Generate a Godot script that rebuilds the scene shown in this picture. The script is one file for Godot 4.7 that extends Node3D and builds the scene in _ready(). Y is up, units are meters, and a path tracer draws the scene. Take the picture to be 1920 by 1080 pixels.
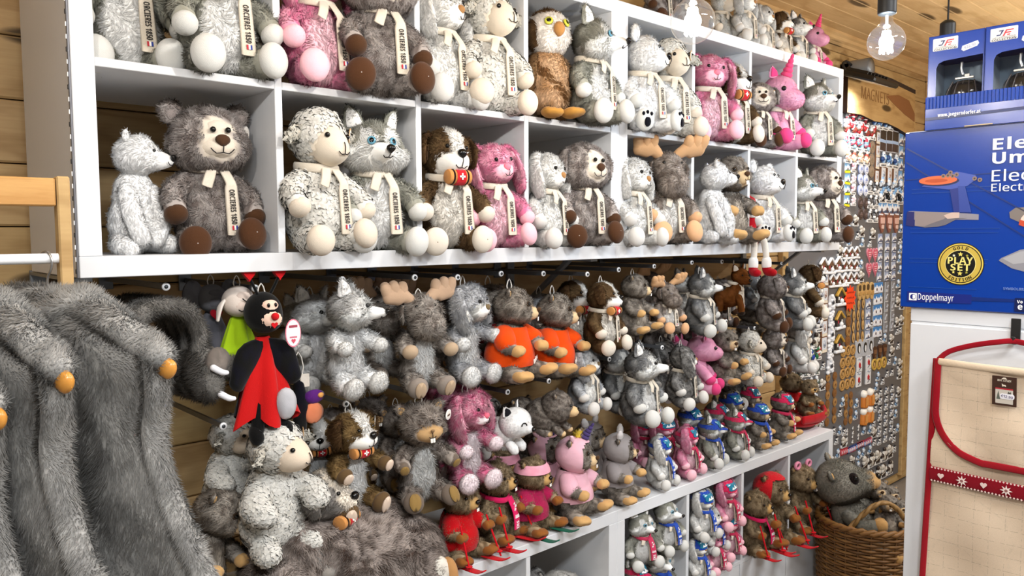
extends Node3D
# A souvenir shop wall: white cube shelving full of plush toys, hooks, a magnet board, boxes and a clothes rack.
# Units are metres, floor at y = 0. The wall of toys runs along x; +z is towards the shop.

class Bag:
	var v := PackedVector3Array()
	var n := PackedVector3Array()
	var c := PackedColorArray()
	var i := PackedInt32Array()

	var cut_v := -1  # where the strands of a coat begin
	var cut_i := -1
	var strand: Material

	func mesh(m: Material) -> ArrayMesh:
		var r := ArrayMesh.new()
		if cut_v < 0:
			add(r, v, n, c, i, m)
		else:
			add(r, v.slice(0, cut_v), n.slice(0, cut_v), c.slice(0, cut_v), i.slice(0, cut_i), m)
			var k := i.slice(cut_i)
			for q in k.size():
				k[q] -= cut_v
			add(r, v.slice(cut_v), n.slice(cut_v), c.slice(cut_v), k, strand)
		return r

	func add(r: ArrayMesh, pv: PackedVector3Array, pn: PackedVector3Array, pc: PackedColorArray, pi: PackedInt32Array, m: Material):
		if pi.is_empty():
			return
		var a := []
		a.resize(Mesh.ARRAY_MAX)
		a[Mesh.ARRAY_VERTEX] = pv
		a[Mesh.ARRAY_NORMAL] = pn
		a[Mesh.ARRAY_COLOR] = pc
		a[Mesh.ARRAY_INDEX] = pi
		r.add_surface_from_arrays(Mesh.PRIMITIVE_TRIANGLES, a)
		r.surface_set_material(r.get_surface_count() - 1, m)

	func begin_strands(m: Material):
		if cut_v < 0:
			cut_v = v.size()
			cut_i = i.size()
			strand = m

var M := {}
var rng := RandomNumberGenerator.new()
var noise := FastNoiseLite.new()
var used := {}
var ca := Color.WHITE
var cb := Color.WHITE
var bald := false
var tone := 0.5

func _ready():
	rng.seed = 7
	noise.seed = 3
	noise.frequency = 1.0
	noise.fractal_octaves = 2
	lights_and_camera()
	materials()
	room()
	shelving()
	pendants()
	rack_and_vests()
	counter_unit()
	magnet_board()
	hooks()
	plush_kinds()
	toys()
	odd_toys()
	basket()

# ------------------------------------------------------------------ camera, light
func lights_and_camera():
	var cam := Camera3D.new()
	cam.name = "camera"
	cam.position = Vector3(-0.3542, 1.6236, 1.5159)
	cam.rotation = Vector3(-0.06908, -0.73857, -0.00484)
	cam.fov = 40.77
	cam.near = 0.05
	add_child(cam)
	cam.current = true
	var we := WorldEnvironment.new()
	we.name = "environment"
	var e := Environment.new()
	e.background_mode = Environment.BG_COLOR
	e.background_color = Color(0.6, 0.66, 0.75)
	e.ambient_light_source = Environment.AMBIENT_SOURCE_DISABLED
	e.tonemap_mode = Environment.TONE_MAPPER_LINEAR
	e.tonemap_exposure = 1.12
	e.sdfgi_enabled = true
	e.ssao_enabled = true
	e.ssil_enabled = true
	we.environment = e
	add_child(we)
	# flat ceiling panels of the shop, behind and beside the camera, just under the planks
	panel_light(Vector3(-0.35, 2.655, 2.0), 0.9, 0.3, 5.0, Color(0.97, 0.985, 1.0), "white ceiling panel lamp nearest the clothes rack")
	panel_light(Vector3(1.3, 2.655, 2.0), 0.9, 0.3, 5.0, Color(0.97, 0.985, 1.0), "white ceiling panel lamp over the middle of the shop")
	panel_light(Vector3(2.95, 2.655, 1.9), 0.9, 0.3, 4.2, Color(0.97, 0.985, 1.0), "white ceiling panel lamp nearest the far end wall")

func panel_light(at: Vector3, w: float, d: float, energy: float, col: Color, label: String):
	var b := Bag.new()
	bx(b, Vector3.ZERO, Vector3(w, 0.03, d), 0.004, C("f4f4f2"))
	var root := MeshInstance3D.new()
	root.name = numbered("ceiling_panel_lamp")
	root.mesh = b.mesh(vc_mat(0.6))
	root.position = at
	tag(root, label, "lamp", "flat panel lamps on the ceiling")
	add_child(root)
	var g := Bag.new()
	bx(g, Vector3(0, -0.0165, 0), Vector3(w - 0.03, 0.003, d - 0.03), 0.0005, Color.WHITE)
	var em := StandardMaterial3D.new()
	em.albedo_color = Color(0.9, 0.9, 0.9)
	em.emission_enabled = true
	em.emission = col
	em.emission_energy_multiplier = 2.0
	var p := MeshInstance3D.new()
	p.name = "diffuser"
	p.mesh = g.mesh(em)
	root.add_child(p)
	var l := AreaLight3D.new()
	l.name = "panel_glow"
	l.area_size = Vector2(w, d)
	l.light_energy = energy
	l.light_color = col
	l.area_range = 12.0
	l.shadow_enabled = true
	l.position = Vector3(0, -0.025, 0)
	l.rotation = Vector3(-PI / 2, 0, 0)
	root.add_child(l)

# ------------------------------------------------------------------ helpers
func C(hex: String) -> Color:
	return Color.html(hex).srgb_to_linear()

func numbered(s: String) -> String:
	var k: int = used.get(s, 0)
	used[s] = k + 1
	return s if k == 0 else "%s_%03d" % [s, k]

func tag(o: Node, label: String, category: String, group := ""):
	o.set_meta("label", label)
	o.set_meta("category", category)
	if group != "":
		o.set_meta("group", group)

func thing(called: String, label: String, category: String, at := Vector3.ZERO, turn := 0.0, group := "") -> Node3D:
	var o := Node3D.new()
	o.name = numbered(called)
	o.position = at
	o.rotation.y = turn
	tag(o, label, category, group)
	add_child(o)
	return o

func part(called: String, mesh: Mesh, parent: Node, at := Vector3.ZERO, mat: Material = null) -> MeshInstance3D:
	var o := MeshInstance3D.new()
	o.name = called
	o.mesh = mesh
	o.position = at
	if mat:
		o.material_override = mat
	parent.add_child(o, true)
	return o

func struct(called: String, mesh: Mesh, kind := "structure") -> MeshInstance3D:
	var o := MeshInstance3D.new()
	o.name = numbered(called)
	o.mesh = mesh
	o.set_meta("kind", kind)
	add_child(o)
	return o

func single(called: String, mesh: Mesh, label: String, category: String, at := Vector3.ZERO, group := "") -> MeshInstance3D:
	var o := MeshInstance3D.new()
	o.name = numbered(called)
	o.mesh = mesh
	o.position = at
	tag(o, label, category, group)
	add_child(o)
	return o

func vc_mat(rough: float, metal := 0.0, spec := 0.5) -> StandardMaterial3D:
	var key := "vc%s_%s_%s" % [rough, metal, spec]
	if not M.has(key):
		var m := StandardMaterial3D.new()
		m.vertex_color_use_as_albedo = true
		m.roughness = rough
		m.metallic = metal
		m.metallic_specular = spec
		M[key] = m
	return M[key]

func fill(b: Bag, k: int, col: Color):
	for j in k:
		b.c.append(col)

# a flat polygon facing "out"
func poly(b: Bag, pts: Array, out: Vector3, col: Color):
	var s := b.v.size()
	var nn := Vector3.ZERO
	for j in range(1, pts.size() - 1):
		nn += (pts[j] - pts[0]).cross(pts[j + 1] - pts[0])
	nn = nn.normalized()
	var flip := nn.dot(out) > 0.0
	if not flip:
		nn = -nn
	for p in pts:
		b.v.append(p)
		b.n.append(nn)
		b.c.append(col)
	for j in range(1, pts.size() - 1):
		if flip:
			b.i.append_array([s, s + j + 1, s + j])
		else:
			b.i.append_array([s, s + j, s + j + 1])

# chamfered box
func bx(b: Bag, c: Vector3, size: Vector3, ch: float, col: Color, basis := Basis()):
	var h := size * 0.5
	ch = minf(ch, minf(h.x, minf(h.y, h.z)) * 0.9)
	var g := h - Vector3(ch, ch, ch)
	var P := func(x, y, z): return c + basis * Vector3(x, y, z)
	for s in [-1.0, 1.0]:
		poly(b, [P.call(s * h.x, -g.y, -g.z), P.call(s * h.x, g.y, -g.z), P.call(s * h.x, g.y, g.z), P.call(s * h.x, -g.y, g.z)], basis * Vector3(s, 0, 0), col)
		poly(b, [P.call(-g.x, s * h.y, -g.z), P.call(g.x, s * h.y, -g.z), P.call(g.x, s * h.y, g.z), P.call(-g.x, s * h.y, g.z)], basis * Vector3(0, s, 0), col)
		poly(b, [P.call(-g.x, -g.y, s * h.z), P.call(g.x, -g.y, s * h.z), P.call(g.x, g.y, s * h.z), P.call(-g.x, g.y, s * h.z)], basis * Vector3(0, 0, s), col)
	for s in [-1.0, 1.0]:
		for t in [-1.0, 1.0]:
			poly(b, [P.call(s * h.x, t * g.y, -g.z), P.call(s * g.x, t * h.y, -g.z), P.call(s * g.x, t * h.y, g.z), P.call(s * h.x, t * g.y, g.z)], basis * Vector3(s, t, 0), col)
			poly(b, [P.call(s * h.x, -g.y, t * g.z), P.call(s * g.x, -g.y, t * h.z), P.call(s * g.x, g.y, t * h.z), P.call(s * h.x, g.y, t * g.z)], basis * Vector3(s, 0, t), col)
			poly(b, [P.call(-g.x, s * h.y, t * g.z), P.call(-g.x, s * g.y, t * h.z), P.call(g.x, s * g.y, t * h.z), P.call(g.x, s * h.y, t * g.z)], basis * Vector3(0, s, t), col)
			for u in [-1.0, 1.0]:
				poly(b, [P.call(s * h.x, t * g.y, u * g.z), P.call(s * g.x, t * h.y, u * g.z), P.call(s * g.x, t * g.y, u * h.z)], basis * Vector3(s, t, u), col)

# a grid of points (rows nv+1, columns nu) closed round u, with smooth normals
func grid(b: Bag, V: PackedVector3Array, K: PackedColorArray, nu: int, nv: int, keep := PackedByteArray(), wrap := true):
	var s := b.v.size()
	var N := PackedVector3Array()
	N.resize(V.size())
	var mid := Vector3.ZERO
	for p in V:
		mid += p
	mid /= V.size()
	var vol := 0.0
	var tri := PackedInt32Array()
	var cols := nu if wrap else nu - 1
	for j in nv:
		for k in cols:
			if keep.size() and keep[j * nu + k] == 0:
				continue
			var a := j * nu + k
			var d := j * nu + (k + 1) % nu
			var e := a + nu
			var f := d + nu
			var q := (V[f] - V[a]).cross(V[e] - V[d])
			vol += q.dot(V[a] + V[f] - mid * 2.0)
			N[a] += q
			N[d] += q
			N[e] += q
			N[f] += q
			tri.append_array([a, d, f, a, f, e])
	var sg := 1.0 if vol > 0.0 else -1.0
	if wrap:  # the poles share one normal
		for row in [0, nv]:
			if V[row * nu].distance_squared_to(V[row * nu + nu / 2]) < 1e-10:
				var t := Vector3.ZERO
				for k in nu:
					t += N[row * nu + k]
				for k in nu:
					N[row * nu + k] = t
	for k in V.size():
		N[k] = N[k].normalized() * sg
	b.v.append_array(V)
	b.n.append_array(N)
	b.c.append_array(K)
	var flip := sg > 0.0
	for k in range(0, tri.size(), 3):
		if flip:
			b.i.append_array([s + tri[k], s + tri[k + 2], s + tri[k + 1]])
		else:
			b.i.append_array([s + tri[k], s + tri[k + 1], s + tri[k + 2]])

# colour of a coat at p: sets ca (root), cb (tip), tone
func paint(p: Vector3, P: Dictionary):
	var f: float = P.f
	tone = clampf(noise.get_noise_3d(p.x * f * 1.5, p.y * f, p.z * f * 1.5) * 2.1 + 0.5, 0.0, 1.0)
	ca = P.a
	cb = P.b
	bald = P.get("bald", false)
	for z in P.zones:
		var zc: Vector3 = z[0]
		var zr: Vector3 = z[1]
		if ((p - zc) * zr).length() + (tone - 0.5) * 0.12 < 1.0:
			ca = z[2]
			cb = z[3]
			bald = z.size() > 4

func coat(a: String, b: String, f := 9.0, zones := []) -> Dictionary:
	return {"a": C(a), "b": C(b), "f": f, "zones": zones}

func zone(c: Vector3, r: Vector3, a: String, b: String, is_bald := false) -> Array:
	var z := [c, Vector3.ONE / r, C(a), C(b)]
	if is_bald:
		z.append(true)
	return z

# distance from the origin to the joined surface of ellipsoids [centre, radii] along d
func star_r(E: Array, d: Vector3) -> float:
	var s := 0.0
	for e in E:
		var q: Vector3 = Vector3.ONE / e[1]
		var dq := d * q
		var cq: Vector3 = e[0] * q
		var a := dq.length_squared()
		var bb := dq.dot(cq)
		var disc := bb * bb - a * (cq.length_squared() - 1.0)
		if disc > 0.0:
			var t := (bb + sqrt(disc)) / a
			if t > 0.0:
				s += pow(t, 10.0)
	return pow(s, 0.1)

# a blob: the joined surface of ellipsoids seen from o
func star(b: Bag, E: Array, o: Vector3, nu: int, nv: int, P: Dictionary, bump := 0.0, grow := 0.0, hide = null):
	var V := PackedVector3Array()
	var K := PackedColorArray()
	var keep := PackedByteArray()
	var EE := []
	for e in E:
		EE.append([e[0] - o, e[1]])
	for j in nv + 1:
		var th := PI * j / nv
		for k in nu:
			var ph := TAU * k / nu
			var d := Vector3(sin(th) * sin(ph), cos(th), sin(th) * cos(ph))
			if j == 0 or j == nv:
				d = Vector3(0, cos(th), 0)
			var r := star_r(EE, d) + grow
			if bump > 0.0:
				var q := d * r
				r += bump * noise.get_noise_3d(q.x * 16.0, q.y * 16.0, q.z * 16.0)
			var p := o + d * r
			V.append(p)
			paint(p, P)
			K.append(ca.lerp(cb, tone * 0.6))
			if hide != null:
				keep.append(0 if hide.call(p - o, d) else 1)
	grid(b, V, K, nu, nv, keep)

func cr(a, b, c, d, t: float):
	return b * (1.0 + t * t * (2.0 * t - 3.0)) + c * (t * t * (3.0 - 2.0 * t)) + (c - a) * (0.5 * (t - 2.0 * t * t + t * t * t)) + (d - b) * (0.5 * (t * t * t - t * t))

# a tube of elliptical rings along a smooth line; rad holds Vector2(across "wide", other way)
func sweep(b: Bag, pts: Array, rad: Array, wide: Vector3, nu: int, P: Dictionary, sub := 4, bump := 0.0, cap := true):
	var S := []
	var R := []
	for k in pts.size() - 1:
		for t in sub:
			var u := float(t) / sub
			S.append(cr(pts[maxi(k - 1, 0)], pts[k], pts[k + 1], pts[mini(k + 2, pts.size() - 1)], u))
			R.append(rad[k].lerp(rad[k + 1], u * u * (3.0 - 2.0 * u)))
	S.append(pts[-1])
	R.append(rad[-1])
	var V := PackedVector3Array()
	var K := PackedColorArray()
	var rows := 0
	var last := S.size() - 1
	var todo := []
	var t0: Vector3 = (S[1] - S[0]).normalized()
	var t1: Vector3 = (S[last] - S[last - 1]).normalized()
	if cap:
		for q in [0.0, 0.35, 0.7, 0.92]:
			todo.append([S[0] - t0 * minf(R[0].x, R[0].y) * sqrt(1.0 - q * q), R[0] * q, t0])
	else:
		todo.append([S[0], R[0] * 0.0, t0])
	for k in S.size():
		todo.append([S[k], R[k], (S[mini(k + 1, last)] - S[maxi(k - 1, 0)]).normalized()])
	if cap:
		for q in [0.92, 0.7, 0.35, 0.0]:
			todo.append([S[last] + t1 * minf(R[last].x, R[last].y) * sqrt(1.0 - q * q), R[last] * q, t1])
	else:
		todo.append([S[last], R[last] * 0.0, t1])
	for q in todo:
		var T: Vector3 = q[2]
		var X := (wide - T * wide.dot(T)).normalized()
		var Y := T.cross(X)
		for k in nu:
			var a := TAU * k / nu
			var o: Vector3 = X * (q[1].x * cos(a)) + Y * (q[1].y * sin(a))
			var p: Vector3 = q[0] + o
			if bump > 0.0 and q[1].x > 0.0:
				p += o.normalized() * bump * noise.get_noise_3d(p.x * 16.0, p.y * 16.0, p.z * 16.0)
			V.append(p)
			paint(p, P)
			K.append(ca.lerp(cb, tone * 0.6))
		rows += 1
	grid(b, V, K, nu, rows - 1)

func lathe(b: Bag, prof: Array, nu: int, col: Color, at := Vector3.ZERO, basis := Basis()):
	var V := PackedVector3Array()
	var K := PackedColorArray()
	for p in prof:
		for k in nu:
			var a := TAU * k / nu
			V.append(at + basis * Vector3(p.x * sin(a), p.y, p.x * cos(a)))
			K.append(col)
	grid(b, V, K, nu, prof.size() - 1)

# single-blade fur over the triangles from index "from" on
func fur(b: Bag, from: int, P: Dictionary, density: float, length: float, width: float, lift: float, flow: Vector3, swirl := 0.6):
	var last := b.i.size()
	var V := b.v
	var N := b.n
	var I := b.i
	var ov := PackedVector3Array()
	var on := PackedVector3Array()
	var oc := PackedColorArray()
	var carry := 0.0
	for t in range(from, last, 3):
		var a := V[I[t]]
		var e1 := V[I[t + 1]] - a
		var e2 := V[I[t + 2]] - a
		carry += e1.cross(e2).length() * 0.5 * density
		var cnt := int(carry)
		carry -= cnt
		for q in cnt:
			var u := rng.randf()
			var w := rng.randf()
			if u + w > 1.0:
				u = 1.0 - u
				w = 1.0 - w
			var p := a + e1 * u + e2 * w
			paint(p, P)
			if bald:
				continue
			var nr := (N[I[t]] * (1.0 - u - w) + N[I[t + 1]] * u + N[I[t + 2]] * w).normalized()
			var s := Vector3(noise.get_noise_3d(p.x * 7.0, p.y * 7.0, p.z * 7.0 + 9.0), noise.get_noise_3d(p.x * 7.0 + 5.0, p.y * 7.0, p.z * 7.0), noise.get_noise_3d(p.x * 7.0, p.y * 7.0 + 3.0, p.z * 7.0)) * swirl * 2.0
			s += Vector3(rng.randf() - 0.5, rng.randf() - 0.5, rng.randf() - 0.5) * 0.7 + flow
			s -= nr * s.dot(nr)
			var dir := (nr * lift + s).normalized()
			var l := length * rng.randf_range(0.65, 1.25)
			var side := dir.cross(nr)
			if side.length_squared() < 1e-6:
				continue
			side = side.normalized() * width * 0.5
			# reversed winding: the face looks along nr
			ov.append(p - side)
			ov.append(p + side)
			ov.append(p + dir * l)
			var nn := (nr + dir * 0.35).normalized()
			on.append(nr)
			on.append(nr)
			on.append(nn)
			var shade := rng.randf_range(0.8, 1.12)
			var root := ca.lerp(cb, tone * 0.4) * shade
			var tip := cb.lerp(ca, (1.0 - tone) * 0.5) * shade
			oc.append(root)
			oc.append(root)
			oc.append(tip)
	# each blade has a face to either side, both lit as the coat's surface is
	b.begin_strands(M.strand)
	var s0 := b.v.size()
	var half := ov.size()
	var oi := PackedInt32Array()
	oi.resize(half * 2)
	var under := PackedVector3Array()
	under.resize(half)
	for k in range(0, half, 3):
		var g := (ov[k + 1] - ov[k]).cross(ov[k + 2] - ov[k])
		var up := g.dot(on[k]) > 0.0
		g = g.normalized() * (-0.02 * width if up else 0.02 * width)
		for q in 3:
			under[k + q] = ov[k + q] + g
		var x := 2 if up else 1
		oi[k] = s0 + k
		oi[k + 1] = s0 + k + x
		oi[k + 2] = s0 + k + 3 - x
		oi[half + k] = s0 + half + k
		oi[half + k + 1] = s0 + half + k + 3 - x
		oi[half + k + 2] = s0 + half + k + x
	b.v.append_array(ov)
	b.v.append_array(under)
	b.n.append_array(on)
	b.n.append_array(on)
	b.c.append_array(oc)
	b.c.append_array(oc)
	b.i.append_array(oi)

# curly wool: short ribbons that bend over
func wool(b: Bag, from: int, P: Dictionary, density: float, length: float, width: float):
	b.begin_strands(M.strand)
	var last := b.i.size()
	var V := b.v
	var N := b.n
	var I := b.i
	var carry := 0.0
	for t in range(from, last, 3):
		var a := V[I[t]]
		var e1 := V[I[t + 1]] - a
		var e2 := V[I[t + 2]] - a
		carry += e1.cross(e2).length() * 0.5 * density
		var cnt := int(carry)
		carry -= cnt
		for q in cnt:
			var u := rng.randf()
			var w := rng.randf()
			if u + w > 1.0:
				u = 1.0 - u
				w = 1.0 - w
			var p := a + e1 * u + e2 * w
			paint(p, P)
			if bald:
				continue
			var nr := (N[I[t]] * (1.0 - u - w) + N[I[t + 1]] * u + N[I[t + 2]] * w).normalized()
			var s := Vector3(rng.randf() - 0.5, rng.randf() - 0.5, rng.randf() - 0.5)
			s = (s - nr * s.dot(nr)).normalized()
			var side := s.cross(nr) * width * 0.5
			var l := length * rng.randf_range(0.7, 1.3)
			var c0 := b.v.size()
			var ang := 0.6
			var pos := p
			var shade := rng.randf_range(0.9, 1.08)
			for k in 4:
				var tp := 1.0 - 0.25 * k
				var dirn := nr * sin(ang) + s * cos(ang)
				var face := (nr * cos(ang) * 0.6 + nr * 0.6 - s * sin(ang) * 0.3).normalized()
				b.v.append(pos - side * tp)
				b.v.append(pos + side * tp)
				b.n.append(face)
				b.n.append(face)
				b.v.append(pos - side * tp - face * width * 0.03)
				b.v.append(pos + side * tp - face * width * 0.03)
				b.n.append(face)
				b.n.append(face)
				var cc := ca.lerp(cb, clampf(k * 0.3 + tone * 0.3, 0, 1)) * shade
				for h in 4:
					b.c.append(cc)
				pos += dirn * l * 0.34
				ang -= 0.42
			for k in 3:
				var o := c0 + k * 4
				var gn := (b.v[o + 1] - b.v[o]).cross(b.v[o + 4] - b.v[o])
				var x := o if gn.dot(b.n[o]) > 0.0 else o + 2
				var y := o + 2 if x == o else o
				b.i.append_array([x, x + 4, x + 1, x + 1, x + 4, x + 5])
				b.i.append_array([y, y + 1, y + 4, y + 1, y + 5, y + 4])

func words(text: String, height: float, bold := false, depth := 0.0008, serif := false) -> TextMesh:
	var key := "txt" + text + str(height) + str(bold)
	if not M.has(key):
		var f := SystemFont.new()
		f.font_names = PackedStringArray(["Droid Serif" if serif else "Droid Sans"])
		if bold:
			f.font_weight = 700
		var t := TextMesh.new()
		t.text = text
		t.font = f
		t.font_size = 32
		t.pixel_size = height / 23.0
		t.depth = depth
		t.curve_step = 4.0
		M[key] = t
	return M[key]

func flat(hex: String, rough := 0.8) -> StandardMaterial3D:
	var key := "flat" + hex + str(rough)
	if not M.has(key):
		var m := StandardMaterial3D.new()
		m.albedo_color = Color.html(hex)
		m.roughness = rough
		M[key] = m
	return M[key]

# an extruded outline in its own xy plane, front at z = d
func plate(b: Bag, out: PackedVector2Array, d: float, col: Color, back := 0.0, edge := Color(-1, 0, 0)):
	var tri := Geometry2D.triangulate_polygon(out)
	if tri.is_empty():
		return
	var ec := col if edge.r < 0.0 else edge
	var s := b.v.size()
	for p in out:
		b.v.append(Vector3(p.x, p.y, d))
		b.n.append(Vector3(0, 0, 1))
		b.c.append(col)
	for k in range(0, tri.size(), 3):
		var x := out[tri[k]]
		var cz := (out[tri[k + 1]] - x).cross(out[tri[k + 2]] - x)
		if cz > 0.0:
			b.i.append_array([s + tri[k], s + tri[k + 2], s + tri[k + 1]])
		else:
			b.i.append_array([s + tri[k], s + tri[k + 1], s + tri[k + 2]])
	if d == back:
		return
	var ccw := not Geometry2D.is_polygon_clockwise(out)
	for k in out.size():
		var p := out[k]
		var q := out[(k + 1) % out.size()]
		var nn := Vector3(q.y - p.y, p.x - q.x, 0) * (1.0 if ccw else -1.0)
		poly(b, [Vector3(p.x, p.y, back), Vector3(q.x, q.y, back), Vector3(q.x, q.y, d), Vector3(p.x, p.y, d)], nn, ec)

func oval(rx: float, ry: float, n := 20, c := Vector2.ZERO, a0 := 0.0, a1 := TAU) -> PackedVector2Array:
	var r := PackedVector2Array()
	for k in n:
		var a := a0 + (a1 - a0) * k / (n if a1 - a0 >= TAU - 0.001 else n - 1)
		r.append(c + Vector2(cos(a) * rx, sin(a) * ry))
	return r

func rrect(w: float, h: float, r: float, c := Vector2.ZERO) -> PackedVector2Array:
	var o := PackedVector2Array()
	for q in 4:
		var cc := Vector2([w / 2 - r, -w / 2 + r, -w / 2 + r, w / 2 - r][q], [h / 2 - r, h / 2 - r, -h / 2 + r, -h / 2 + r][q])
		for k in 4:
			var a := PI / 2 * (q + k / 3.0)
			o.append(c + cc + Vector2(cos(a), sin(a)) * r)
	return o

func heart(w: float, h: float, c := Vector2.ZERO) -> PackedVector2Array:
	var o := PackedVector2Array()
	for k in 28:
		var t := TAU * k / 28
		o.append(c + Vector2(pow(sin(t), 3) * w * 0.5, (13.0 * cos(t) - 5.0 * cos(2 * t) - 2.0 * cos(3 * t) - cos(4 * t)) / 29.0 * h + h * 0.08))
	return o

func starp(r0: float, r1: float, n: int, c := Vector2.ZERO) -> PackedVector2Array:
	var o := PackedVector2Array()
	for k in n * 2:
		var a := PI / 2 + PI * k / n
		o.append(c + Vector2(cos(a), sin(a)) * (r0 if k % 2 == 0 else r1))
	return o

# ------------------------------------------------------------------ materials
func wood_image(w: int, h: int, seed_: int, knots: int, dark: Color, light: Color, lines: float) -> ImageTexture:
	var nz := FastNoiseLite.new()
	nz.seed = seed_
	nz.frequency = 1.0
	var r := RandomNumberGenerator.new()
	r.seed = seed_
	var ks := []
	for k in knots:
		ks.append([r.randf() * w, r.randf() * h, r.randf_range(9.0, 20.0)])
	var im := Image.create(w, h, true, Image.FORMAT_RGB8)
	for y in h:
		for x in w:
			var u := float(x) / w
			var v := float(y) / h
			# the noise is taken round a circle so that the picture repeats along the grain
			var warp := nz.get_noise_3d(cos(u * TAU) * 0.5, sin(u * TAU) * 0.5, v * 3.0) * 0.35
			var core := 0.0
			for k in ks:
				var dx: float = fposmod(x - k[0] + w / 2.0, w) - w / 2.0
				var dy: float = y - k[1]
				var d: float = sqrt(dx * dx * 0.25 + dy * dy) / k[2]
				if d < 4.0:
					warp += exp(-d * d * 0.5) * 0.10 * signf(dy + 0.01)
					core = maxf(core, clampf((0.75 - d) * 3.5, 0.0, 1.0))
			var g := sin((v + warp) * lines) * 0.5 + 0.5
			var fine := nz.get_noise_3d(cos(u * TAU) * 2.0, sin(u * TAU) * 2.0, v * 90.0) * 0.5 + 0.5
			var t := clampf(0.15 + g * g * 0.42 + fine * 0.42, 0.0, 1.0)
			var c := light.lerp(dark, t * 0.8)
			c = c.lerp(dark * 0.42, core * 0.85)
			im.set_pixel(x, y, c)
	im.generate_mipmaps()
	return ImageTexture.create_from_image(im)

func materials():
	var fm := StandardMaterial3D.new()
	fm.vertex_color_use_as_albedo = true
	fm.roughness = 0.95
	fm.metallic_specular = 0.15
	M.fur = fm
	var sm := fm.duplicate()
	sm.backlight_enabled = true
	sm.backlight = Color(0.8, 0.8, 0.8)
	M.strand = sm
	var nt := Image.create(128, 128, false, Image.FORMAT_RGB8)
	for y in 128:
		for x in 128:
			var g := 0.5 + 0.3 * sin(x * TAU / 4.0) * sin(y * TAU / 4.0) + rng.randf_range(-0.2, 0.2)
			nt.set_pixel(x, y, Color(g, g, g))
	var it := ImageTexture.create_from_image(nt)
	var pm := StandardMaterial3D.new()
	pm.vertex_color_use_as_albedo = true
	pm.roughness = 0.9
	pm.metallic_specular = 0.2
	pm.rim_enabled = true
	pm.rim = 0.25
	pm.rim_tint = 0.6
	pm.uv1_triplanar = true
	pm.uv1_scale = Vector3(3, 3, 3)
	pm.heightmap_enabled = true
	pm.heightmap_texture = it
	pm.heightmap_scale = 0.06
	M.plush = pm
	var two := pm.duplicate()
	two.cull_mode = BaseMaterial3D.CULL_DISABLED
	M.cloth = two
	M.pine = wood_mat(wood_image(512, 256, 11, 5, Color("9c7c50"), Color("d2b686"), 26.0), Vector3(0.55, 1.9, 1.9))
	M.ceil = wood_mat(wood_image(512, 256, 23, 6, Color("b08c5c"), Color("dfc294"), 20.0), Vector3(0.5, 1.0, 1.7))
	M.beech = wood_mat(wood_image(256, 128, 31, 0, Color("a87843"), Color("cfa56c"), 14.0), Vector3(2.0, 9.0, 9.0))
	var wh := StandardMaterial3D.new()
	wh.albedo_color = Color("d9dbde")
	wh.roughness = 0.42
	wh.metallic_specular = 0.45
	M.white = wh
	var eye := StandardMaterial3D.new()
	eye.albedo_color = Color("0a0909")
	eye.roughness = 0.12
	M.eye = eye
	var ch := StandardMaterial3D.new()
	ch.albedo_color = Color("9b9c9e")
	ch.metallic = 0.9
	ch.roughness = 0.3
	M.steel = ch
	var gl := StandardMaterial3D.new()
	gl.transparency = BaseMaterial3D.TRANSPARENCY_ALPHA
	gl.albedo_color = Color(0.2, 0.21, 0.22, 0.06)
	gl.roughness = 0.03
	M.glass = gl

func wood_mat(t: Texture2D, sc: Vector3) -> StandardMaterial3D:
	var m := StandardMaterial3D.new()
	m.albedo_texture = t
	m.vertex_color_use_as_albedo = true
	m.roughness = 0.6
	m.metallic_specular = 0.35
	m.uv1_triplanar = true
	m.uv1_scale = sc
	return m

# ------------------------------------------------------------------ room
const WALL_Z := -0.45
const CEIL_Y := 2.683

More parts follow.
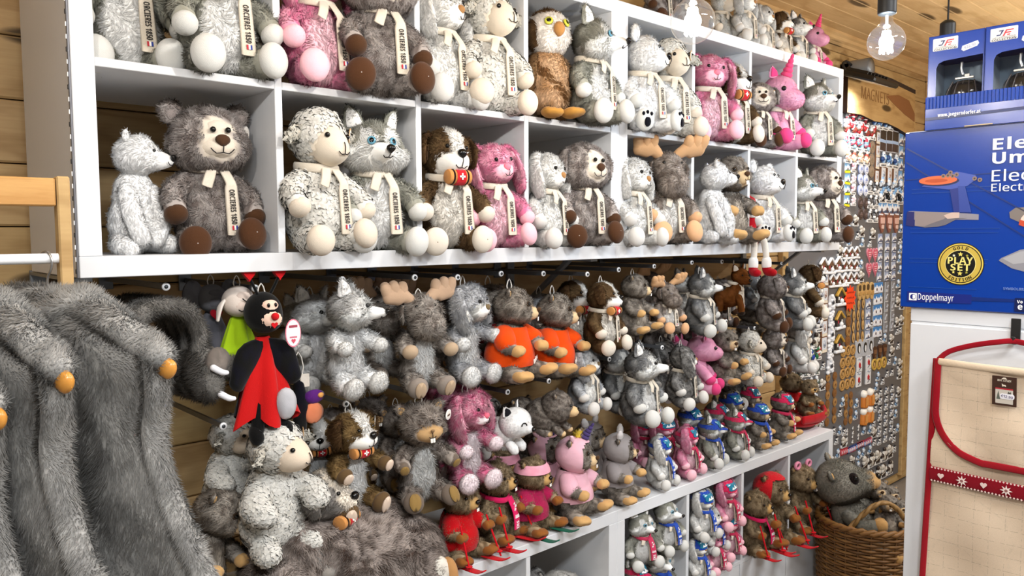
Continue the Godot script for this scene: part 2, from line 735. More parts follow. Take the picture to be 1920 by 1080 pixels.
func room():
	var b := Bag.new()
	bx(b, Vector3(1.7, -0.05, 1.3), Vector3(7.0, 0.1, 3.9), 0.002, C("8a8278"))
	struct("floor", b.mesh(vc_mat(0.55)))
	# back wall: a core and horizontal pine boards
	b = Bag.new()
	bx(b, Vector3(1.7, 1.4, WALL_Z - 0.09), Vector3(7.2, 2.9, 0.12), 0.002, C("5a4328"))
	var wall := struct("wall_back", b.mesh(vc_mat(0.8)))
	var y := 0.015
	while y < CEIL_Y - 0.005:
		var top := minf(y + 0.133, CEIL_Y)
		b = Bag.new()
		var t := rng.randf_range(0.86, 1.05)
		bx(b, Vector3(1.7, (y + top) / 2, WALL_Z - 0.015), Vector3(6.76, top - y, 0.03), 0.004, Color(t, t * rng.randf_range(0.95, 1.0), t * rng.randf_range(0.9, 0.98)))
		part("plank", b.mesh(M.pine), wall)
		y += 0.136
	# wall at the far right end
	b = Bag.new()
	bx(b, Vector3(5.16, 1.4, 1.3), Vector3(0.12, 2.9, 3.6), 0.002, C("5a4328"))
	var wr := struct("wall_right", b.mesh(vc_mat(0.8)))
	y = 0.015
	while y < CEIL_Y - 0.005:
		var top := minf(y + 0.133, CEIL_Y)
		b = Bag.new()
		var t := rng.randf_range(0.86, 1.05)
		bx(b, Vector3(5.085, (y + top) / 2, 1.32), Vector3(0.03, top - y, 3.54), 0.004, Color(t, t * 0.97, t * 0.94))
		part("plank", b.mesh(M.pine), wr)
		y += 0.136
	b = Bag.new()
	bx(b, Vector3(-1.75, 1.4, 1.3), Vector3(0.12, 2.9, 3.6), 0.002, C("8f8c86"))
	struct("wall_left", b.mesh(vc_mat(0.8)))
	b = Bag.new()
	bx(b, Vector3(1.7, 1.4, 3.2), Vector3(7.0, 2.9, 0.12), 0.002, C("8f8c86"))
	struct("wall_front", b.mesh(vc_mat(0.8)))
	# ceiling boards running along x
	b = Bag.new()
	bx(b, Vector3(1.7, CEIL_Y + 0.07, 1.3), Vector3(7.2, 0.1, 4.0), 0.002, C("6a5030"))
	var cl := struct("ceiling", b.mesh(vc_mat(0.8)))
	var z := WALL_Z
	while z < 3.1:
		var x := -1.7 - rng.randf() * 1.0
		while x < 5.1:
			var l := rng.randf_range(1.8, 2.6)
			var x0 := maxf(x, -1.69)
			var x1 := minf(x + l, 5.1)
			if x1 - x0 > 0.02:
				b = Bag.new()
				var t := rng.randf_range(0.9, 1.05)
				bx(b, Vector3((x0 + x1) / 2, CEIL_Y + 0.008, z + 0.0575), Vector3(x1 - x0 - 0.001, 0.016, 0.1135), 0.003, Color(t, t * 0.97, t * 0.93))
				part("plank", b.mesh(M.ceil), cl)
			x += l
		z += 0.115
	# cove moulding between wall and ceiling
	b = Bag.new()
	var pr := [Vector2(0.0, 0.0), Vector2(0.012, 0.0), Vector2(0.02, 0.012), Vector2(0.036, 0.02), Vector2(0.042, 0.034), Vector2(0.055, 0.042), Vector2(0.055, 0.055), Vector2(0.0, 0.055)]
	for k in pr.size() - 1:
		var p: Vector2 = pr[k]
		var q: Vector2 = pr[k + 1]
		var oy := CEIL_Y - 0.055
		poly(b, [Vector3(-1.69, oy + p.y, WALL_Z + p.x), Vector3(5.07, oy + p.y, WALL_Z + p.x), Vector3(5.07, oy + q.y, WALL_Z + q.x), Vector3(-1.69, oy + q.y, WALL_Z + q.x)], Vector3(0, p.x - q.x, q.y - p.y) if q.x != p.x else Vector3(0, 0, 1), Color(0.97, 0.92, 0.85))
	struct("trim_1", b.mesh(M.ceil))

# ------------------------------------------------------------------ cube shelving
const T := 0.038
const D := 0.016
const W := 0.335

func cube_unit(called: String, label: String, at: Vector3, depth: float, doors: bool) -> Node3D:
	var o := thing(called, label, "shelving unit", at, 0.0, "white cube shelving units")
	var wid := 4 * W + 3 * D + 2 * T
	var hei := 2 * W + D + 2 * T
	var pan := func(nm: String, c: Vector3, s: Vector3):
		var b := Bag.new()
		bx(b, c, s, 0.0012, Color.WHITE)
		part(nm, b.mesh(M.white), o)
	var zc := -depth / 2
	pan.call("top_panel", Vector3(wid / 2, hei - T / 2, zc), Vector3(wid, T, depth))
	pan.call("bottom_panel", Vector3(wid / 2, T / 2, zc), Vector3(wid, T, depth))
	pan.call("side_panel", Vector3(T / 2, hei / 2, zc), Vector3(T, hei - 2 * T, depth))
	pan.call("side_panel", Vector3(wid - T / 2, hei / 2, zc), Vector3(T, hei - 2 * T, depth))
	for k in 3:
		pan.call("divider", Vector3(T + (k + 1) * W + (k + 0.5) * D, hei / 2, zc - 0.001), Vector3(D, hei - 2 * T, depth - 0.002))
	for k in 4:
		pan.call("shelf_board", Vector3(T + (k + 0.5) * W + k * D, hei / 2, zc - 0.001), Vector3(W, D, depth - 0.002))
	if doors:
		for k in 4:
			var b := Bag.new()
			bx(b, Vector3(T + (k + 0.5) * W + k * D, T + W / 2, -0.012), Vector3(W - 0.004, W - 0.004, 0.016), 0.0015, Color.WHITE)
			var d := part("door", b.mesh(M.white), o)
			b = Bag.new()
			lathe(b, [Vector2(0, 0.016), Vector2(0.007, 0.014), Vector2(0.008, 0.008), Vector2(0.004, 0.0), Vector2(0.0, 0.0)], 14, C("b5b5b5"), Vector3(T + (k + 0.5) * W + k * D + 0.13, T + W / 2 - 0.06, -0.004), Basis(Vector3(1, 0, 0), PI / 2))
			part("knob", b.mesh(vc_mat(0.3, 0.8)), d)
	return o

func shelving():
	var u := cube_unit("cube_shelf", "white wall-hung cube shelf at the left, holding the largest plush toys", Vector3(0, 1.55, 0), 0.39, false)
	# strip with punched holes along the left front edge
	var b := Bag.new()
	bx(b, Vector3(-0.002, 0.385, -0.004), Vector3(0.004, 0.77, 0.006), 0.001, C("77777c"))
	var s := part("edge_strip", b.mesh(vc_mat(0.4, 0.5)), u)
	b = Bag.new()
	for k in 36:
		bx(b, Vector3(-0.0045, 0.012 + k * 0.0213, -0.004), Vector3(0.002, 0.008, 0.004), 0.0004, C("f2f2f2") if k % 3 else C("1a1a1c"))
	part("strip_marks", b.mesh(vc_mat(0.5)), s)
	cube_unit("cube_shelf", "white wall-hung cube shelf at the right with a row of toys on top", Vector3(1.464, 1.55, 0), 0.39, false)
	cube_unit("floor_cube_shelf", "low white cube shelf at the left, under the skiing marmots", Vector3(0.015, 0, -0.0144), 0.39, true)
	cube_unit("floor_cube_shelf", "low white cube shelf at the right, toys in goggles on top", Vector3(1.479, 0, -0.0144), 0.39, true)
	# steel wall brackets carrying the upper shelves
	for q in [[0.02, "grey steel wall bracket under the left end of the upper shelf"], [1.42, "grey diagonal steel bracket under the middle of the upper shelf"], [2.9, "grey steel bracket under the right end of the upper shelf"]]:
		var o := thing("shelf_bracket", q[1], "bracket", Vector3(q[0], 1.55, 0), 0.0, "steel brackets of the upper shelf")
		b = Bag.new()
		bx(b, Vector3(0, -0.12, -0.442), Vector3(0.03, 0.24, 0.012), 0.001, C("8a9098"))
		bx(b, Vector3(0, -0.006, -0.25), Vector3(0.03, 0.008, 0.38), 0.001, C("8a9098"))
		part("rail", b.mesh(vc_mat(0.4, 0.4)), o)
		b = Bag.new()
		bx(b, Vector3(0, -0.11, -0.30), Vector3(0.02, 0.012, 0.34), 0.001, C("8a9098"), Basis(Vector3(1, 0, 0), -0.65))
		part("strut", b.mesh(vc_mat(0.4, 0.4)), o)
		b = Bag.new()
		lathe(b, [Vector2(0, 0.005), Vector2(0.007, 0.004), Vector2(0.008, 0.0)], 10, C("55595e"), Vector3(0, -0.09, -0.436), Basis(Vector3(1, 0, 0), PI / 2))
		part("screw", b.mesh(vc_mat(0.3, 0.8)), o)

# ------------------------------------------------------------------ pendant bulbs, floodlight
func pendant(at: Vector3, label: String, col: Color, energy: float, glow := 30.0):
	var o := thing("pendant_bulb", label, "lamp", at, 0.0, "bare globe bulbs hanging on black cords")
	var b := Bag.new()
	lathe(b, [Vector2(0, 0.148), Vector2(0.012, 0.146), Vector2(0.0225, 0.138), Vector2(0.0235, 0.132), Vector2(0.0235, 0.075), Vector2(0.021, 0.071), Vector2(0.0, 0.071)], 24, C("151515"))
	part("socket", b.mesh(vc_mat(0.45)), o)
	b = Bag.new()
	sweep(b, [Vector3(0, 0.145, 0), Vector3(0.002, (CEIL_Y - at.y) * 0.6, 0), Vector3(0, CEIL_Y - at.y, 0)], [Vector2(0.003, 0.003), Vector2(0.003, 0.003), Vector2(0.003, 0.003)], Vector3(1, 0, 0), 8, coat("101010", "101010"), 4)
	part("cord", b.mesh(vc_mat(0.6)), o)
	b = Bag.new()
	var pr := [Vector2(0.0, -0.0475)]
	for k in range(1, 15):
		var a := PI * k / 17.0
		pr.append(Vector2(0.0475 * sin(a), -0.0475 * cos(a)))
	pr.append_array([Vector2(0.0165, 0.05), Vector2(0.0145, 0.06), Vector2(0.014, 0.072), Vector2(0.0, 0.074)])
	lathe(b, pr, 36, Color.WHITE)
	var g := part("glass_globe", b.mesh(M.glass), o)
	b = Bag.new()
	for k in 8:
		var a := TAU * k / 8
		var r := 0.011
		sweep(b, [Vector3(cos(a) * r * 0.7, 0.026, sin(a) * r * 0.7), Vector3(cos(a) * r * 1.35, -0.026, sin(a) * r * 1.35)], [Vector2(0.0034, 0.0034), Vector2(0.0034, 0.0034)], Vector3(1, 0, 0), 6, coat("ffffff", "ffffff"), 2)
	var em := StandardMaterial3D.new()
	em.albedo_color = Color(1, 1, 1)
	em.emission_enabled = true
	em.emission = col
	em.emission_energy_multiplier = glow
	part("filament", b.mesh(em), g)
	b = Bag.new()
	lathe(b, [Vector2(0, 0.045), Vector2(0.003, 0.04), Vector2(0.004, 0.07), Vector2(0, 0.071)], 10, C("d8dde0"))
	part("stem", b.mesh(vc_mat(0.2)), g)
	var l := OmniLight3D.new()
	l.name = "bulb_light"
	l.light_color = col
	l.light_energy = energy
	l.light_size = 0.02
	l.omni_range = 12.0
	l.omni_attenuation = 2.0
	l.shadow_enabled = true
	o.add_child(l)

func pendants():
	pendant(Vector3(1.079, 2.078, 0.522), "nearer bare globe bulb in front of the shelf edge, glowing warm white", Color(1.0, 0.97, 0.93), 0.17)
	pendant(Vector3(1.785, 2.126, 0.64), "bare globe bulb under a black socket left of the blue boxes, bluish white", Color(0.88, 0.95, 1.0), 0.17)
	pendant(Vector3(2.43, 2.165, 0.57), "pendant bulb hidden behind the small blue boxes, only its black socket showing", Color(1.0, 0.97, 0.93), 0.17)
	pendant(Vector3(0.43, 2.13, 0.6), "pendant bulb above the left shelf, out of the picture", Color(1.0, 0.97, 0.93), 0.17)
	pendant(Vector3(-0.25, 2.13, 0.62), "pendant bulb above the clothes rack, out of the picture", Color(1.0, 0.97, 0.93), 0.17)
	pendant(Vector3(3.2, 2.13, 0.6), "pendant bulb further along, hidden behind the small blue boxes", Color(1.0, 0.97, 0.93), 0.3)
	pendant(Vector3(4.1, 2.13, 0.7), "last pendant bulb of the row, near the far end wall", Color(1.0, 0.97, 0.93), 0.42)
	# loose cable on the ceiling
	var b := Bag.new()
	sweep(b, [Vector3(1.70, 2.66, 1.02), Vector3(1.80, 2.60, 0.93), Vector3(1.95, 2.575, 0.83), Vector3(2.2, 2.62, 0.75), Vector3(2.5, 2.675, 0.66)], [Vector2(0.004, 0.004), Vector2(0.004, 0.004), Vector2(0.004, 0.004), Vector2(0.004, 0.004), Vector2(0.004, 0.004)], Vector3(0, 1, 0), 8, coat("0d0d0d", "0d0d0d"), 5)
	single("cable", b.mesh(vc_mat(0.6)), "thin black cable sagging under the ceiling above the blue boxes", "cable")
	# LED floodlight over the magnets, on a grey arm
	var o := thing("floodlight", "flat black floodlight on a grey arm above the magnet sign", "lamp", Vector3(3.88, 2.44, -0.30), 0.0)
	b = Bag.new()
	lathe(b, [Vector2(0, 0.0), Vector2(0.05, 0.0), Vector2(0.052, 0.005), Vector2(0.052, 0.14), Vector2(0, 0.145)], 24, C("8d9196"), Vector3(0.05, 0.07, -0.155), Basis(Vector3(1, 0, 0), PI / 2))
	part("arm", b.mesh(vc_mat(0.4, 0.3)), o)
	var bs := Basis(Vector3(1, 0, 0), 0.35)
	b = Bag.new()
	bx(b, Vector3.ZERO, Vector3(0.3, 0.03, 0.2), 0.008, C("121213"), bs)
	for k in 7:
		bx(b, bs * Vector3(-0.12 + k * 0.04, 0.022, -0.02), Vector3(0.006, 0.02, 0.12), 0.001, C("121213"), bs)
	part("housing", b.mesh(vc_mat(0.4)), o)
	b = Bag.new()
	bx(b, bs * Vector3(0, -0.0155, 0.005), Vector3(0.25, 0.002, 0.15), 0.0005, C("d9dcdc"), bs)
	part("glass_plate", b.mesh(vc_mat(0.15)), o)
	var fl := SpotLight3D.new()
	fl.name = "flood_light"
	fl.light_energy = 0.7
	fl.light_color = Color(0.95, 0.98, 1.0)
	fl.light_size = 0.08
	fl.spot_angle = 75.0
	fl.spot_range = 8.0
	fl.spot_attenuation = 2.0
	fl.shadow_enabled = true
	fl.position = bs * Vector3(0, -0.03, 0.005)
	fl.rotation = Vector3(-PI / 2 + 0.35, 0, 0)
	o.add_child(fl)
	b = Bag.new()
	sweep(b, [Vector3(-0.11, 0.02, -0.06), Vector3(-0.12, 0.07, -0.09), Vector3(-0.06, 0.1, -0.1), Vector3(0.0, 0.09, -0.1)], [Vector2(0.007, 0.007), Vector2(0.007, 0.007), Vector2(0.007, 0.007), Vector2(0.007, 0.007)], Vector3(0, 0, 1), 8, coat("161616", "161616"), 4)
	part("lead", b.mesh(vc_mat(0.6)), o)

# ------------------------------------------------------------------ clothes rack with fur vests
func rack_and_vests():
	var o := thing("clothes_rack", "light wooden clothes rack with a white rail at the left edge", "clothes rack", Vector3(-0.075, 0, 0.24))
	var b := Bag.new()
	bx(b, Vector3(-0.52, 1.687, 0.0), Vector3(1.02, 0.04, 0.022), 0.002, Color(0.97, 0.95, 0.9))
	part("top_beam", b.mesh(M.beech), o)
	for x in [0.0, -1.02]:
		b = Bag.new()
		bx(b, Vector3(x, 0.855, 0.0), Vector3(0.017, 1.71, 0.024), 0.002, Color(0.9, 0.85, 0.78))
		part("post", b.mesh(M.pine), o)
		b = Bag.new()
		bx(b, Vector3(x, 0.02, 0.0), Vector3(0.03, 0.04, 0.4), 0.004, Color(0.9, 0.85, 0.78))
		part("foot", b.mesh(M.beech), o)
	b = Bag.new()
	sweep(b, [Vector3(-1.01, 1.592, 0), Vector3(-0.5, 1.592, 0), Vector3(-0.004, 1.592, 0)], [Vector2(0.0075, 0.0075), Vector2(0.0075, 0.0075), Vector2(0.0075, 0.0075)], Vector3(0, 1, 0), 14, coat("eeeeee", "eeeeee"), 3)
	part("rail", b.mesh(vc_mat(0.3)), o)
	var names := ["grey faux-fur vest nearest the plush toys, its hanger tip at the shoulder", "grey faux-fur vest hanging second on the rack, with an open armhole", "grey faux-fur vest hanging third on the rack, cut by the left edge", "grey faux-fur vest furthest left, only a lower edge in view"]
	var hn := ["wooden coat hanger with a steel hook beside the rack post", "wooden coat hanger inside the second fur vest", "wooden coat hanger inside the third fur vest", "wooden coat hanger inside the vest at the far left"]
	var vest: Node3D = null
	var hang: Node3D = null
	var spots := [[-0.098, 0.24, -0.42, 0.0], [-0.19, 0.24, -0.27, 0.0], [-0.28, 0.24, -0.36, -0.035], [-0.36, 0.24, -0.4, -0.2]]
	for k in 4:
		var q: Array = spots[k]
		if k == 0:
			vest = make_vest()
			hang = make_hanger()
			add_child(vest)
			add_child(hang)
		else:
			vest = vest.duplicate()
			hang = hang.duplicate()
			add_child(vest)
			add_child(hang)
		vest.name = numbered("fur_vest")
		hang.name = numbered("coat_hanger")
		tag(vest, names[k], "vest", "grey faux-fur vests on the rack")
		tag(hang, hn[k], "hanger", "wooden hangers on the rack")
		for n in [vest, hang]:
			n.position = Vector3(q[0], 1.512 + q[3], q[1])
			n.rotation = Vector3(0, -q[2], 0)

# hangs in the plane x = 0, shoulders along z; the origin is the top of the hanger's middle
func make_hanger() -> Node3D:
	var o := Node3D.new()
	var b := Bag.new()
	var hz := [-0.232, -0.19, -0.1, -0.03, 0.0, 0.03, 0.1, 0.19, 0.232]
	var hy := [-0.066, -0.048, -0.02, -0.003, 0.0, -0.003, -0.02, -0.048, -0.066]
	var hr := [Vector2(0.009, 0.014), Vector2(0.011, 0.016), Vector2(0.011, 0.02), Vector2(0.012, 0.024), Vector2(0.012, 0.026), Vector2(0.012, 0.024), Vector2(0.011, 0.02), Vector2(0.011, 0.016), Vector2(0.009, 0.014)]
	var hp := []
	for k in 9:
		hp.append(Vector3(0, hy[k], hz[k]))
	sweep(b, hp, hr, Vector3(1, 0, 0), 14, coat("c98a3c", "d89a48"), 4)
	part("hanger_body", b.mesh(vc_mat(0.3)), o)
	b = Bag.new()
	var pts := [Vector3(0, 0.02, 0)]
	var rad := [Vector2(0.0019, 0.0019)]
	for p in [Vector3(0, 0.05, 0), Vector3(0, 0.064, 0.008), Vector3(0, 0.076, 0.011), Vector3(0, 0.086, 0.006), Vector3(0, 0.09, -0.003), Vector3(0, 0.086, -0.011), Vector3(0, 0.078, -0.013)]:
		pts.append(p)
		rad.append(Vector2(0.0019, 0.0019))
	sweep(b, pts, rad, Vector3(1, 0, 0), 8, coat("b8b8b8", "b8b8b8"), 4)
	part("hook", b.mesh(vc_mat(0.25, 0.9)), o)
	return o

func vest_half(y: float) -> float:  # half width at depth y below the collar
	var t := -y
	if t < 0.085:
		return lerpf(0.05, 0.222, pow(t / 0.085, 1.15))
	if t < 0.2:
		return lerpf(0.222, 0.205, smoothstep(0.085, 0.2, t))
	return lerpf(0.205, 0.40, smoothstep(0.18, 0.62, t))

func make_vest() -> Node3D:
	var o := Node3D.new()
	var P := coat("85837f", "bab7b2", 16.0)
	for side in [-1.0, 1.0]:
		for inner in [false, true]:
			var V := PackedVector3Array()
			var K := PackedColorArray()
			var nu := 27
			var nv := 44
			for j in nv + 1:
				var t := float(j) / nv
				var y := 0.036 - 0.82 * pow(t, 1.25)
				var yy := minf(y - 0.036, -0.001)
				var hw := vest_half(yy)
				var arm := 1.0 - smoothstep(0.27, 0.42, -y)  # armhole open above
				for k in nu:
					var s := -1.0 + 2.0 * k / (nu - 1)
					var z := hw * s
					var edge := pow(absf(s), 5.0)
					var th := lerpf(0.036, 0.05, smoothstep(0.1, 0.6, -y))
					var x := th * (1.0 - edge * 0.9) + 0.008 * arm * edge * smoothstep(0.07, 0.16, -y)
					x += 0.006 * noise.get_noise_2d(z * 11.0 + side * 4.0, y * 9.0)
					x = maxf(x * (1.0 - exp(yy * 60.0) * 0.3), 0.017 * (1.0 - smoothstep(0.09, 0.3, -yy)))
					if inner:
						x = maxf(x - 0.012, 0.001)
					var p := Vector3(x * side, y, z)
					V.append(p)
					paint(p * 1.3, P)
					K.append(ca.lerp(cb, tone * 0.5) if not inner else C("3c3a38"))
			var b := Bag.new()
			grid(b, V, K, nu, nv, PackedByteArray(), false)
			# make the outside look outwards
			var want: float = side * (-1.0 if inner else 1.0)
			if b.n[nu * 22 + 13].x * want < 0.0:
				for k in b.n.size():
					b.n[k] = -b.n[k]
				for k in range(0, b.i.size(), 3):
					var h := b.i[k + 1]
					b.i[k + 1] = b.i[k + 2]
					b.i[k + 2] = h
			if not inner:
				fur(b, 0, P, 200000.0, 0.0095, 0.0013, 0.55, Vector3(0, -0.9, 0.1), 0.7)
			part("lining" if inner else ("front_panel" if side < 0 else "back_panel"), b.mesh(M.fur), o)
	# rolled edges down both sides, and the padded shoulders over the hanger
	for e in [-1.0, 1.0]:
		var ep := []
		var er := []
		for k in 12:
			var y := -0.08 - 0.62 * k / 11.0
			ep.append(Vector3(0.0, y + 0.036, (vest_half(y) - 0.006) * e))
			er.append(Vector2(0.021 - 0.006 * k / 11.0, 0.012))
		var b := Bag.new()
		sweep(b, ep, er, Vector3(1, 0, 0), 12, P, 3)
		fur(b, 0, P, 200000.0, 0.009, 0.0013, 0.6, Vector3(0, -0.8, 0), 0.7)
		part("side_edge", b.mesh(M.fur), o)
		b = Bag.new()
		sweep(b, [Vector3(0, 0.02, 0.02 * e), Vector3(0, 0.016, 0.06 * e), Vector3(0, 0.0, 0.11 * e), Vector3(0, -0.026, 0.165 * e), Vector3(0, -0.05, 0.212 * e)], [Vector2(0.034, 0.02), Vector2(0.03, 0.021), Vector2(0.027, 0.021), Vector2(0.025, 0.021), Vector2(0.02, 0.02)], Vector3(1, 0, 0), 16, P, 4)
		fur(b, 0, P, 200000.0, 0.01, 0.0013, 0.6, Vector3(0, -0.3, 0.4 * e), 0.8)
		part("shoulder", b.mesh(M.fur), o)
	# stand-up collar
	var pts := []
	var rad := []
	for k in 13:
		var a := TAU * k / 12.0
		pts.append(Vector3(sin(a) * 0.03, 0.008 + 0.014 * cos(a * 2.0), cos(a) * 0.07))
		rad.append(Vector2(0.02, 0.026))
	var b := Bag.new()
	sweep(b, pts, rad, Vector3(0, 1, 0), 12, P, 3)
	fur(b, 0, P, 200000.0, 0.01, 0.0013, 0.6, Vector3(0, -0.3, 0), 0.8)
	part("collar", b.mesh(M.fur), o)
	return o

# ------------------------------------------------------------------ right-hand counter with boxes and apron
func counter_unit():
	# local frame: the face looks to -x, z runs from the wall to the shop
	var X := 1.75
	var zl := 0.735
	var top := 1.432
	var o := thing("display_cabinet", "tall white display cabinet under the large blue box", "cabinet", Vector3(X, 0, zl))
	var b := Bag.new()
	bx(b, Vector3(0.2, top - 0.018, 0.35), Vector3(0.4, 0.036, 0.7), 0.0015, Color.WHITE)
	part("top_panel", b.mesh(M.white), o)
	b = Bag.new()
	bx(b, Vector3(0.2, (top - 0.036) / 2, 0.35), Vector3(0.396, top - 0.037, 0.696), 0.0015, Color.WHITE)
	part("body", b.mesh(M.white), o)
	b = Bag.new()
	bx(b, Vector3(-0.004, (top - 0.04) / 2, 0.35), Vector3(0.012, top - 0.042, 0.692), 0.0015, Color.WHITE)
	part("face_board", b.mesh(M.white), o)
	# black hook
	var h := thing("wall_hook", "small flat black hook on the white cabinet holding the apron", "hook", Vector3(X - 0.011, top - 0.048, zl + 0.24))
	b = Bag.new()
	bx(b, Vector3(-0.002, 0.012, 0), Vector3(0.004, 0.05, 0.02), 0.001, C("1d1d1e"))
	part("plate", b.mesh(vc_mat(0.4)), h)
	b = Bag.new()
	sweep(b, [Vector3(-0.003, -0.012, 0), Vector3(-0.010, -0.022, 0), Vector3(-0.018, -0.016, 0), Vector3(-0.019, -0.006, 0)], [Vector2(0.006, 0.002), Vector2(0.006, 0.002), Vector2(0.006, 0.002), Vector2(0.005, 0.002)], Vector3(0, 0, 1), 8, coat("1d1d1e", "1d1d1e"), 4)
	part("prong", b.mesh(vc_mat(0.4)), h)
	apron(Vector3(X - 0.03, 0.017, zl + 0.006))
	big_box(Vector3(X, top, zl))
	for k in 2:
		small_box(Vector3(X - 0.012, top + 0.445 + 0.004, zl + 0.028 + k * 0.126), k)
	display_tray(Vector3(X - 0.02, top + 0.445, zl + 0.037))

# prints lie in a frame: u to the viewer's right (+z), v up, w out of the face (-x)
func face_node(parent: Node3D, at: Vector3) -> Node3D:
	var f := Node3D.new()
	f.name = "print"
	f.position = at
	f.rotation.y = -PI / 2
	parent.add_child(f, true)
	return f

func ink(f: Node3D, called: String, polys: Array) -> Node3D:
	# polys: [outline, colour hex, height above the board]
	var b := Bag.new()
	for q in polys:
		plate(b, q[0], q[2], C(q[1]))
	return part(called, b.mesh(vc_mat(0.35)), f)

func lettering(f: Node3D, called: String, text: String, h: float, at: Vector2, hex: String, bold := false, w := 0.0, turn := 0.0, lift := 0.0016, left := true, serif := false):
	var t := words(text, h, bold, 0.0006, serif)
	var box := t.get_aabb()
	var o := part(called, t, f, Vector3.ZERO, flat(hex, 0.4))
	var sx := w / box.size.x if w > 0.0 else 1.0
	o.scale = Vector3(sx, 1, 1)
	var off := Vector3(-box.position.x * sx if left else -(box.position.x + box.size.x * 0.5) * sx, -box.position.y - box.size.y * 0.5, 0)
	o.position = Vector3(at.x, at.y, lift) + Basis(Vector3(0, 0, 1), turn) * off
	o.rotation.z = turn

func carton(b: Bag, s: Vector3, col: Color):
	bx(b, Vector3(s.x / 2, s.y / 2, s.z / 2), s, 0.002, col)

func P2(a: Array) -> PackedVector2Array:
	var r := PackedVector2Array()
	for k in range(0, a.size(), 2):
		r.append(Vector2(a[k], a[k + 1]))
	return r

func big_box(at: Vector3):
	var o := thing("toy_box", "large blue boxed toy cable car set with a gold round seal", "box", at + Vector3(-0.012, 0, -0.022), 0.02)
	var b := Bag.new()
	carton(b, Vector3(0.3, 0.445, 0.62), C("073a97"))
	var m := vc_mat(0.22)
	part("carton", b.mesh(m), o)
	# everything below is printed on the face: u right, v up, in metres from the lower left corner
	var f := Node3D.new()
	f.name = "print"
	f.position = Vector3(-0.0005, 0, 0)
	f.rotation.y = -PI / 2
	o.add_child(f, true)
	var k := 0.00133  # metres to a pixel of the face
	var pol := []
	# faint cables and circuit lines
	for l in [[0.005, 0.405, 0.34, 0.195, 0.0016], [0.005, 0.37, 0.3, 0.16, 0.0016], [0.005, 0.325, 0.6, 0.345, 0.0012]]:
		var d: Vector2 = Vector2(l[2] - l[0], l[3] - l[1]).normalized().orthogonal() * l[4]
		var p := Vector2(l[0], l[1])
		var q := Vector2(l[2], l[3])
		pol.append([PackedVector2Array([p + d, q + d, q - d, p - d]), "0a2c74", 0.0006])
	for v in [0.03, 0.052, 0.115, 0.125, 0.19, 0.2, 0.3, 0.29]:
		pol.append([P2([0.02, v, 0.16 + v * 0.3, v, 0.16 + v * 0.3, v + 0.0014, 0.02, v + 0.0014]), "12489f", 0.0005])
	ink(f, "cable_print", pol)
	# the printed valley station
	pol = []
	pol.append([P2([0.016, 0.205, 0.17, 0.203, 0.198, 0.202, 0.198, 0.216, 0.17, 0.219, 0.03, 0.228, 0.016, 0.228]), "8e8a93", 0.0006])
	pol.append([P2([0.034, 0.189, 0.062, 0.184, 0.095, 0.186, 0.115, 0.19, 0.14, 0.203, 0.17, 0.207, 0.034, 0.212]), "6d6972", 0.0009])
	pol.append([P2([0.010, 0.19, 0.032, 0.187, 0.032, 0.226, 0.012, 0.227]), "262a66", 0.0011])
	pol.append([P2([0.034, 0.189, 0.06, 0.187, 0.08, 0.195, 0.11, 0.205, 0.13, 0.222, 0.034, 0.226]), "8f8482", 0.0011])
	pol.append([P2([0.13, 0.222, 0.11, 0.215, 0.12, 0.206, 0.15, 0.208, 0.15, 0.222]), "cbb3a6", 0.0012])
	pol.append([P2([0.136, 0.222, 0.18, 0.221, 0.162, 0.288, 0.122, 0.291]), "23347f", 0.0013])
	pol.append([P2([0.150, 0.222, 0.18, 0.221, 0.162, 0.288, 0.144, 0.289]), "2f4596", 0.0015])
	pol.append([P2([0.05, 0.292, 0.12, 0.281, 0.168, 0.288, 0.19, 0.305, 0.187, 0.314, 0.14, 0.326, 0.12, 0.322]), "4256a8", 0.0014])
	pol.append([oval(0.052, 0.0125, 24, Vector2(0.095, 0.303)), "1c2350", 0.0016])
	pol.append([oval(0.05, 0.0115, 24, Vector2(0.092, 0.306)), "e2693c", 0.0018])
	pol.append([oval(0.03, 0.005, 20, Vector2(0.088, 0.305)), "b64c26", 0.002])
	for q in [[0.106, 0.316], [0.118, 0.317], [0.13, 0.315], [0.124, 0.324], [0.14, 0.318], [0.185, 0.306], [0.198, 0.302]]:
		pol.append([oval(0.0055, 0.0055, 12, Vector2(q[0], q[1])), "8c7467", 0.0022])
		pol.append([oval(0.0025, 0.0025, 10, Vector2(q[0], q[1])), "3a3030", 0.0024])
	var stp := ink(f, "station_print", pol)
	stp.scale = Vector3(0.88, 0.96, 1)
	stp.position.y = 0.027
	# the second station, cut by the picture's edge
	pol = []
	pol.append([P2([0.232, 0.112, 0.237, 0.118, 0.275, 0.138, 0.33, 0.148, 0.33, 0.075, 0.26, 0.094]), "8b8a90", 0.0006])
	pol.append([P2([0.24, 0.117, 0.275, 0.134, 0.33, 0.143, 0.33, 0.115, 0.262, 0.104]), "a7a6aa", 0.0008])
	pol.append([P2([0.25, 0.226, 0.262, 0.236, 0.30, 0.238, 0.34, 0.24, 0.34, 0.195, 0.30, 0.19, 0.27, 0.203, 0.252, 0.212]), "7b716d", 0.0006])
	pol.append([P2([0.27, 0.198, 0.275, 0.213, 0.29, 0.233, 0.34, 0.238, 0.34, 0.19, 0.29, 0.19]), "e8c9b8", 0.0009])
	pol.append([P2([0.27, 0.196, 0.285, 0.19, 0.288, 0.203, 0.272, 0.208]), "c2452a", 0.0012])
	var mtp := ink(f, "mountain_station_print", pol)
	mtp.position = Vector3(-0.012, 0.012, 0)
	# gold seal
	var c := Vector2(0.138, 0.114)
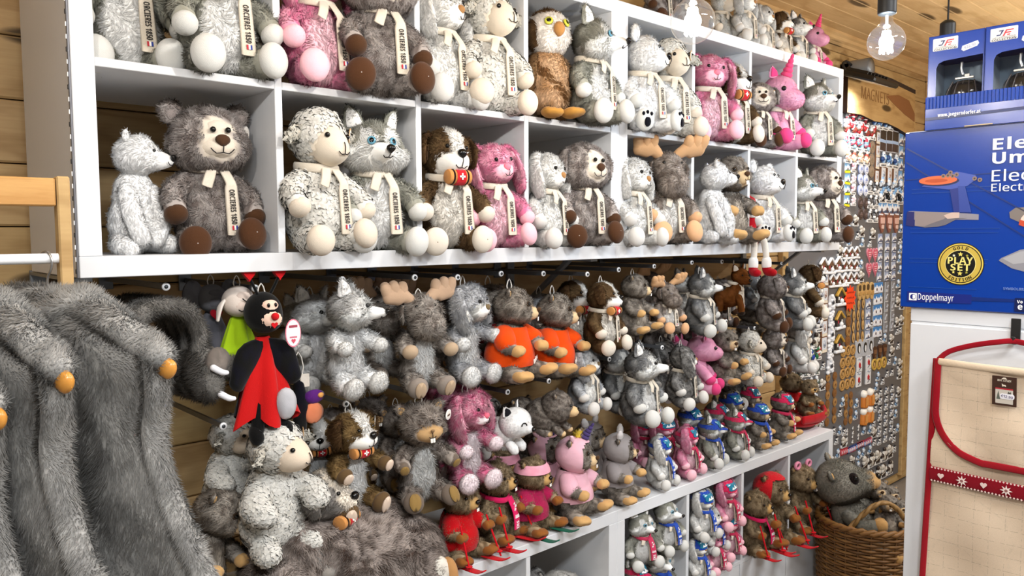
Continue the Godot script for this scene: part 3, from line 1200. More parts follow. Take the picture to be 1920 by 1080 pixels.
	pol = [[oval(0.052, 0.052, 48, c), "1a1508", 0.0008], [oval(0.050, 0.050, 48, c), "d9bf55", 0.0011], [oval(0.047, 0.047, 48, c), "0c0c10", 0.0013], [oval(0.045, 0.045, 48, c), "c9ae4a", 0.0015], [oval(0.0345, 0.0345, 40, c), "e9d98c", 0.0017], [oval(0.033, 0.033, 40, c), "07070a", 0.0019]]
	for q in [[0.0, 0.0235, 0.0062, "e6d46a"], [-0.0145, 0.0205, 0.0038, "f4f0d8"], [0.0145, 0.0205, 0.0038, "a8a03c"], [0.0, -0.0235, 0.0062, "e6d46a"], [-0.0145, -0.0205, 0.0038, "e6d46a"], [0.0145, -0.0205, 0.0038, "a8a03c"]]:
		pol.append([starp(q[2], q[2] * 0.45, 5, c + Vector2(q[0], q[1])), q[3], 0.0021])
	ink(f, "gold_seal", pol)
	lettering(f, "seal_text", "PLAY", 0.0165, c + Vector2(0, 0.0085), "e4d87c", true, 0.056, 0.0, 0.002, false)
	lettering(f, "seal_text", "SET", 0.0165, c + Vector2(0, -0.0085), "e4d87c", true, 0.043, 0.0, 0.002, false)
	for w in [["GOLD", 1.0], ["EDITION", -1.0]]:
		var s: String = w[0]
		for q in s.length():
			var a: float = (q - (s.length() - 1) / 2.0) * (0.24 if w[1] > 0 else 0.2)
			var dirn := Vector2(sin(a), cos(a) * w[1])
			lettering(f, "seal_text", s[q], 0.0075, c + dirn * 0.0395, "14110a", true, 0.0, -a * w[1], 0.0017, false)
	# maker's banner
	pol = [[P2([0.017, 0.014, 0.165, 0.017, 0.165, 0.039, 0.017, 0.041]), "10267a", 0.0008], [P2([0.165, 0.024, 0.34, 0.03, 0.34, 0.033, 0.165, 0.034]), "0b2a72", 0.0006], [rrect(0.0185, 0.0185, 0.001, Vector2(0.031, 0.0275)), "f2f2f4", 0.0012], [oval(0.007, 0.007, 24, Vector2(0.0315, 0.0275)), "10267a", 0.0014], [oval(0.0045, 0.0055, 20, Vector2(0.033, 0.0275)), "f2f2f4", 0.0016], [P2([0.0285, 0.022, 0.0305, 0.022, 0.0305, 0.033, 0.0285, 0.033]), "10267a", 0.0018]]
	ink(f, "maker_banner", pol)
	lettering(f, "maker_name", "Doppelmayr", 0.0155, Vector2(0.043, 0.0265), "f2f2f4", false, 0.083, 0.0, 0.0012)
	# headings
	lettering(f, "heading", "Ele", 0.0265, Vector2(0.199, 0.4), "eef2fa", true, 0.07)
	lettering(f, "heading", "Um", 0.0265, Vector2(0.199, 0.366), "eef2fa", true, 0.075)
	lettering(f, "subheading", "Elec", 0.0255, Vector2(0.199, 0.325), "eef2fa", false, 0.078)
	lettering(f, "subheading", "Electr", 0.0175, Vector2(0.199, 0.297), "eef2fa", false, 0.076)
	lettering(f, "small_print", "SYMBOLBILDER / S", 0.0055, Vector2(0.232, 0.058), "7f9bd0", false, 0.07)
	ink(f, "corner_label", [[rrect(0.06, 0.032, 0.002, Vector2(0.286, 0.021)), "0a1a4e", 0.001]])
	lettering(f, "corner_text", "Vo", 0.007, Vector2(0.261, 0.0285), "ffffff", true)
	lettering(f, "corner_text", "e", 0.0145, Vector2(0.263, 0.0155), "ffffff", true)
	# worn light edge
	b = Bag.new()
	bx(b, Vector3(0.0, 0.4447, 0.31), Vector3(0.0025, 0.0012, 0.6), 0.0002, C("c9d4ea"))
	part("worn_edge", b.mesh(vc_mat(0.5)), o)

func display_tray(at: Vector3):
	var o := thing("display_tray", "low blue display carton with a printed web address, holding two boxes", "box", at, 0.02)
	var b := Bag.new()
	var c := C("0b3c9c")
	bx(b, Vector3(0.003, 0.04, 0.15), Vector3(0.005, 0.08, 0.32), 0.001, c)
	bx(b, Vector3(0.14, 0.04, -0.0075), Vector3(0.27, 0.08, 0.005), 0.001, c)
	bx(b, Vector3(0.14, 0.04, 0.3075), Vector3(0.27, 0.08, 0.005), 0.001, c)
	bx(b, Vector3(0.14, 0.003, 0.15), Vector3(0.27, 0.005, 0.31), 0.001, c)
	part("carton", b.mesh(vc_mat(0.2)), o)
	# fold ridges along the upper edge
	b = Bag.new()
	for k in 40:
		sweep(b, [Vector3(0.0, 0.052, -0.005 + k * 0.008), Vector3(0.0, 0.081, -0.005 + k * 0.008)], [Vector2(0.0038, 0.0004), Vector2(0.0038, 0.0006)], Vector3(0, 0, 1), 6, coat("0b3c9c", "0b3c9c"), 1)
	part("ridged_edge", b.mesh(vc_mat(0.5)), o)
	var f := Node3D.new()
	f.name = "print"
	f.rotation.y = -PI / 2
	o.add_child(f, true)
	var pol := []
	pol.append([P2([-0.009, 0.024, 0.31, 0.03, 0.31, 0.037, -0.009, 0.031]), "06245f", 0.0008])
	ink(f, "stripe", pol)
	lettering(f, "web_address", "www.jaegerndorfer.at", 0.0085, Vector2(0.02, 0.0335), "f4f6fb", true, 0.094)
	b = Bag.new()
	bx(b, Vector3(-0.001, 0.002, 0.11), Vector3(0.002, 0.0025, 0.06), 0.0004, C("c9b48c"))
	part("torn_edge", b.mesh(vc_mat(0.8)), o)

func small_box(at: Vector3, idx: int):
	var o := thing("gondola_box", ["left blue window box with a toy gondola and a red and blue logo", "right blue window box with a toy gondola, cut by the picture's edge"][idx], "box", at, 0.02, "blue window boxes in the display carton")
	var w := 0.124
	var h := 0.226
	var d := 0.11
	var c := C("0c3da0")
	var m := vc_mat(0.25)
	var b := Bag.new()
	# frame of the front with a window
	var win := PackedVector2Array([Vector2(0.019, 0.075), Vector2(0.019, 0.147), Vector2(0.024, 0.158), Vector2(0.036, 0.163), Vector2(w - 0.003, 0.167), Vector2(w - 0.003, 0.075)])
	var pc := func(u, v): return Vector3(0, v, u)
	poly(b, [pc.call(0, 0), pc.call(w, 0), pc.call(w, 0.075), pc.call(0, 0.075)], Vector3(-1, 0, 0), c)
	poly(b, [pc.call(0, 0.075), pc.call(0.019, 0.075), pc.call(0.019, 0.147), pc.call(0, 0.165)], Vector3(-1, 0, 0), c)
	poly(b, [pc.call(0, 0.165), pc.call(0.019, 0.147), pc.call(0.024, 0.158), pc.call(0.036, 0.163), pc.call(0.036, h)], Vector3(-1, 0, 0), c)
	poly(b, [pc.call(0, 0.165), pc.call(0.036, h), pc.call(0, h)], Vector3(-1, 0, 0), c)
	poly(b, [pc.call(0.036, 0.163), pc.call(w - 0.003, 0.167), pc.call(w - 0.003, h), pc.call(0.036, h)], Vector3(-1, 0, 0), c)
	poly(b, [pc.call(w - 0.003, 0.075), pc.call(w, 0.075), pc.call(w, h), pc.call(w - 0.003, h)], Vector3(-1, 0, 0), c)
	for q in [[Vector3(d / 2, h / 2, 0.001), Vector3(d, h, 0.002)], [Vector3(d / 2, h / 2, w - 0.001), Vector3(d, h, 0.002)], [Vector3(d / 2, h - 0.001, w / 2), Vector3(d, 0.002, w)], [Vector3(d / 2, 0.001, w / 2), Vector3(d, 0.002, w)], [Vector3(d - 0.001, h / 2, w / 2), Vector3(0.002, h, w)]]:
		bx(b, q[0], q[1], 0.0005, c)
	part("carton", b.mesh(m), o)
	# grey inside
	b = Bag.new()
	bx(b, Vector3(d - 0.01, 0.12, w / 2), Vector3(0.003, 0.1, w - 0.006), 0.0005, C("8fa3b3"))
	bx(b, Vector3(d / 2, 0.12, 0.005), Vector3(d - 0.01, 0.1, 0.003), 0.0005, C("a9b6c0"))
	part("inner_card", b.mesh(vc_mat(0.6)), o)
	# gondola: dark ribbed cabin, white hanger bar, grey arm
	b = Bag.new()
	star(b, [[Vector3(0, 0, 0), Vector3(0.034, 0.034, 0.046)], [Vector3(0, -0.03, 0), Vector3(0.036, 0.03, 0.049)]], Vector3(0, 0, 0), 28, 16, coat("231f1c", "2e2925"))
	var cab := part("gondola_cabin", b.mesh(vc_mat(0.15)), o, Vector3(0.05, 0.085, 0.072))
	b = Bag.new()
	for k in 5:
		sweep(b, [Vector3(-0.034, -0.03, -0.036 + k * 0.018), Vector3(-0.033, 0.0, -0.032 + k * 0.016), Vector3(-0.02, 0.028, -0.024 + k * 0.012)], [Vector2(0.0018, 0.003), Vector2(0.0018, 0.003), Vector2(0.0018, 0.003)], Vector3(0, 0, 1), 6, coat("4a4440", "4a4440"), 3)
	part("cabin_ribs", b.mesh(vc_mat(0.3)), cab)
	b = Bag.new()
	bx(b, Vector3(-0.012, 0.037, 0), Vector3(0.008, 0.005, 0.042), 0.001, C("dedad0"))
	bx(b, Vector3(-0.012, 0.042, 0.006), Vector3(0.008, 0.008, 0.012), 0.001, C("b9b7b0"))
	part("hanger_bar", b.mesh(vc_mat(0.3, 0.3)), cab)
	b = Bag.new()
	sweep(b, [Vector3(-0.012, 0.045, -0.004), Vector3(-0.012, 0.06, -0.008), Vector3(-0.012, 0.075, -0.007)], [Vector2(0.0035, 0.0025), Vector2(0.0035, 0.0025), Vector2(0.004, 0.0025)], Vector3(0, 0, 1), 10, coat("a9abad", "a9abad"), 4)
	part("arm", b.mesh(vc_mat(0.25, 0.7)), cab)
	# window film
	b = Bag.new()
	var wp := []
	for q in win:
		wp.append(Vector3(0.001, q.y, q.x))
	poly(b, wp, Vector3(-1, 0, 0), Color.WHITE)
	part("window_film", b.mesh(M.glass), o)
	# logo card, sticker
	var f := Node3D.new()
	f.name = "print"
	f.rotation.y = -PI / 2
	o.add_child(f, true)
	var y0 := 0.204
	var pol := [[rrect(0.056, 0.03, 0.002, Vector2(0.038, y0)), "f1f1ee", 0.0008]]
	pol.append([P2([0.022, y0 - 0.003, 0.031, y0 - 0.003, 0.038, y0 + 0.009, 0.028, y0 + 0.009, 0.0275, y0 + 0.0065, 0.033, y0 + 0.0065, 0.030, y0 - 0.0005, 0.0235, y0 - 0.0005]), "1c2c66", 0.0012])
	pol.append([P2([0.035, y0 - 0.005, 0.042, y0 + 0.009, 0.058, y0 + 0.009, 0.057, y0 + 0.0065, 0.044, y0 + 0.0065, 0.0425, y0 + 0.0035, 0.053, y0 + 0.0035, 0.052, y0 + 0.001, 0.0415, y0 + 0.001, 0.0385, y0 - 0.005]), "cc2436", 0.0012])
	pol.append([P2([0.044, y0 - 0.004, 0.05, y0 - 0.004, 0.051, y0 - 0.0015, 0.045, y0 - 0.0015]), "cc2436", 0.0012])
	ink(f, "logo_card", pol)
	lettering(f, "logo_text", "JAEGERNDORFER", 0.0038, Vector2(0.038, y0 - 0.0078), "8a8a8c", false, 0.048, 0.0, 0.001, false)
	lettering(f, "logo_text", "COLLECTION", 0.0042, Vector2(0.038, y0 - 0.0122), "3a3a3c", true, 0.05, 0.0, 0.001, false)
	ink(f, "price_sticker", [[P2([0.074, 0.183, 0.079, 0.179, 0.108, 0.187, 0.112, 0.193, 0.109, 0.2, 0.076, 0.192]), "dfe2ee", 0.0012]])
	lettering(f, "price", "€22,50", 0.006, Vector2(0.081, 0.1865), "9aa0b4", false, 0.024, 0.22, 0.0014)

func apron(at: Vector3):
	# u runs along +z, the cloth hangs 3 cm in front of the cabinet face
	var o := thing("apron", "cream checked apron bordered in red with a ribbon of hearts and edelweiss", "apron", at)
	var U0 := 0.072   # left edge of the bib at the top
	var top := 1.292
	var P := coat("d3b795", "ddc3a2", 4.0)
	var cloth := func(nm: String, outline: Callable, rows: int, y0: float, y1: float, w: float, col: String):
		var V := PackedVector3Array()
		var K := PackedColorArray()
		var nu := 26
		for j in rows + 1:
			var y := lerpf(y0, y1, float(j) / rows)
			var l: float = outline.call(y)
			for k in nu:
				var u := lerpf(l, w, float(k) / (nu - 1))
				var wave := 0.004 * sin(u * 31.0 + y * 17.0) + 0.003 * sin(u * 11.0 - y * 29.0) + 0.002 * noise.get_noise_2d(u * 14.0, y * 14.0)
				V.append(Vector3(-wave, y, u))
				K.append(C(col))
		var b := Bag.new()
		grid(b, V, K, nu, rows, PackedByteArray(), false)
		return part(nm, b.mesh(M.check), o)
	M.check = check_mat()
	var left := func(y): return U0 + (0.0 if y > 1.12 else -0.0) - (top - y) * 0.028
	cloth.call("skirt", left, 40, top - 0.004, 0.62, 0.62, "ffffff")
	# upper flap (front pocket) with a rounded corner
	var flap := func(y):
		var r := 0.12
		var yb := 1.052
		var l: float = U0 + 0.004 - (top - y) * 0.02
		if y < yb + r:
			var t: float = (yb + r - y) / r
			return l + r * (1.0 - sqrt(maxf(0.0, 1.0 - t * t)))
		return l
	var fl: MeshInstance3D = cloth.call("flap", flap, 34, top, 1.0525, 0.62, "ffffff")
	fl.position.x = -0.008
	# red binding along flap and skirt edges
	var red := coat("8f1520", "a01c26", 5.0)
	var pts := []
	var rad := []
	for k in 20:
		var y := lerpf(top, 1.0528, k / 19.0)
		pts.append(Vector3(-0.011, y, flap.call(y) + 0.001))
		rad.append(Vector2(0.0085, 0.0022))
	for u in [0.2, 0.3, 0.45, 0.62]:
		pts.append(Vector3(-0.011, 1.0525 - 0.0, u))
		rad.append(Vector2(0.0085, 0.0022))
	var b := Bag.new()
	sweep_band(b, pts, 0.0085, red)
	part("flap_binding", b.mesh(M.cloth), o)
	pts = []
	for k in 12:
		var y := lerpf(top, 0.62, k / 11.0)
		pts.append(Vector3(-0.003, y, left.call(y) - 0.002))
	b = Bag.new()
	sweep_band(b, pts, 0.0075, red)
	part("edge_binding", b.mesh(M.cloth), o)
	# neck strap going up to the hook
	b = Bag.new()
	pts = [Vector3(-0.008, 1.292, 0.078), Vector3(-0.007, 1.314, 0.1), Vector3(-0.006, 1.334, 0.15), Vector3(-0.008, 1.348, 0.205), Vector3(0.0, 1.352, 0.234), Vector3(-0.006, 1.348, 0.27), Vector3(-0.006, 1.33, 0.35), Vector3(-0.006, 1.295, 0.43)]
	sweep_band(b, pts, 0.0065, red)
	part("neck_strap", b.mesh(M.cloth), o)
	# hem roll along the top of the flap
	b = Bag.new()
	sweep(b, [Vector3(-0.01, 1.287, 0.08), Vector3(-0.013, 1.284, 0.2), Vector3(-0.011, 1.283, 0.4), Vector3(-0.01, 1.283, 0.62)], [Vector2(0.009, 0.004), Vector2(0.009, 0.005), Vector2(0.009, 0.005), Vector2(0.009, 0.004)], Vector3(0, 1, 0), 10, coat("cbb69c", "d4c0a6", 4.0), 6)
	part("hem_roll", b.mesh(M.plush), o)
	# woven ribbon
	var rib := Node3D.new()
	b = Bag.new()
	var yr := 1.0
	sweep_band(b, [Vector3(-0.0065, yr + 0.002, 0.066), Vector3(-0.0085, yr + 0.001, 0.15), Vector3(-0.0085, yr - 0.001, 0.3), Vector3(-0.0085, yr - 0.004, 0.62)], 0.0185, coat("7a0f1c", "86141f", 4.0))
	var rb := part("woven_ribbon", b.mesh(M.cloth), o)
	b = Bag.new()
	for k in 60:
		var u := 0.072 + k * 0.0075
		var yy := yr + 0.003 - (u - 0.066) * 0.011
		for s in [-1.0, 1.0]:
			var q: float = yy + s * 0.0163
			poly(b, [Vector3(-0.0135, q - 0.0026, u), Vector3(-0.0135, q, u + 0.0026), Vector3(-0.0135, q + 0.0026, u), Vector3(-0.0135, q, u - 0.0026)], Vector3(-1, 0, 0), C("e6c9c0"))
	part("ribbon_dots", b.mesh(vc_mat(0.8)), rb).set_meta("kind", "stuff")
	for k in 6:
		var u := 0.093 + k * 0.0475
		var yy := yr + 0.001 - (u - 0.066) * 0.011
		b = Bag.new()
		if k % 2 == 0:
			plate(b, heart(0.0145, 0.0145), 0.001, C("dcc3bd"))
		else:
			plate(b, starp(0.013, 0.0055, 8), 0.001, C("e6d3cb"))
			plate(b, oval(0.0035, 0.0035, 12), 0.0016, C("8c5a58"))
		var q := part("heart_print" if k % 2 == 0 else "edelweiss_print", b.mesh(vc_mat(0.8)), rb, Vector3(-0.0138, yy, u))
		q.rotation.y = -PI / 2
	# swing tag
	var tg := Node3D.new()
	tg.name = "price_tag"
	tg.position = Vector3(-0.0225, 1.236, 0.226)
	tg.rotation = Vector3(0.1, -PI / 2, 0)
	o.add_child(tg)
	b = Bag.new()
	plate(b, rrect(0.05, 0.07, 0.001), 0.0008, C("3c2418"), -0.0008)
	part("card", b.mesh(vc_mat(0.5)), tg)
	b = Bag.new()
	plate(b, rrect(0.036, 0.036, 0.001, Vector2(0.0, -0.012)), 0.0012, C("c9c2b6"))
	plate(b, P2([-0.018, 0.004, 0.018, 0.004, 0.018, 0.007, -0.018, 0.007]), 0.0014, C("b02434"))
	plate(b, P2([-0.016, -0.02, -0.008, -0.02, -0.012, 0.0]), 0.0014, C("5c6258"))
	plate(b, P2([0.006, -0.007, 0.015, -0.007, 0.013, 0.001, 0.0115, -0.003, 0.009, 0.001]), 0.0014, C("4c4a44"))
	plate(b, P2([-0.006, 0.029, 0.006, 0.029, 0.002, 0.033, -0.002, 0.0325]), 0.0012, C("e3d9c6"))
	plate(b, P2([-0.004, 0.011, 0.0, 0.0125, 0.004, 0.011, 0.003, 0.015, -0.002, 0.0155, -0.005, 0.018]), 0.0012, C("e3d9c6"))
	part("picture", b.mesh(vc_mat(0.6)), tg)
	lettering(tg, "tag_text", "HOC A PAIN", 0.0042, Vector2(0, 0.0255), "e3d9c6", true, 0.028, 0.0, 0.001, false, true)
	b = Bag.new()
	plate(b, rrect(0.03, 0.013, 0.005, Vector2(0.006, -0.012)), 0.0018, C("eceaf0"))
	part("sticker", b.mesh(vc_mat(0.5)), tg)
	lettering(tg, "price", "€12.90", 0.0062, Vector2(0.006, -0.012), "77728a", true, 0.024, -0.1, 0.0019, false)

# a flat ribbon following points in a plane x = const
func sweep_band(b: Bag, pts: Array, half: float, P: Dictionary):
	var rad := []
	for k in pts.size():
		rad.append(Vector2(0.0018, half))
	sweep(b, pts, rad, Vector3(1, 0, 0), 8, P, 3)

func check_mat() -> StandardMaterial3D:
	var im := Image.create(256, 256, true, Image.FORMAT_RGB8)
	var r := RandomNumberGenerator.new()
	r.seed = 5
	for y in 256:
		for x in 256:
			var c := Color("d4bfa6") * r.randf_range(0.95, 1.03)
			var ly := int(noise.get_noise_1d(x * 0.03) * 3.0)
			if (y + ly) % 64 < 1 and noise.get_noise_2d(x * 0.05, int(y / 64) * 9.0) > -0.25:
				c = Color("8b7f70")
			elif x % 64 < 1 and noise.get_noise_2d(y * 0.05, int(x / 64) * 7.0 + 50.0) > 0.0:
				c = Color("978b7c")
			im.set_pixel(x, y, c)
	im.generate_mipmaps()
	var m := StandardMaterial3D.new()
	m.albedo_texture = ImageTexture.create_from_image(im)
	m.vertex_color_use_as_albedo = true
	m.roughness = 0.9
	m.metallic_specular = 0.2
	m.cull_mode = BaseMaterial3D.CULL_DISABLED
	m.uv1_triplanar = true
	m.uv1_scale = Vector3(7.5, 7.5, 7.5)
	return m

# ------------------------------------------------------------------ plush toys
# Every kind is built once, 1 unit tall, sitting on y = 0 and looking along +z; toys() places copies of it.
var K := {}

func vv(x: float, y: float, z: float) -> Vector3:
	return Vector3(x, y, z)

func mir(v: Vector3, s: float) -> Vector3:
	return Vector3(v.x * s, v.y, v.z)

func cover(b: Bag, from: int, P: Dictionary, S: Dictionary, flow := Vector3(0, -0.7, 0.1), k := 1.0):
	if S.get("curly", false):
		wool(b, from, P, S.get("dens", 2600.0) * k * 1.4, 0.036, 0.036)
	elif S.get("fl", 0.03) > 0.0:
		fur(b, from, P, S.get("dens", 9000.0) * k, S.get("fl", 0.03), S.get("fw", 0.0075), S.get("lift", 0.5), flow, 0.8)

func on_face(E: Array, x: float, y: float, lift := 0.0) -> Vector3:
	var z := 0.3
	var p := Vector3.ZERO
	for k in 4:
		var d := Vector3(x, y, z).normalized()
		p = d * (star_r(E, d) + lift)
		# slide the direction until the point lies over (x, y)
		var f := Vector2(p.x, p.y).length()
		var g := Vector2(x, y).length()
		if g < 0.004:
			break
		z *= clampf(f / g, 0.5, 1.6)
	return p

func line_tube(b: Bag, pts: Array, r: float, col: String):
	var rad := []
	for k in pts.size():
		rad.append(Vector2(r, r))
	sweep(b, pts, rad, Vector3(0.3, 0.2, 1), 6, coat(col, col), 2)

func flip_copy(b: Bag) -> Bag:
	var r := Bag.new()
	for p in b.v:
		r.v.append(Vector3(-p.x, p.y, p.z))
	for p in b.n:
		r.n.append(Vector3(-p.x, p.y, p.z))
	r.c = b.c
	r.cut_v = b.cut_v
	r.cut_i = b.cut_i
	r.strand = b.strand
	for k in range(0, b.i.size(), 3):
		r.i.append_array([b.i[k], b.i[k + 2], b.i[k + 1]])
	return r

func pair(called: String, b: Bag, parent: Node3D, at: Vector3, mat: Material) -> Array:
	var r := []
	var f := flip_copy(b)
	r.append(part(called, b.mesh(mat), parent, at))
	r.append(part(called, f.mesh(mat), parent, Vector3(-at.x, at.y, at.z)))
	return r

func make_plush(S: Dictionary) -> Node3D:
	var root := Node3D.new()
	var Z0 := Vector3.ZERO
	var P := coat(S.a, S.b, S.get("f", 9.0), S.get("zones", []))
	var PL := coat(S.get("la", S.a), S.get("lb", S.b), S.get("f", 9.0), S.get("lz", []))
	var bump: float = S.get("bump", 0.012)
	# body
	var b := Bag.new()
	var body: Array = S.get("body", [[vv(0, 0.24, 0), vv(0.225, 0.245, 0.19)], [vv(0, 0.42, -0.01), vv(0.165, 0.2, 0.145)]])
	star(b, body, vv(0, 0.3, 0), 26, 22, P, bump)
	cover(b, 0, P, S)
	part("body", b.mesh(M.fur), root)
	# head
	var hp: Vector3 = S.get("head", vv(0, 0.74, 0.03))
	var he: Array = S.get("he", [[Z0, vv(0.23, 0.21, 0.2)], [vv(0, -0.05, 0.02), vv(0.245, 0.16, 0.18)]])
	var PH := coat(S.get("ha", S.a), S.get("hb", S.b), S.get("f", 9.0), S.get("hz", []).duplicate())
	if S.has("mask"):
		for e in S.mask:
			PH.zones.append([e[0], Vector3.ONE / (e[1] + vv(0.012, 0.012, 0.05)), C(S.get("mc", "e6d8c3")), C(S.get("mc", "e6d8c3")), true])
	b = Bag.new()
	star(b, he, Z0, 28, 24, PH, bump * 0.7)
	cover(b, 0, PH, S, Vector3(0, -0.35, -0.6))
	var head := part("head", b.mesh(M.fur), root, hp)
	# muzzle or face plate
	var face := he.duplicate()
	if S.has("mask"):
		b = Bag.new()
		var mo: Vector3 = S.get("mo", vv(0, 0, 0.08))
		var PM := coat(S.get("mc", "e6d8c3"), S.get("mc", "e6d8c3"), 5.0, S.get("mz", []))
		star(b, S.mask, mo, 24, 18, PM, 0.002)
		if S.get("mask_fur", 0.0) > 0.0:
			fur(b, 0, PM, 9000.0, S.mask_fur, 0.007, 0.5, vv(0, -0.2, -0.6), 0.5)
		part("muzzle", b.mesh(M.plush), head)
		face.append_array(S.mask)
	# eyes
	var er: float = S.get("er", 0.02)
	var ex: Vector2 = S.get("eyes", Vector2(0.075, 0.04))
	if er > 0.0:
		for s in [-1.0, 1.0]:
			var p := on_face(face, ex.x * s, ex.y)
			var out := p.normalized()
			b = Bag.new()
			if S.has("patch"):
				star(b, [[Z0, vv(er * 1.9, er * 2.1, er * 1.0)]], Z0, 14, 10, coat(S.patch, S.patch))
				var q := part("eye_patch", b.mesh(M.plush), head, p - out * er * 0.35)
				q.basis = Basis.looking_at(-out)
				b = Bag.new()
			star(b, [[Z0, vv(er, er, er)]], Z0, 14, 10, coat("0a0808", "0a0808"))
			var eye := part("eye", b.mesh(M.eye), head, p + out * er * (0.35 if S.has("patch") else 0.1))
			if S.has("iris"):
				b = Bag.new()
				lathe(b, [Vector2(0.0, 0.0), Vector2(er * 1.45, 0.0), Vector2(er * 1.3, er * 0.45), Vector2(er * 0.8, er * 0.62)], 18, C(S.iris), Z0, Basis(vv(1, 0, 0), PI / 2))
				var ir := part("iris", b.mesh(vc_mat(0.15)), eye, vv(0, 0, 0))
				ir.basis = Basis.looking_at(-out)
				ir.position = out * er * 0.35
	# nose
	var np: Vector3 = S.get("nose", vv(0, -0.02, 0.2))
	if S.get("nr", vv(0.03, 0.022, 0.02)) != Z0:
		b = Bag.new()
		star(b, [[Z0, S.get("nr", vv(0.03, 0.022, 0.02))], [vv(0, -0.012, -0.004), S.get("nr", vv(0.03, 0.022, 0.02)) * vv(0.55, 0.9, 0.9)]], Z0, 16, 12, coat(S.get("nc", "0d0c0c"), S.get("nc", "0d0c0c")))
		part("nose", b.mesh(M.eye if S.get("nc", "0d0c0c") == "0d0c0c" else M.plush), head, np)
	# mouth
	if S.get("mouth", 0.05) > 0.0:
		var w: float = S.get("mouth", 0.05)
		var my: float = S.get("my", np.y - 0.055)
		b = Bag.new()
		line_tube(b, [on_face(face, 0, np.y - 0.025, 0.002), on_face(face, 0, (np.y + my) * 0.5 - 0.005, 0.002), on_face(face, 0, my, 0.002)], 0.0035, "1c1512")
		line_tube(b, [on_face(face, -w, my + w * 0.32, 0.002), on_face(face, -w * 0.55, my - w * 0.08, 0.002), on_face(face, 0, my, 0.002), on_face(face, w * 0.55, my - w * 0.08, 0.002), on_face(face, w, my + w * 0.32, 0.002)], 0.0035, "1c1512")
		part("mouth", b.mesh(vc_mat(0.8)), head)
	if S.get("teeth", false):
		b = Bag.new()
		var tp := on_face(face, 0, np.y - 0.085, 0.0)
		for s in [-1.0, 1.0]:
			bx(b, tp + vv(0.011 * s, -0.012, 0.004), vv(0.02, 0.045, 0.01), 0.004, C("f4f2ec"))
		part("teeth", b.mesh(vc_mat(0.5)), head)
	ears(S, head, PH)
	limbs(S, root, PL)
	if S.get("scarf", false):
		scarf(S, root, body, hp)
	if S.has("tail"):
		b = Bag.new()
		sweep(b, [vv(0, 0.1, -0.15), vv(0.12, 0.08, -0.22), vv(0.24, 0.1, -0.16)], [Vector2(0.05, 0.05), Vector2(0.06, 0.06), Vector2(0.04, 0.04)], vv(0, 1, 0), 10, P)
		cover(b, 0, P, S)
		part("tail", b.mesh(M.fur), root)
	return root

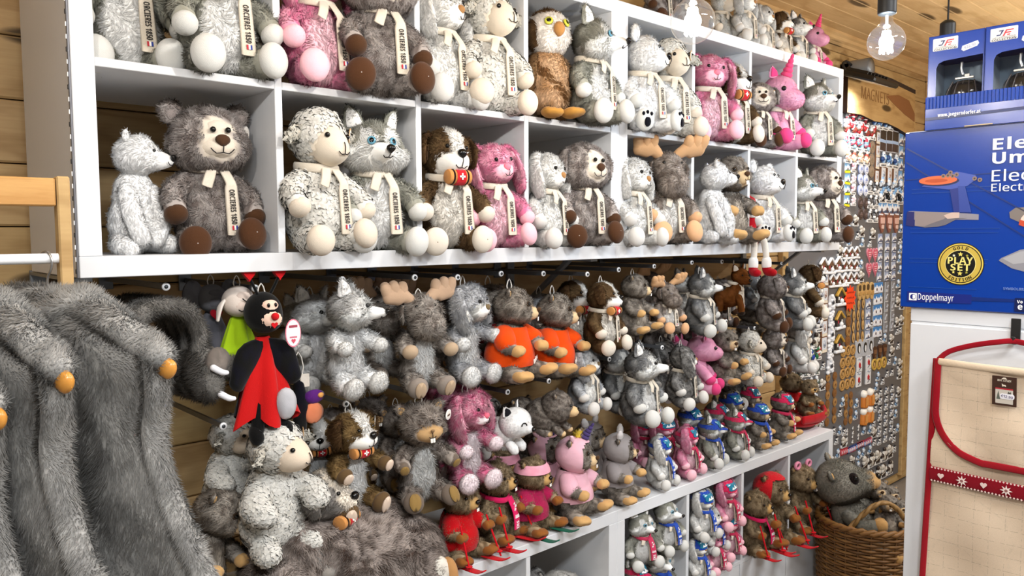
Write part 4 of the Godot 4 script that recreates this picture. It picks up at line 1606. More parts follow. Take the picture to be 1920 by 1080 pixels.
func ears(S: Dictionary, head: Node3D, PH: Dictionary):
	var kind: String = S.get("ear", "round")
	var inner: String = S.get("ei", "cdb9a4")
	var PE := PH.duplicate()
	PE.zones = []
	if S.has("ec"):
		PE.a = C(S.ec)
		PE.b = C(S.get("ecb", S.ec))
	var b := Bag.new()
	var q := Bag.new()
	var at: Vector3 = S.get("ep", vv(0.19, 0.16, -0.02))
	var k: float = S.get("es", 1.0)
	match kind:
		"round":
			star(b, [[vv(0.02, 0.02, 0) * k, vv(0.078, 0.082, 0.036) * k]], vv(0, 0, 0), 16, 12, PE)
			cover(b, 0, PE, S, Vector3(0.2, 0.3, -0.2), 0.8)
			star(q, [[vv(0.022, 0.016, 0.02) * k, vv(0.052, 0.055, 0.022) * k]], vv(0.022, 0.016, 0.02) * k, 14, 10, coat(inner, inner))
		"point":
			sweep(b, [vv(0, -0.03, 0) * k, vv(0.012, 0.03, -0.005) * k, vv(0.03, 0.08, -0.01) * k, vv(0.04, 0.115, -0.006) * k], [Vector2(0.075, 0.026) * k, Vector2(0.068, 0.022) * k, Vector2(0.042, 0.016) * k, Vector2(0.008, 0.008) * k], vv(0.85, 0, -0.5), 14, PE, 3)
			cover(b, 0, PE, S, Vector3(0, 0.5, 0), 0.6)
			sweep(q, [vv(0.006, -0.02, 0.022) * k, vv(0.019, 0.03, 0.018) * k, vv(0.036, 0.075, 0.007) * k, vv(0.044, 0.1, 0.003) * k], [Vector2(0.06, 0.016) * k, Vector2(0.052, 0.014) * k, Vector2(0.03, 0.012) * k, Vector2(0.005, 0.008) * k], vv(0.85, 0, -0.5), 12, coat(inner, inner), 3)
		"flop":
			sweep(b, [vv(-0.02, 0.02, 0) * k, vv(0.045, 0.02, 0.01) * k, vv(0.085, -0.07, 0.03) * k, vv(0.08, -0.18, 0.05) * k], [Vector2(0.03, 0.018) * k, Vector2(0.055, 0.022) * k, Vector2(0.07, 0.024) * k, Vector2(0.045, 0.02) * k], vv(0, 0.2, 1), 14, PE, 3)
			cover(b, 0, PE, S, Vector3(0.1, -0.8, 0))
			sweep(q, [vv(0.028, -0.05, 0.02) * k, vv(0.05, -0.1, 0.03) * k, vv(0.05, -0.16, 0.045) * k], [Vector2(0.03, 0.012) * k, Vector2(0.04, 0.014) * k, Vector2(0.022, 0.01) * k], vv(0, 0.2, 1), 10, coat(inner, inner), 3)
		"long":
			sweep(b, [vv(-0.06, -0.01, 0) * k, vv(0.03, 0.03, 0.005) * k, vv(0.09, -0.06, 0.02) * k, vv(0.105, -0.22, 0.05) * k, vv(0.09, -0.37, 0.085) * k], [Vector2(0.035, 0.024) * k, Vector2(0.055, 0.026) * k, Vector2(0.066, 0.026) * k, Vector2(0.088, 0.026) * k, Vector2(0.06, 0.022) * k], vv(0, 0, 1), 14, PE, 4)
			cover(b, 0, PE, S, Vector3(0, -0.9, 0))
			sweep(q, [vv(0.06, -0.02, 0.04) * k, vv(0.094, -0.1, 0.055) * k, vv(0.1, -0.22, 0.083) * k, vv(0.088, -0.34, 0.105) * k], [Vector2(0.026, 0.02) * k, Vector2(0.035, 0.02) * k, Vector2(0.058, 0.02) * k, Vector2(0.03, 0.014) * k], vv(0.25, 0, 1), 10, coat(inner, inner), 3)
		"sheep":
			sweep(b, [vv(-0.03, 0, 0) * k, vv(0.05, 0.0, 0.01) * k, vv(0.12, -0.025, 0.03) * k, vv(0.17, -0.05, 0.05) * k], [Vector2(0.03, 0.02) * k, Vector2(0.048, 0.02) * k, Vector2(0.045, 0.018) * k, Vector2(0.012, 0.01) * k], vv(0, 1, 0.2), 12, PE, 3)
			cover(b, 0, PE, S, Vector3(0.5, -0.3, 0))
			sweep(q, [vv(0.02, -0.004, 0.016) * k, vv(0.07, -0.01, 0.03) * k, vv(0.14, -0.035, 0.05) * k], [Vector2(0.024, 0.012) * k, Vector2(0.034, 0.012) * k, Vector2(0.016, 0.008) * k], vv(0, 1, 0.2), 10, coat(inner, inner), 3)
		_:
			return
	var e := pair("ear", b, head, at, M.fur)
	var qf := flip_copy(q)
	part("inner_ear", q.mesh(M.plush), e[0])
	part("inner_ear", qf.mesh(M.plush), e[1])

func limbs(S: Dictionary, root: Node3D, P: Dictionary):
	var arm: Array = S.get("arm", [vv(0.13, 0.47, 0.02), vv(0.245, 0.38, 0.07), vv(0.265, 0.27, 0.16)])
	var ar: Array = S.get("ar", [0.07, 0.078, 0.066])
	var leg: Array = S.get("leg", [vv(0.1, 0.1, 0.02), vv(0.17, 0.09, 0.14), vv(0.2, 0.095, 0.25)])
	var lr: Array = S.get("lr", [0.095, 0.09, 0.078])
	var i := 0
	for L in [arm, leg]:
		var rr: Array = ar if i == 0 else lr
		var nm := "arm" if i == 0 else "leg"
		var pts := []
		var rad := []
		for k in L.size():
			pts.append(L[k] - L[0])
			rad.append(Vector2(rr[k], rr[k]))
		var b := Bag.new()
		sweep(b, pts, rad, vv(0.2, 0.3, 1), 14, P, 3, S.get("bump", 0.012) * 0.5)
		var pc: String = S.get("paw" if i == 0 else "foot", "")
		var PC := P
		if pc != "":
			PC = P.duplicate()
			PC.zones = P.zones + [[pts[-1], Vector3.ONE / (rr[-1] * 1.25), P.a, P.b, true]]
		cover(b, 0, PC, S, Vector3(0.1, -0.6, 0.3))
		var got := pair(nm, b, root, L[0], M.fur)
		# paw
		var end: Vector3 = pts[-1]
		var dirn: Vector3 = (pts[-1] - pts[-2]).normalized()
		if pc != "":
			var r: Vector3 = S.get("pr" if i == 0 else "fr", vv(0.072, 0.075, 0.062) if i == 0 else vv(0.098, 0.108, 0.062))
			b = Bag.new()
			var E := [[vv(0, 0, 0), r]]
			if S.get("toes", false):
				for k in 3:
					E.append([vv((k - 1) * r.x * 0.62, r.y * 0.15, r.z * 0.45), vv(r.x * 0.42, r.y * 0.85, r.z * 0.95)])
			star(b, E, vv(0, 0, 0), 20, 16, coat(pc, pc, 6.0), 0.0)
			var z: Vector3 = S.get("fz" if i == 1 else "pz", dirn)
			var bas := Basis.looking_at(-z.normalized(), vv(0, 1, 0.01))
			for p in b.v.size():
				b.v[p] = bas * b.v[p]
				b.n[p] = bas * b.n[p]
			if S.get("paw_fur", false):
				fur(b, 0, coat(pc, pc), 8000.0, 0.02, 0.007, 0.6, vv(0, -0.5, 0), 0.7)
			var off: Vector3 = end + dirn * r.z * 0.25
			var f := flip_copy(b)
			part("paw" if i == 0 else "foot", b.mesh(M.plush), got[0], off)
			part("paw" if i == 0 else "foot", f.mesh(M.plush), got[1], mir(off, -1))
			# sole or palm of another colour
			var pad: String = S.get("pad" if i == 1 else "palm", "")
			if pad != "":
				b = Bag.new()
				if S.get("pawprint", false):
					star(b, [[vv(0, -0.025, 0), vv(0.042, 0.048, 0.012)]], vv(0, -0.025, 0), 14, 10, coat(pad, pad))
					for k in 3:
						star(b, [[vv((k - 1) * 0.042, 0.052 + (0.014 if k == 1 else 0.0), -0.006), vv(0.016, 0.02, 0.01)]], vv((k - 1) * 0.042, 0.052, -0.006), 10, 8, coat(pad, pad))
				else:
					star(b, [[vv(0, 0, 0), vv(r.x * 0.8, r.y * 0.82, 0.012)]], vv(0, 0, 0), 18, 10, coat(pad, pad))
				for p in b.v.size():
					b.v[p] = bas * b.v[p]
					b.n[p] = bas * b.n[p]
				off += (bas * vv(0, 0, 1)) * (r.z * 0.93)
				f = flip_copy(b)
				part("sole" if i == 1 else "palm", b.mesh(M.plush), got[0], off)
				part("sole" if i == 1 else "palm", f.mesh(M.plush), got[1], mir(off, -1))
		i += 1

# cream ribbon round the neck, one end hanging down the front with lettering and a small flag
func scarf(S: Dictionary, root: Node3D, body: Array, hp: Vector3):
	var ny: float = S.get("sy", 0.56)
	var nr: float = S.get("sr", 0.145)
	var P := coat("cfc5b4", "d8cebf", 6.0)
	var b := Bag.new()
	var pts := []
	for k in 13:
		var a := TAU * k / 12.0
		pts.append(vv(sin(a) * nr, ny + 0.015 * cos(a) * -1.0, cos(a) * nr * 0.9 + 0.005))
	var rad := []
	for k in 13:
		rad.append(Vector2(0.03, 0.012))
	sweep(b, pts, rad, vv(0, 1, 0), 8, P, 3)
	var sc := part("scarf", b.mesh(M.plush), root)
	var sx: float = S.get("sx", 0.075)
	var end: float = S.get("se", 0.12)
	var p0 := vv(sx * 0.7, ny - 0.01, nr * 0.93)
	var front := 0.0
	for t in [0.25, 0.5, 0.75, 1.0]:
		var y := lerpf(ny - 0.06, end, t)
		var best := 0.0
		for e in body:
			var q: Vector3 = (vv(sx, y, 0) - e[0]) / e[1]
			var h := 1.0 - q.x * q.x - q.y * q.y
			if h > 0.0:
				best = maxf(best, e[0].z + sqrt(h) * e[1].z)
		front = maxf(front, best)
	front += 0.03
	var p1 := vv(sx, ny - 0.1, front - 0.015)
	var p2 := vv(sx + 0.012, end, front + 0.006)
	b = Bag.new()
	sweep(b, [p0, p1, p1.lerp(p2, 0.15), p1.lerp(p2, 0.5), p2], [Vector2(0.034, 0.006), Vector2(0.036, 0.006), Vector2(0.044, 0.006), Vector2(0.047, 0.006), Vector2(0.05, 0.006)], vv(1, 0, 0), 8, P, 4)
	var tail := part("scarf_end", b.mesh(M.plush), sc)
	# the short other end
	b = Bag.new()
	sweep(b, [vv(-sx * 0.3, ny - 0.01, nr * 0.95), vv(-sx * 0.8, ny - 0.07, nr + 0.045), vv(-sx * 1.1, ny - 0.13, nr + 0.055)], [Vector2(0.03, 0.008), Vector2(0.034, 0.006), Vector2(0.036, 0.006)], vv(1, 0.2, 0), 8, P, 3)
	part("scarf_end", b.mesh(M.plush), sc)
	# print
	var along := (p2 - p1).normalized()
	var nrm := vv(0, 0, 1)
	nrm = (nrm - along * nrm.dot(along)).normalized()
	var pr := Node3D.new()
	pr.name = "print"
	tail.add_child(pr)
	pr.basis = Basis(along, nrm.cross(along), nrm)
	pr.position = p1.lerp(p2, 0.5) + nrm * 0.011
	var len := (p2 - p1).length()
	var t := words("ORCIERES 1850", 0.036, true, 0.0012)
	var bb := t.get_aabb()
	var w: float = len * 0.66
	var sx2 := w / bb.size.x
	var o := part("lettering", t, pr, vv(-len * 0.36 - bb.position.x * sx2, -bb.position.y - bb.size.y * 0.5, 0), flat("2a2624", 0.8))
	o.scale = vv(sx2, 1, 1)
	b = Bag.new()
	for k in 3:
		plate(b, P2([len * 0.33, -0.018 + k * 0.012, len * 0.33 + 0.028, -0.018 + k * 0.012, len * 0.33 + 0.028, -0.006 + k * 0.012, len * 0.33, -0.006 + k * 0.012]), 0.0012, C(["b82c3a", "f0eeea", "2c3f8c"][k]))
	part("flag", b.mesh(vc_mat(0.8)), pr)

# extras -----------------------------------------------------------
func head_of(o: Node3D) -> Node3D:
	return o.get_node("head")

func ear_tag(o: Node3D, hex := "cfa67a"):
	var b := Bag.new()
	lathe(b, [Vector2(0, 0.003), Vector2(0.052, 0.003), Vector2(0.052, -0.003), Vector2(0, -0.003)], 24, C(hex), vv(0, 0, 0), Basis(vv(1, 0, 0), PI / 2))
	lathe(b, [Vector2(0, 0.0045), Vector2(0.04, 0.0045), Vector2(0.041, 0.003)], 24, C("efe9e0"), vv(0, 0, 0), Basis(vv(1, 0, 0), PI / 2))
	bx(b, vv(0.0, -0.005, 0.0052), vv(0.05, 0.018, 0.001), 0.0002, C("5a4a40"))
	var t := part("hang_tag", b.mesh(vc_mat(0.5)), head_of(o), vv(0.23, 0.05, 0.06))
	t.rotation = vv(0.1, 0.7, 0.1)

func loop(o: Node3D, top: float):
	var b := Bag.new()
	line_tube(b, [vv(0.012, top - 0.03, 0), vv(0.035, top + 0.05, 0), vv(0, top + 0.12, 0), vv(-0.035, top + 0.05, 0), vv(-0.012, top - 0.03, 0)], 0.006, "d8d4cc")
	part("hanging_loop", b.mesh(vc_mat(0.7)), o)

func shell(E: Array, grow: float, P: Dictionary, o: Vector3, hide, nu := 28, nv := 24) -> Bag:
	var b := Bag.new()
	star(b, E, o, nu, nv, P, 0.006, grow, hide)
	return b

func goggles(o: Node3D, S: Dictionary, frame: String, y := 0.09):
	var he: Array = S.he
	var h := head_of(o)
	var lens := func(p, d): return not (d.z > 0.2 and absf(p.x) < 0.15 and absf(p.y - y) < 0.068)
	var rim := func(p, d): return not (d.z > 0.0 and absf(p.x) < 0.18 and absf(p.y - y) < 0.095)
	var strap := func(p, d): return absf(p.y - y * 0.75) > 0.035
	var b := shell(he, 0.022, coat(frame, frame), Vector3.ZERO, rim, 48, 40)
	var g := part("goggles", b.mesh(M.cloth), h)
	b = shell(he, 0.034, coat("1f6f8e", "2a86a4", 6.0), Vector3.ZERO, lens, 48, 40)
	part("lens", b.mesh(vc_mat(0.15)), g)
	b = Bag.new()
	var E2 := []
	for e in he:
		E2.append([e[0], e[1] + vv(0.036, 0.036, 0.036)])
	for s in [[-0.07, 0.05], [0.0, 0.075], [0.075, 0.045]]:
		var q0 := on_face(E2, s[0] - s[1] * 0.7, y - 0.05, 0.002)
		var q1 := on_face(E2, s[0], y - 0.05 + s[1], 0.002)
		var q2 := on_face(E2, s[0] + s[1] * 0.7, y - 0.05, 0.002)
		poly(b, [q0, q1, q2], vv(0, 0.3, 1), C("f0f0f0"))
	part("lens_print", b.mesh(vc_mat(0.4)), g)
	b = shell(he, 0.018, coat(frame, frame), Vector3.ZERO, strap, 32, 40)
	part("strap", b.mesh(M.cloth), g)

# short triangular scarf with white marks
func bandana(o: Node3D, hex: String):
	var b := Bag.new()
	sweep(b, [vv(-0.15, 0.56, 0.03), vv(-0.1, 0.535, 0.15), vv(0.0, 0.52, 0.19), vv(0.1, 0.535, 0.15), vv(0.15, 0.56, 0.03), vv(0.08, 0.57, -0.1), vv(-0.08, 0.57, -0.1), vv(-0.15, 0.56, 0.03)], [Vector2(0.035, 0.014), Vector2(0.035, 0.014), Vector2(0.035, 0.014), Vector2(0.035, 0.014), Vector2(0.035, 0.014), Vector2(0.03, 0.014), Vector2(0.03, 0.014), Vector2(0.035, 0.014)], vv(0, 1, 0), 8, coat(hex, hex), 3)
	var n := part("bandana", b.mesh(M.plush), o)
	b = Bag.new()
	var p0 := vv(0.06, 0.53, 0.19)
	var p1 := vv(0.085, 0.15, 0.27)
	sweep(b, [p0, vv(0.075, 0.4, 0.245), vv(0.08, 0.28, 0.27), p1], [Vector2(0.05, 0.008), Vector2(0.055, 0.008), Vector2(0.055, 0.008), Vector2(0.055, 0.008)], vv(1, 0, 0), 8, coat(hex, hex), 4)
	var t := part("bandana_end", b.mesh(M.plush), n)
	b = Bag.new()
	for k in 3:
		plate(b, starp(0.02, 0.008, 6, Vector2(0.078 + (k % 2) * 0.02 - 0.01, 0.46 - k * 0.035)), 0.247 + k * 0.008, C("f2f0f0"), 0.245)
	for k in 3:
		var x := 0.055 + k * 0.024
		plate(b, P2([x - 0.012, 0.29, x + 0.012, 0.29, x, 0.33]), 0.283, C("f2f0f0"), 0.27)
	part("white_marks", b.mesh(vc_mat(0.8)), t)
	var w := words("SKI", 0.045, true, 0.003)
	var l := part("lettering", w, t, vv(0.055, 0.2, 0.2805), flat("f2f0f0", 0.8))
	l.rotation.z = -PI / 2
	l.position = vv(0.085, 0.2, 0.2805)

func shirt(o: Node3D, S: Dictionary, hex: String, y0: float, y1: float, text := ""):
	var body: Array = S.body
	var hide := func(p, d): return p.y + 0.3 < y0 or p.y + 0.3 > y1
	var b := shell(body, 0.028, coat(hex, hex, 8.0), vv(0, 0.3, 0), hide, 30, 40)
	var s := part("shirt", b.mesh(M.cloth), o)
	for e in ["arm"]:
		var arm: Array = S.arm
		b = Bag.new()
		var pts := []
		var rad := []
		for k in 2:
			pts.append(arm[k] if k == 0 else arm[0].lerp(arm[1], 0.9))
			rad.append(Vector2(S.ar[k] + 0.03, S.ar[k] + 0.03))
		sweep(b, pts, rad, vv(0, 0.2, 1), 14, coat(hex, hex, 8.0), 4)
		pair("sleeve", b, s, vv(0, 0, 0), M.cloth)
	if text != "":
		var w := words(text, 0.045, true, 0.002, true)
		var l := part("lettering", w, s, vv(0.09, y0 + 0.05, 0.235), flat("f4f0ea", 0.8))
		l.rotation = vv(-0.1, 0.5, 0.08)

func hood(o: Node3D, S: Dictionary, hex: String, spread := 0.62):
	var hide := func(p, d): return d.z > spread and d.y < 0.72
	var b := shell(S.he, 0.03, coat(hex, hex, 8.0), Vector3.ZERO, hide, 40, 32)
	return part("hood", b.mesh(M.cloth), head_of(o))

func skis(o: Node3D, hex: String, poles := true):
	for s in [-1.0, 1.0]:
		var b := Bag.new()
		sweep(b, [vv(0.17 * s, 0.012, -0.1), vv(0.18 * s, 0.01, 0.2), vv(0.19 * s, 0.014, 0.45), vv(0.2 * s, 0.06, 0.55)], [Vector2(0.05, 0.01), Vector2(0.05, 0.01), Vector2(0.048, 0.01), Vector2(0.03, 0.008)], vv(1, 0, 0), 10, coat(hex, hex), 4)
		part("ski", b.mesh(M.plush), o)
		if poles:
			b = Bag.new()
			line_tube(b, [vv(0.21 * s, 0.5, 0.24), vv(0.23 * s, 0.26, 0.32), vv(0.25 * s, 0.03, 0.4)], 0.011, hex)
			lathe(b, [Vector2(0, 0.006), Vector2(0.035, 0.004), Vector2(0.035, -0.004), Vector2(0, -0.006)], 12, C(hex), vv(0.245 * s, 0.08, 0.385))
			part("ski_pole", b.mesh(M.plush), o)

func barrel(o: Node3D, at: Vector3):
	var b := Bag.new()
	var turn := Basis(vv(0, 0, 1), PI / 2)
	lathe(b, [Vector2(0, 0.1), Vector2(0.05, 0.1), Vector2(0.056, 0.09), Vector2(0.062, 0.0), Vector2(0.056, -0.09), Vector2(0.05, -0.1), Vector2(0, -0.1)], 18, C("c68a4e"), at, turn)
	var n := part("barrel", b.mesh(M.plush), o)
	b = Bag.new()
	for s in [-1.0, 1.0]:
		lathe(b, [Vector2(0.058, s * 0.062 - 0.009), Vector2(0.064, s * 0.062), Vector2(0.058, s * 0.062 + 0.009)], 18, C("2a1a12"), at, turn)
	part("hoop", b.mesh(M.plush), n)
	b = Bag.new()
	lathe(b, [Vector2(0.0635, -0.042), Vector2(0.0645, 0.0), Vector2(0.0635, 0.042)], 18, C("c01f2a"), at, turn)
	part("red_patch", b.mesh(M.cloth), n)
	b = Bag.new()
	bx(b, at + vv(0, 0, 0.066), vv(0.05, 0.014, 0.004), 0.001, C("f4f2ee"))
	bx(b, at + vv(0, 0, 0.066), vv(0.014, 0.05, 0.004), 0.001, C("f4f2ee"))
	part("white_cross", b.mesh(vc_mat(0.8)), n)

func horn(o: Node3D, at: Vector3, k: float, col: String, tilt := 0.25):
	var b := Bag.new()
	for q in 5:
		var r := (0.062 - q * 0.011) * k
		var y := q * 0.048 * k
		lathe(b, [Vector2(0, y - 0.03 * k), Vector2(r * 0.9, y - 0.022 * k), Vector2(r * 1.08, y), Vector2(r * 0.85, y + 0.024 * k), Vector2(0, y + 0.034 * k)], 16, C(col), vv(0, 0, 0))
	var n := part("horn", b.mesh(M.plush), head_of(o), at)
	n.rotation.x = tilt

func antlers(o: Node3D, col: String, at: Vector3, tilt := 0.0):
	var b := Bag.new()
	var P := coat(col, col, 5.0)
	sweep(b, [vv(-0.02, -0.03, 0), vv(0.05, 0.03, 0), vv(0.12, 0.06, 0), vv(0.24, 0.07, 0.0)], [Vector2(0.045, 0.042), Vector2(0.06, 0.05), Vector2(0.1, 0.052), Vector2(0.085, 0.046)], vv(0, 1, 0), 14, P, 3)
	for q in [[0.1, 0.06, -0.1], [0.165, 0.075, 0.15], [0.23, 0.065, 0.35]]:
		sweep(b, [vv(q[0], q[1], 0), vv(q[0] + 0.07 * sin(q[2]), q[1] + 0.075, 0), vv(q[0] + 0.1 * sin(q[2]), q[1] + 0.105, 0)], [Vector2(0.054, 0.046), Vector2(0.054, 0.046), Vector2(0.044, 0.038)], vv(1, 0, 0), 12, P, 2)
	var g := pair("antler", b, head_of(o), at, M.plush)
	for q in g:
		q.rotation.x = tilt

func sp(base: Dictionary, more: Dictionary) -> Dictionary:
	var r := base.duplicate()
	r.merge(more, true)
	return r

var SPEC := {}

func plush_kinds():
	var Z := Vector3.ZERO
	var cream := "d6cab9"
	# --- the big sitting family
	SPEC.bear = {"a": "6a5f5a", "b": "c9c1bc", "f": 10.0, "paw": "482f1d", "foot": "4a311f", "mask": [[vv(0, -0.06, 0.13), vv(0.135, 0.082, 0.115)], [vv(0, 0.045, 0.12), vv(0.1, 0.085, 0.09)], [vv(0, 0, 0.05), vv(0.1, 0.1, 0.12)]], "mo": vv(0, -0.01, 0.08),
		"mc": "d8cdbd", "eyes": Vector2(0.048, 0.045), "er": 0.019, "nose": vv(0, -0.02, 0.243), "nr": vv(0.05, 0.034, 0.022), "nc": "4a3324", "mouth": 0.075, "my": -0.1, "ear": "round", "ep": vv(0.2, 0.15, -0.03), "ei": "8b807c", "scarf": true,
		"he": [[Z, vv(0.245, 0.22, 0.2)], [vv(0, -0.06, 0.02), vv(0.255, 0.155, 0.18)]], "dens": 13000.0}
	SPEC.dog = sp(SPEC.bear, {"ear": "flop", "ep": vv(0.2, 0.1, 0.0), "es": 1.0, "ei": "6e5a4c", "dens": 9000.0})
	SPEC.husky = {"a": "8e8e82", "b": "b5b4aa", "f": 8.0, "zones": [zone(vv(0, 0.28, 0.16), vv(0.165, 0.26, 0.2), "eeeeeb", "fbfbf9")], "paw": "cdcdc9", "foot": "cdcdc9", "fr": vv(0.098, 0.11, 0.075),
		"he": [[Z, vv(0.2, 0.18, 0.175)], [vv(0, -0.065, 0.03), vv(0.262, 0.125, 0.13)], [vv(0, -0.045, 0.12), vv(0.075, 0.068, 0.21)]], "hz": [zone(vv(0, -0.1, 0.13), vv(0.3, 0.125, 0.26), "e6e6e2", "f7f7f4"), zone(vv(0.085, 0.05, 0.15), vv(0.06, 0.09, 0.12), "e9e9e5", "f7f7f4"), zone(vv(-0.085, 0.05, 0.15), vv(0.06, 0.09, 0.12), "e9e9e5", "f7f7f4"), zone(vv(0, -0.06, 0.28), vv(0.1, 0.1, 0.14), "efefec", "f7f7f4", true)],
		"eyes": Vector2(0.075, 0.03), "er": 0.022, "iris": "5b93aa", "nose": vv(0, -0.03, 0.325), "nr": vv(0.034, 0.026, 0.024), "mouth": 0.035, "my": -0.09, "ear": "point", "ep": vv(0.135, 0.17, -0.02), "ei": "eceae6", "scarf": true, "fl": 0.036, "dens": 11000.0}
	SPEC.polar = {"a": "f6f6f5", "b": "fefefd", "f": 7.0, "body": [[vv(0, 0.25, 0), vv(0.2, 0.25, 0.19)], [vv(0, 0.47, 0.01), vv(0.155, 0.22, 0.15)]], "head": vv(0, 0.79, 0.06), "he": [[Z, vv(0.17, 0.165, 0.17)], [vv(0, -0.03, 0.12), vv(0.088, 0.08, 0.17)]], "hz": [zone(vv(0, -0.03, 0.24), vv(0.1, 0.09, 0.09), "e8e8e6", "f4f4f2", true)],
		"eyes": Vector2(0.07, 0.04), "er": 0.014, "nose": vv(0, 0.0, 0.285), "nr": vv(0.04, 0.026, 0.022), "mouth": 0.05, "my": -0.06, "ear": "round", "ep": vv(0.13, 0.12, -0.04), "es": 0.6, "ei": "e8e8e6", "lift": 0.3, "arm": [vv(0.1, 0.5, 0.08), vv(0.15, 0.32, 0.17), vv(0.12, 0.13, 0.21)], "ar": [0.07, 0.075, 0.07], "leg": [vv(0.12, 0.1, 0.0), vv(0.18, 0.08, 0.1), vv(0.2, 0.07, 0.2)], "lr": [0.09, 0.085, 0.07], "dens": 7500.0, "fl": 0.032}
	SPEC.polar_paws = sp(SPEC.bear, {"lift": 0.35, "a": "f6f6f5", "b": "fefefd", "paw": "d0d0cc", "foot": "d0d0cc", "pad": "15151a", "pawprint": true, "mc": "f2f2f0", "nc": "0d0c0c", "ei": "e8e8e6", "he": [[Z, vv(0.2, 0.19, 0.18)], [vv(0, -0.05, 0.1), vv(0.11, 0.1, 0.16)]], "dens": 9000.0, "eyes": Vector2(0.05, 0.07), "mask": [[vv(0, -0.05, 0.15), vv(0.1, 0.075, 0.11)]], "nose": vv(0, -0.015, 0.255), "scarf": true})
	SPEC.sheep = {"a": "d3d0c6", "b": "f3f1ea", "f": 8.0, "curly": true, "dens": 2600.0, "bump": 0.03, "paw": cream, "foot": cream, "pr": vv(0.07, 0.075, 0.055), "fr": vv(0.095, 0.1, 0.07), "mask": [[vv(0, -0.04, 0.1), vv(0.125, 0.135, 0.13)], [vv(0, -0.07, 0.14), vv(0.095, 0.085, 0.115)]], "mo": vv(0, -0.04, 0.08), "mc": "d9cdbb", "eyes": Vector2(0.085, 0.02), "er": 0.018, "nose": vv(0, 0, 0), "nr": Z, "mouth": 0.045, "my": -0.1,
		"he": [[vv(0, 0.02, 0), vv(0.19, 0.19, 0.17)]], "ear": "sheep", "ep": vv(0.15, 0.03, 0.02), "ec": "cfcbbf", "ei": cream, "scarf": true}
	SPEC.stb = {"a": "4b3a28", "b": "7a6246", "f": 9.0, "zones": [zone(vv(0, 0.26, 0.16), vv(0.19, 0.28, 0.2), "cfc9be", "ece7de")], "paw": "d9d0c2", "foot": "d9d0c2", "he": [[Z, vv(0.185, 0.2, 0.18)], [vv(0, -0.07, 0.1), vv(0.12, 0.1, 0.15)]],
		"hz": [zone(vv(0, 0.05, 0.1), vv(0.065, 0.24, 0.25), "ece9e2", "f7f5f0"), zone(vv(0, -0.1, 0.15), vv(0.16, 0.1, 0.2), "ece9e2", "f7f5f0", true)], "eyes": Vector2(0.085, 0.045), "er": 0.017, "nose": vv(0, -0.01, 0.235), "nr": vv(0.04, 0.034, 0.03), "mouth": 0.05, "my": -0.12, "ear": "flop", "ep": vv(0.15, 0.1, -0.01), "ec": "3d2c1e", "ecb": "6b5238", "ei": "4a3726", "scarf": true, "sx": 0.09}
	SPEC.pink_bunny = {"a": "d16f92", "b": "f0b6c8", "f": 9.0, "zones": [zone(vv(0, 0.26, 0.15), vv(0.15, 0.24, 0.16), "eab4c2", "f4cdd6")], "paw": "efb8c4", "foot": "efb8c4", "fr": vv(0.095, 0.105, 0.07), "he": [[Z, vv(0.2, 0.185, 0.17)], [vv(0, -0.06, 0.06), vv(0.13, 0.1, 0.14)]], "mask": [[vv(0, -0.07, 0.13), vv(0.095, 0.06, 0.075)]], "mo": vv(0, -0.07, 0.12), "mc": "f1bcc8",
		"eyes": Vector2(0.085, 0.035), "er": 0.019, "nose": vv(0, -0.035, 0.19), "nr": vv(0.04, 0.032, 0.026), "nc": "ee7f93", "mouth": 0.04, "my": -0.11, "ear": "long", "ep": vv(0.16, 0.13, -0.01), "ei": "f2bccb", "scarf": true}
	SPEC.white_bunny = sp(SPEC.pink_bunny, {"lift": 0.35, "a": "cbcac6", "b": "f6f5f2", "zones": [zone(vv(0, 0.26, 0.15), vv(0.17, 0.27, 0.17), "e9e8e3", "f5f4f0")], "hz": [zone(vv(0, -0.08, 0.12), vv(0.17, 0.1, 0.16), "ebeae5", "f6f5f1")], "paw": "cfcdc8", "foot": "cfcdc8", "mc": "f2f0eb", "nc": "a5794c", "ei": "f0ede6"})
	SPEC.grey_bunny = sp(SPEC.white_bunny, {"a": "4e4c4b", "b": "b9b7b3", "f": 15.0, "zones": [], "lz": [], "hz": [zone(vv(0, -0.07, 0.14), vv(0.12, 0.08, 0.14), "cfcdc9", "ebe9e5")], "ei": "c9c4bc", "dens": 7000.0})
	SPEC.blue_bunny = sp(SPEC.white_bunny, {"a": "84868a", "b": "cdd0d2", "dens": 6500.0, "nc": "76664a"})
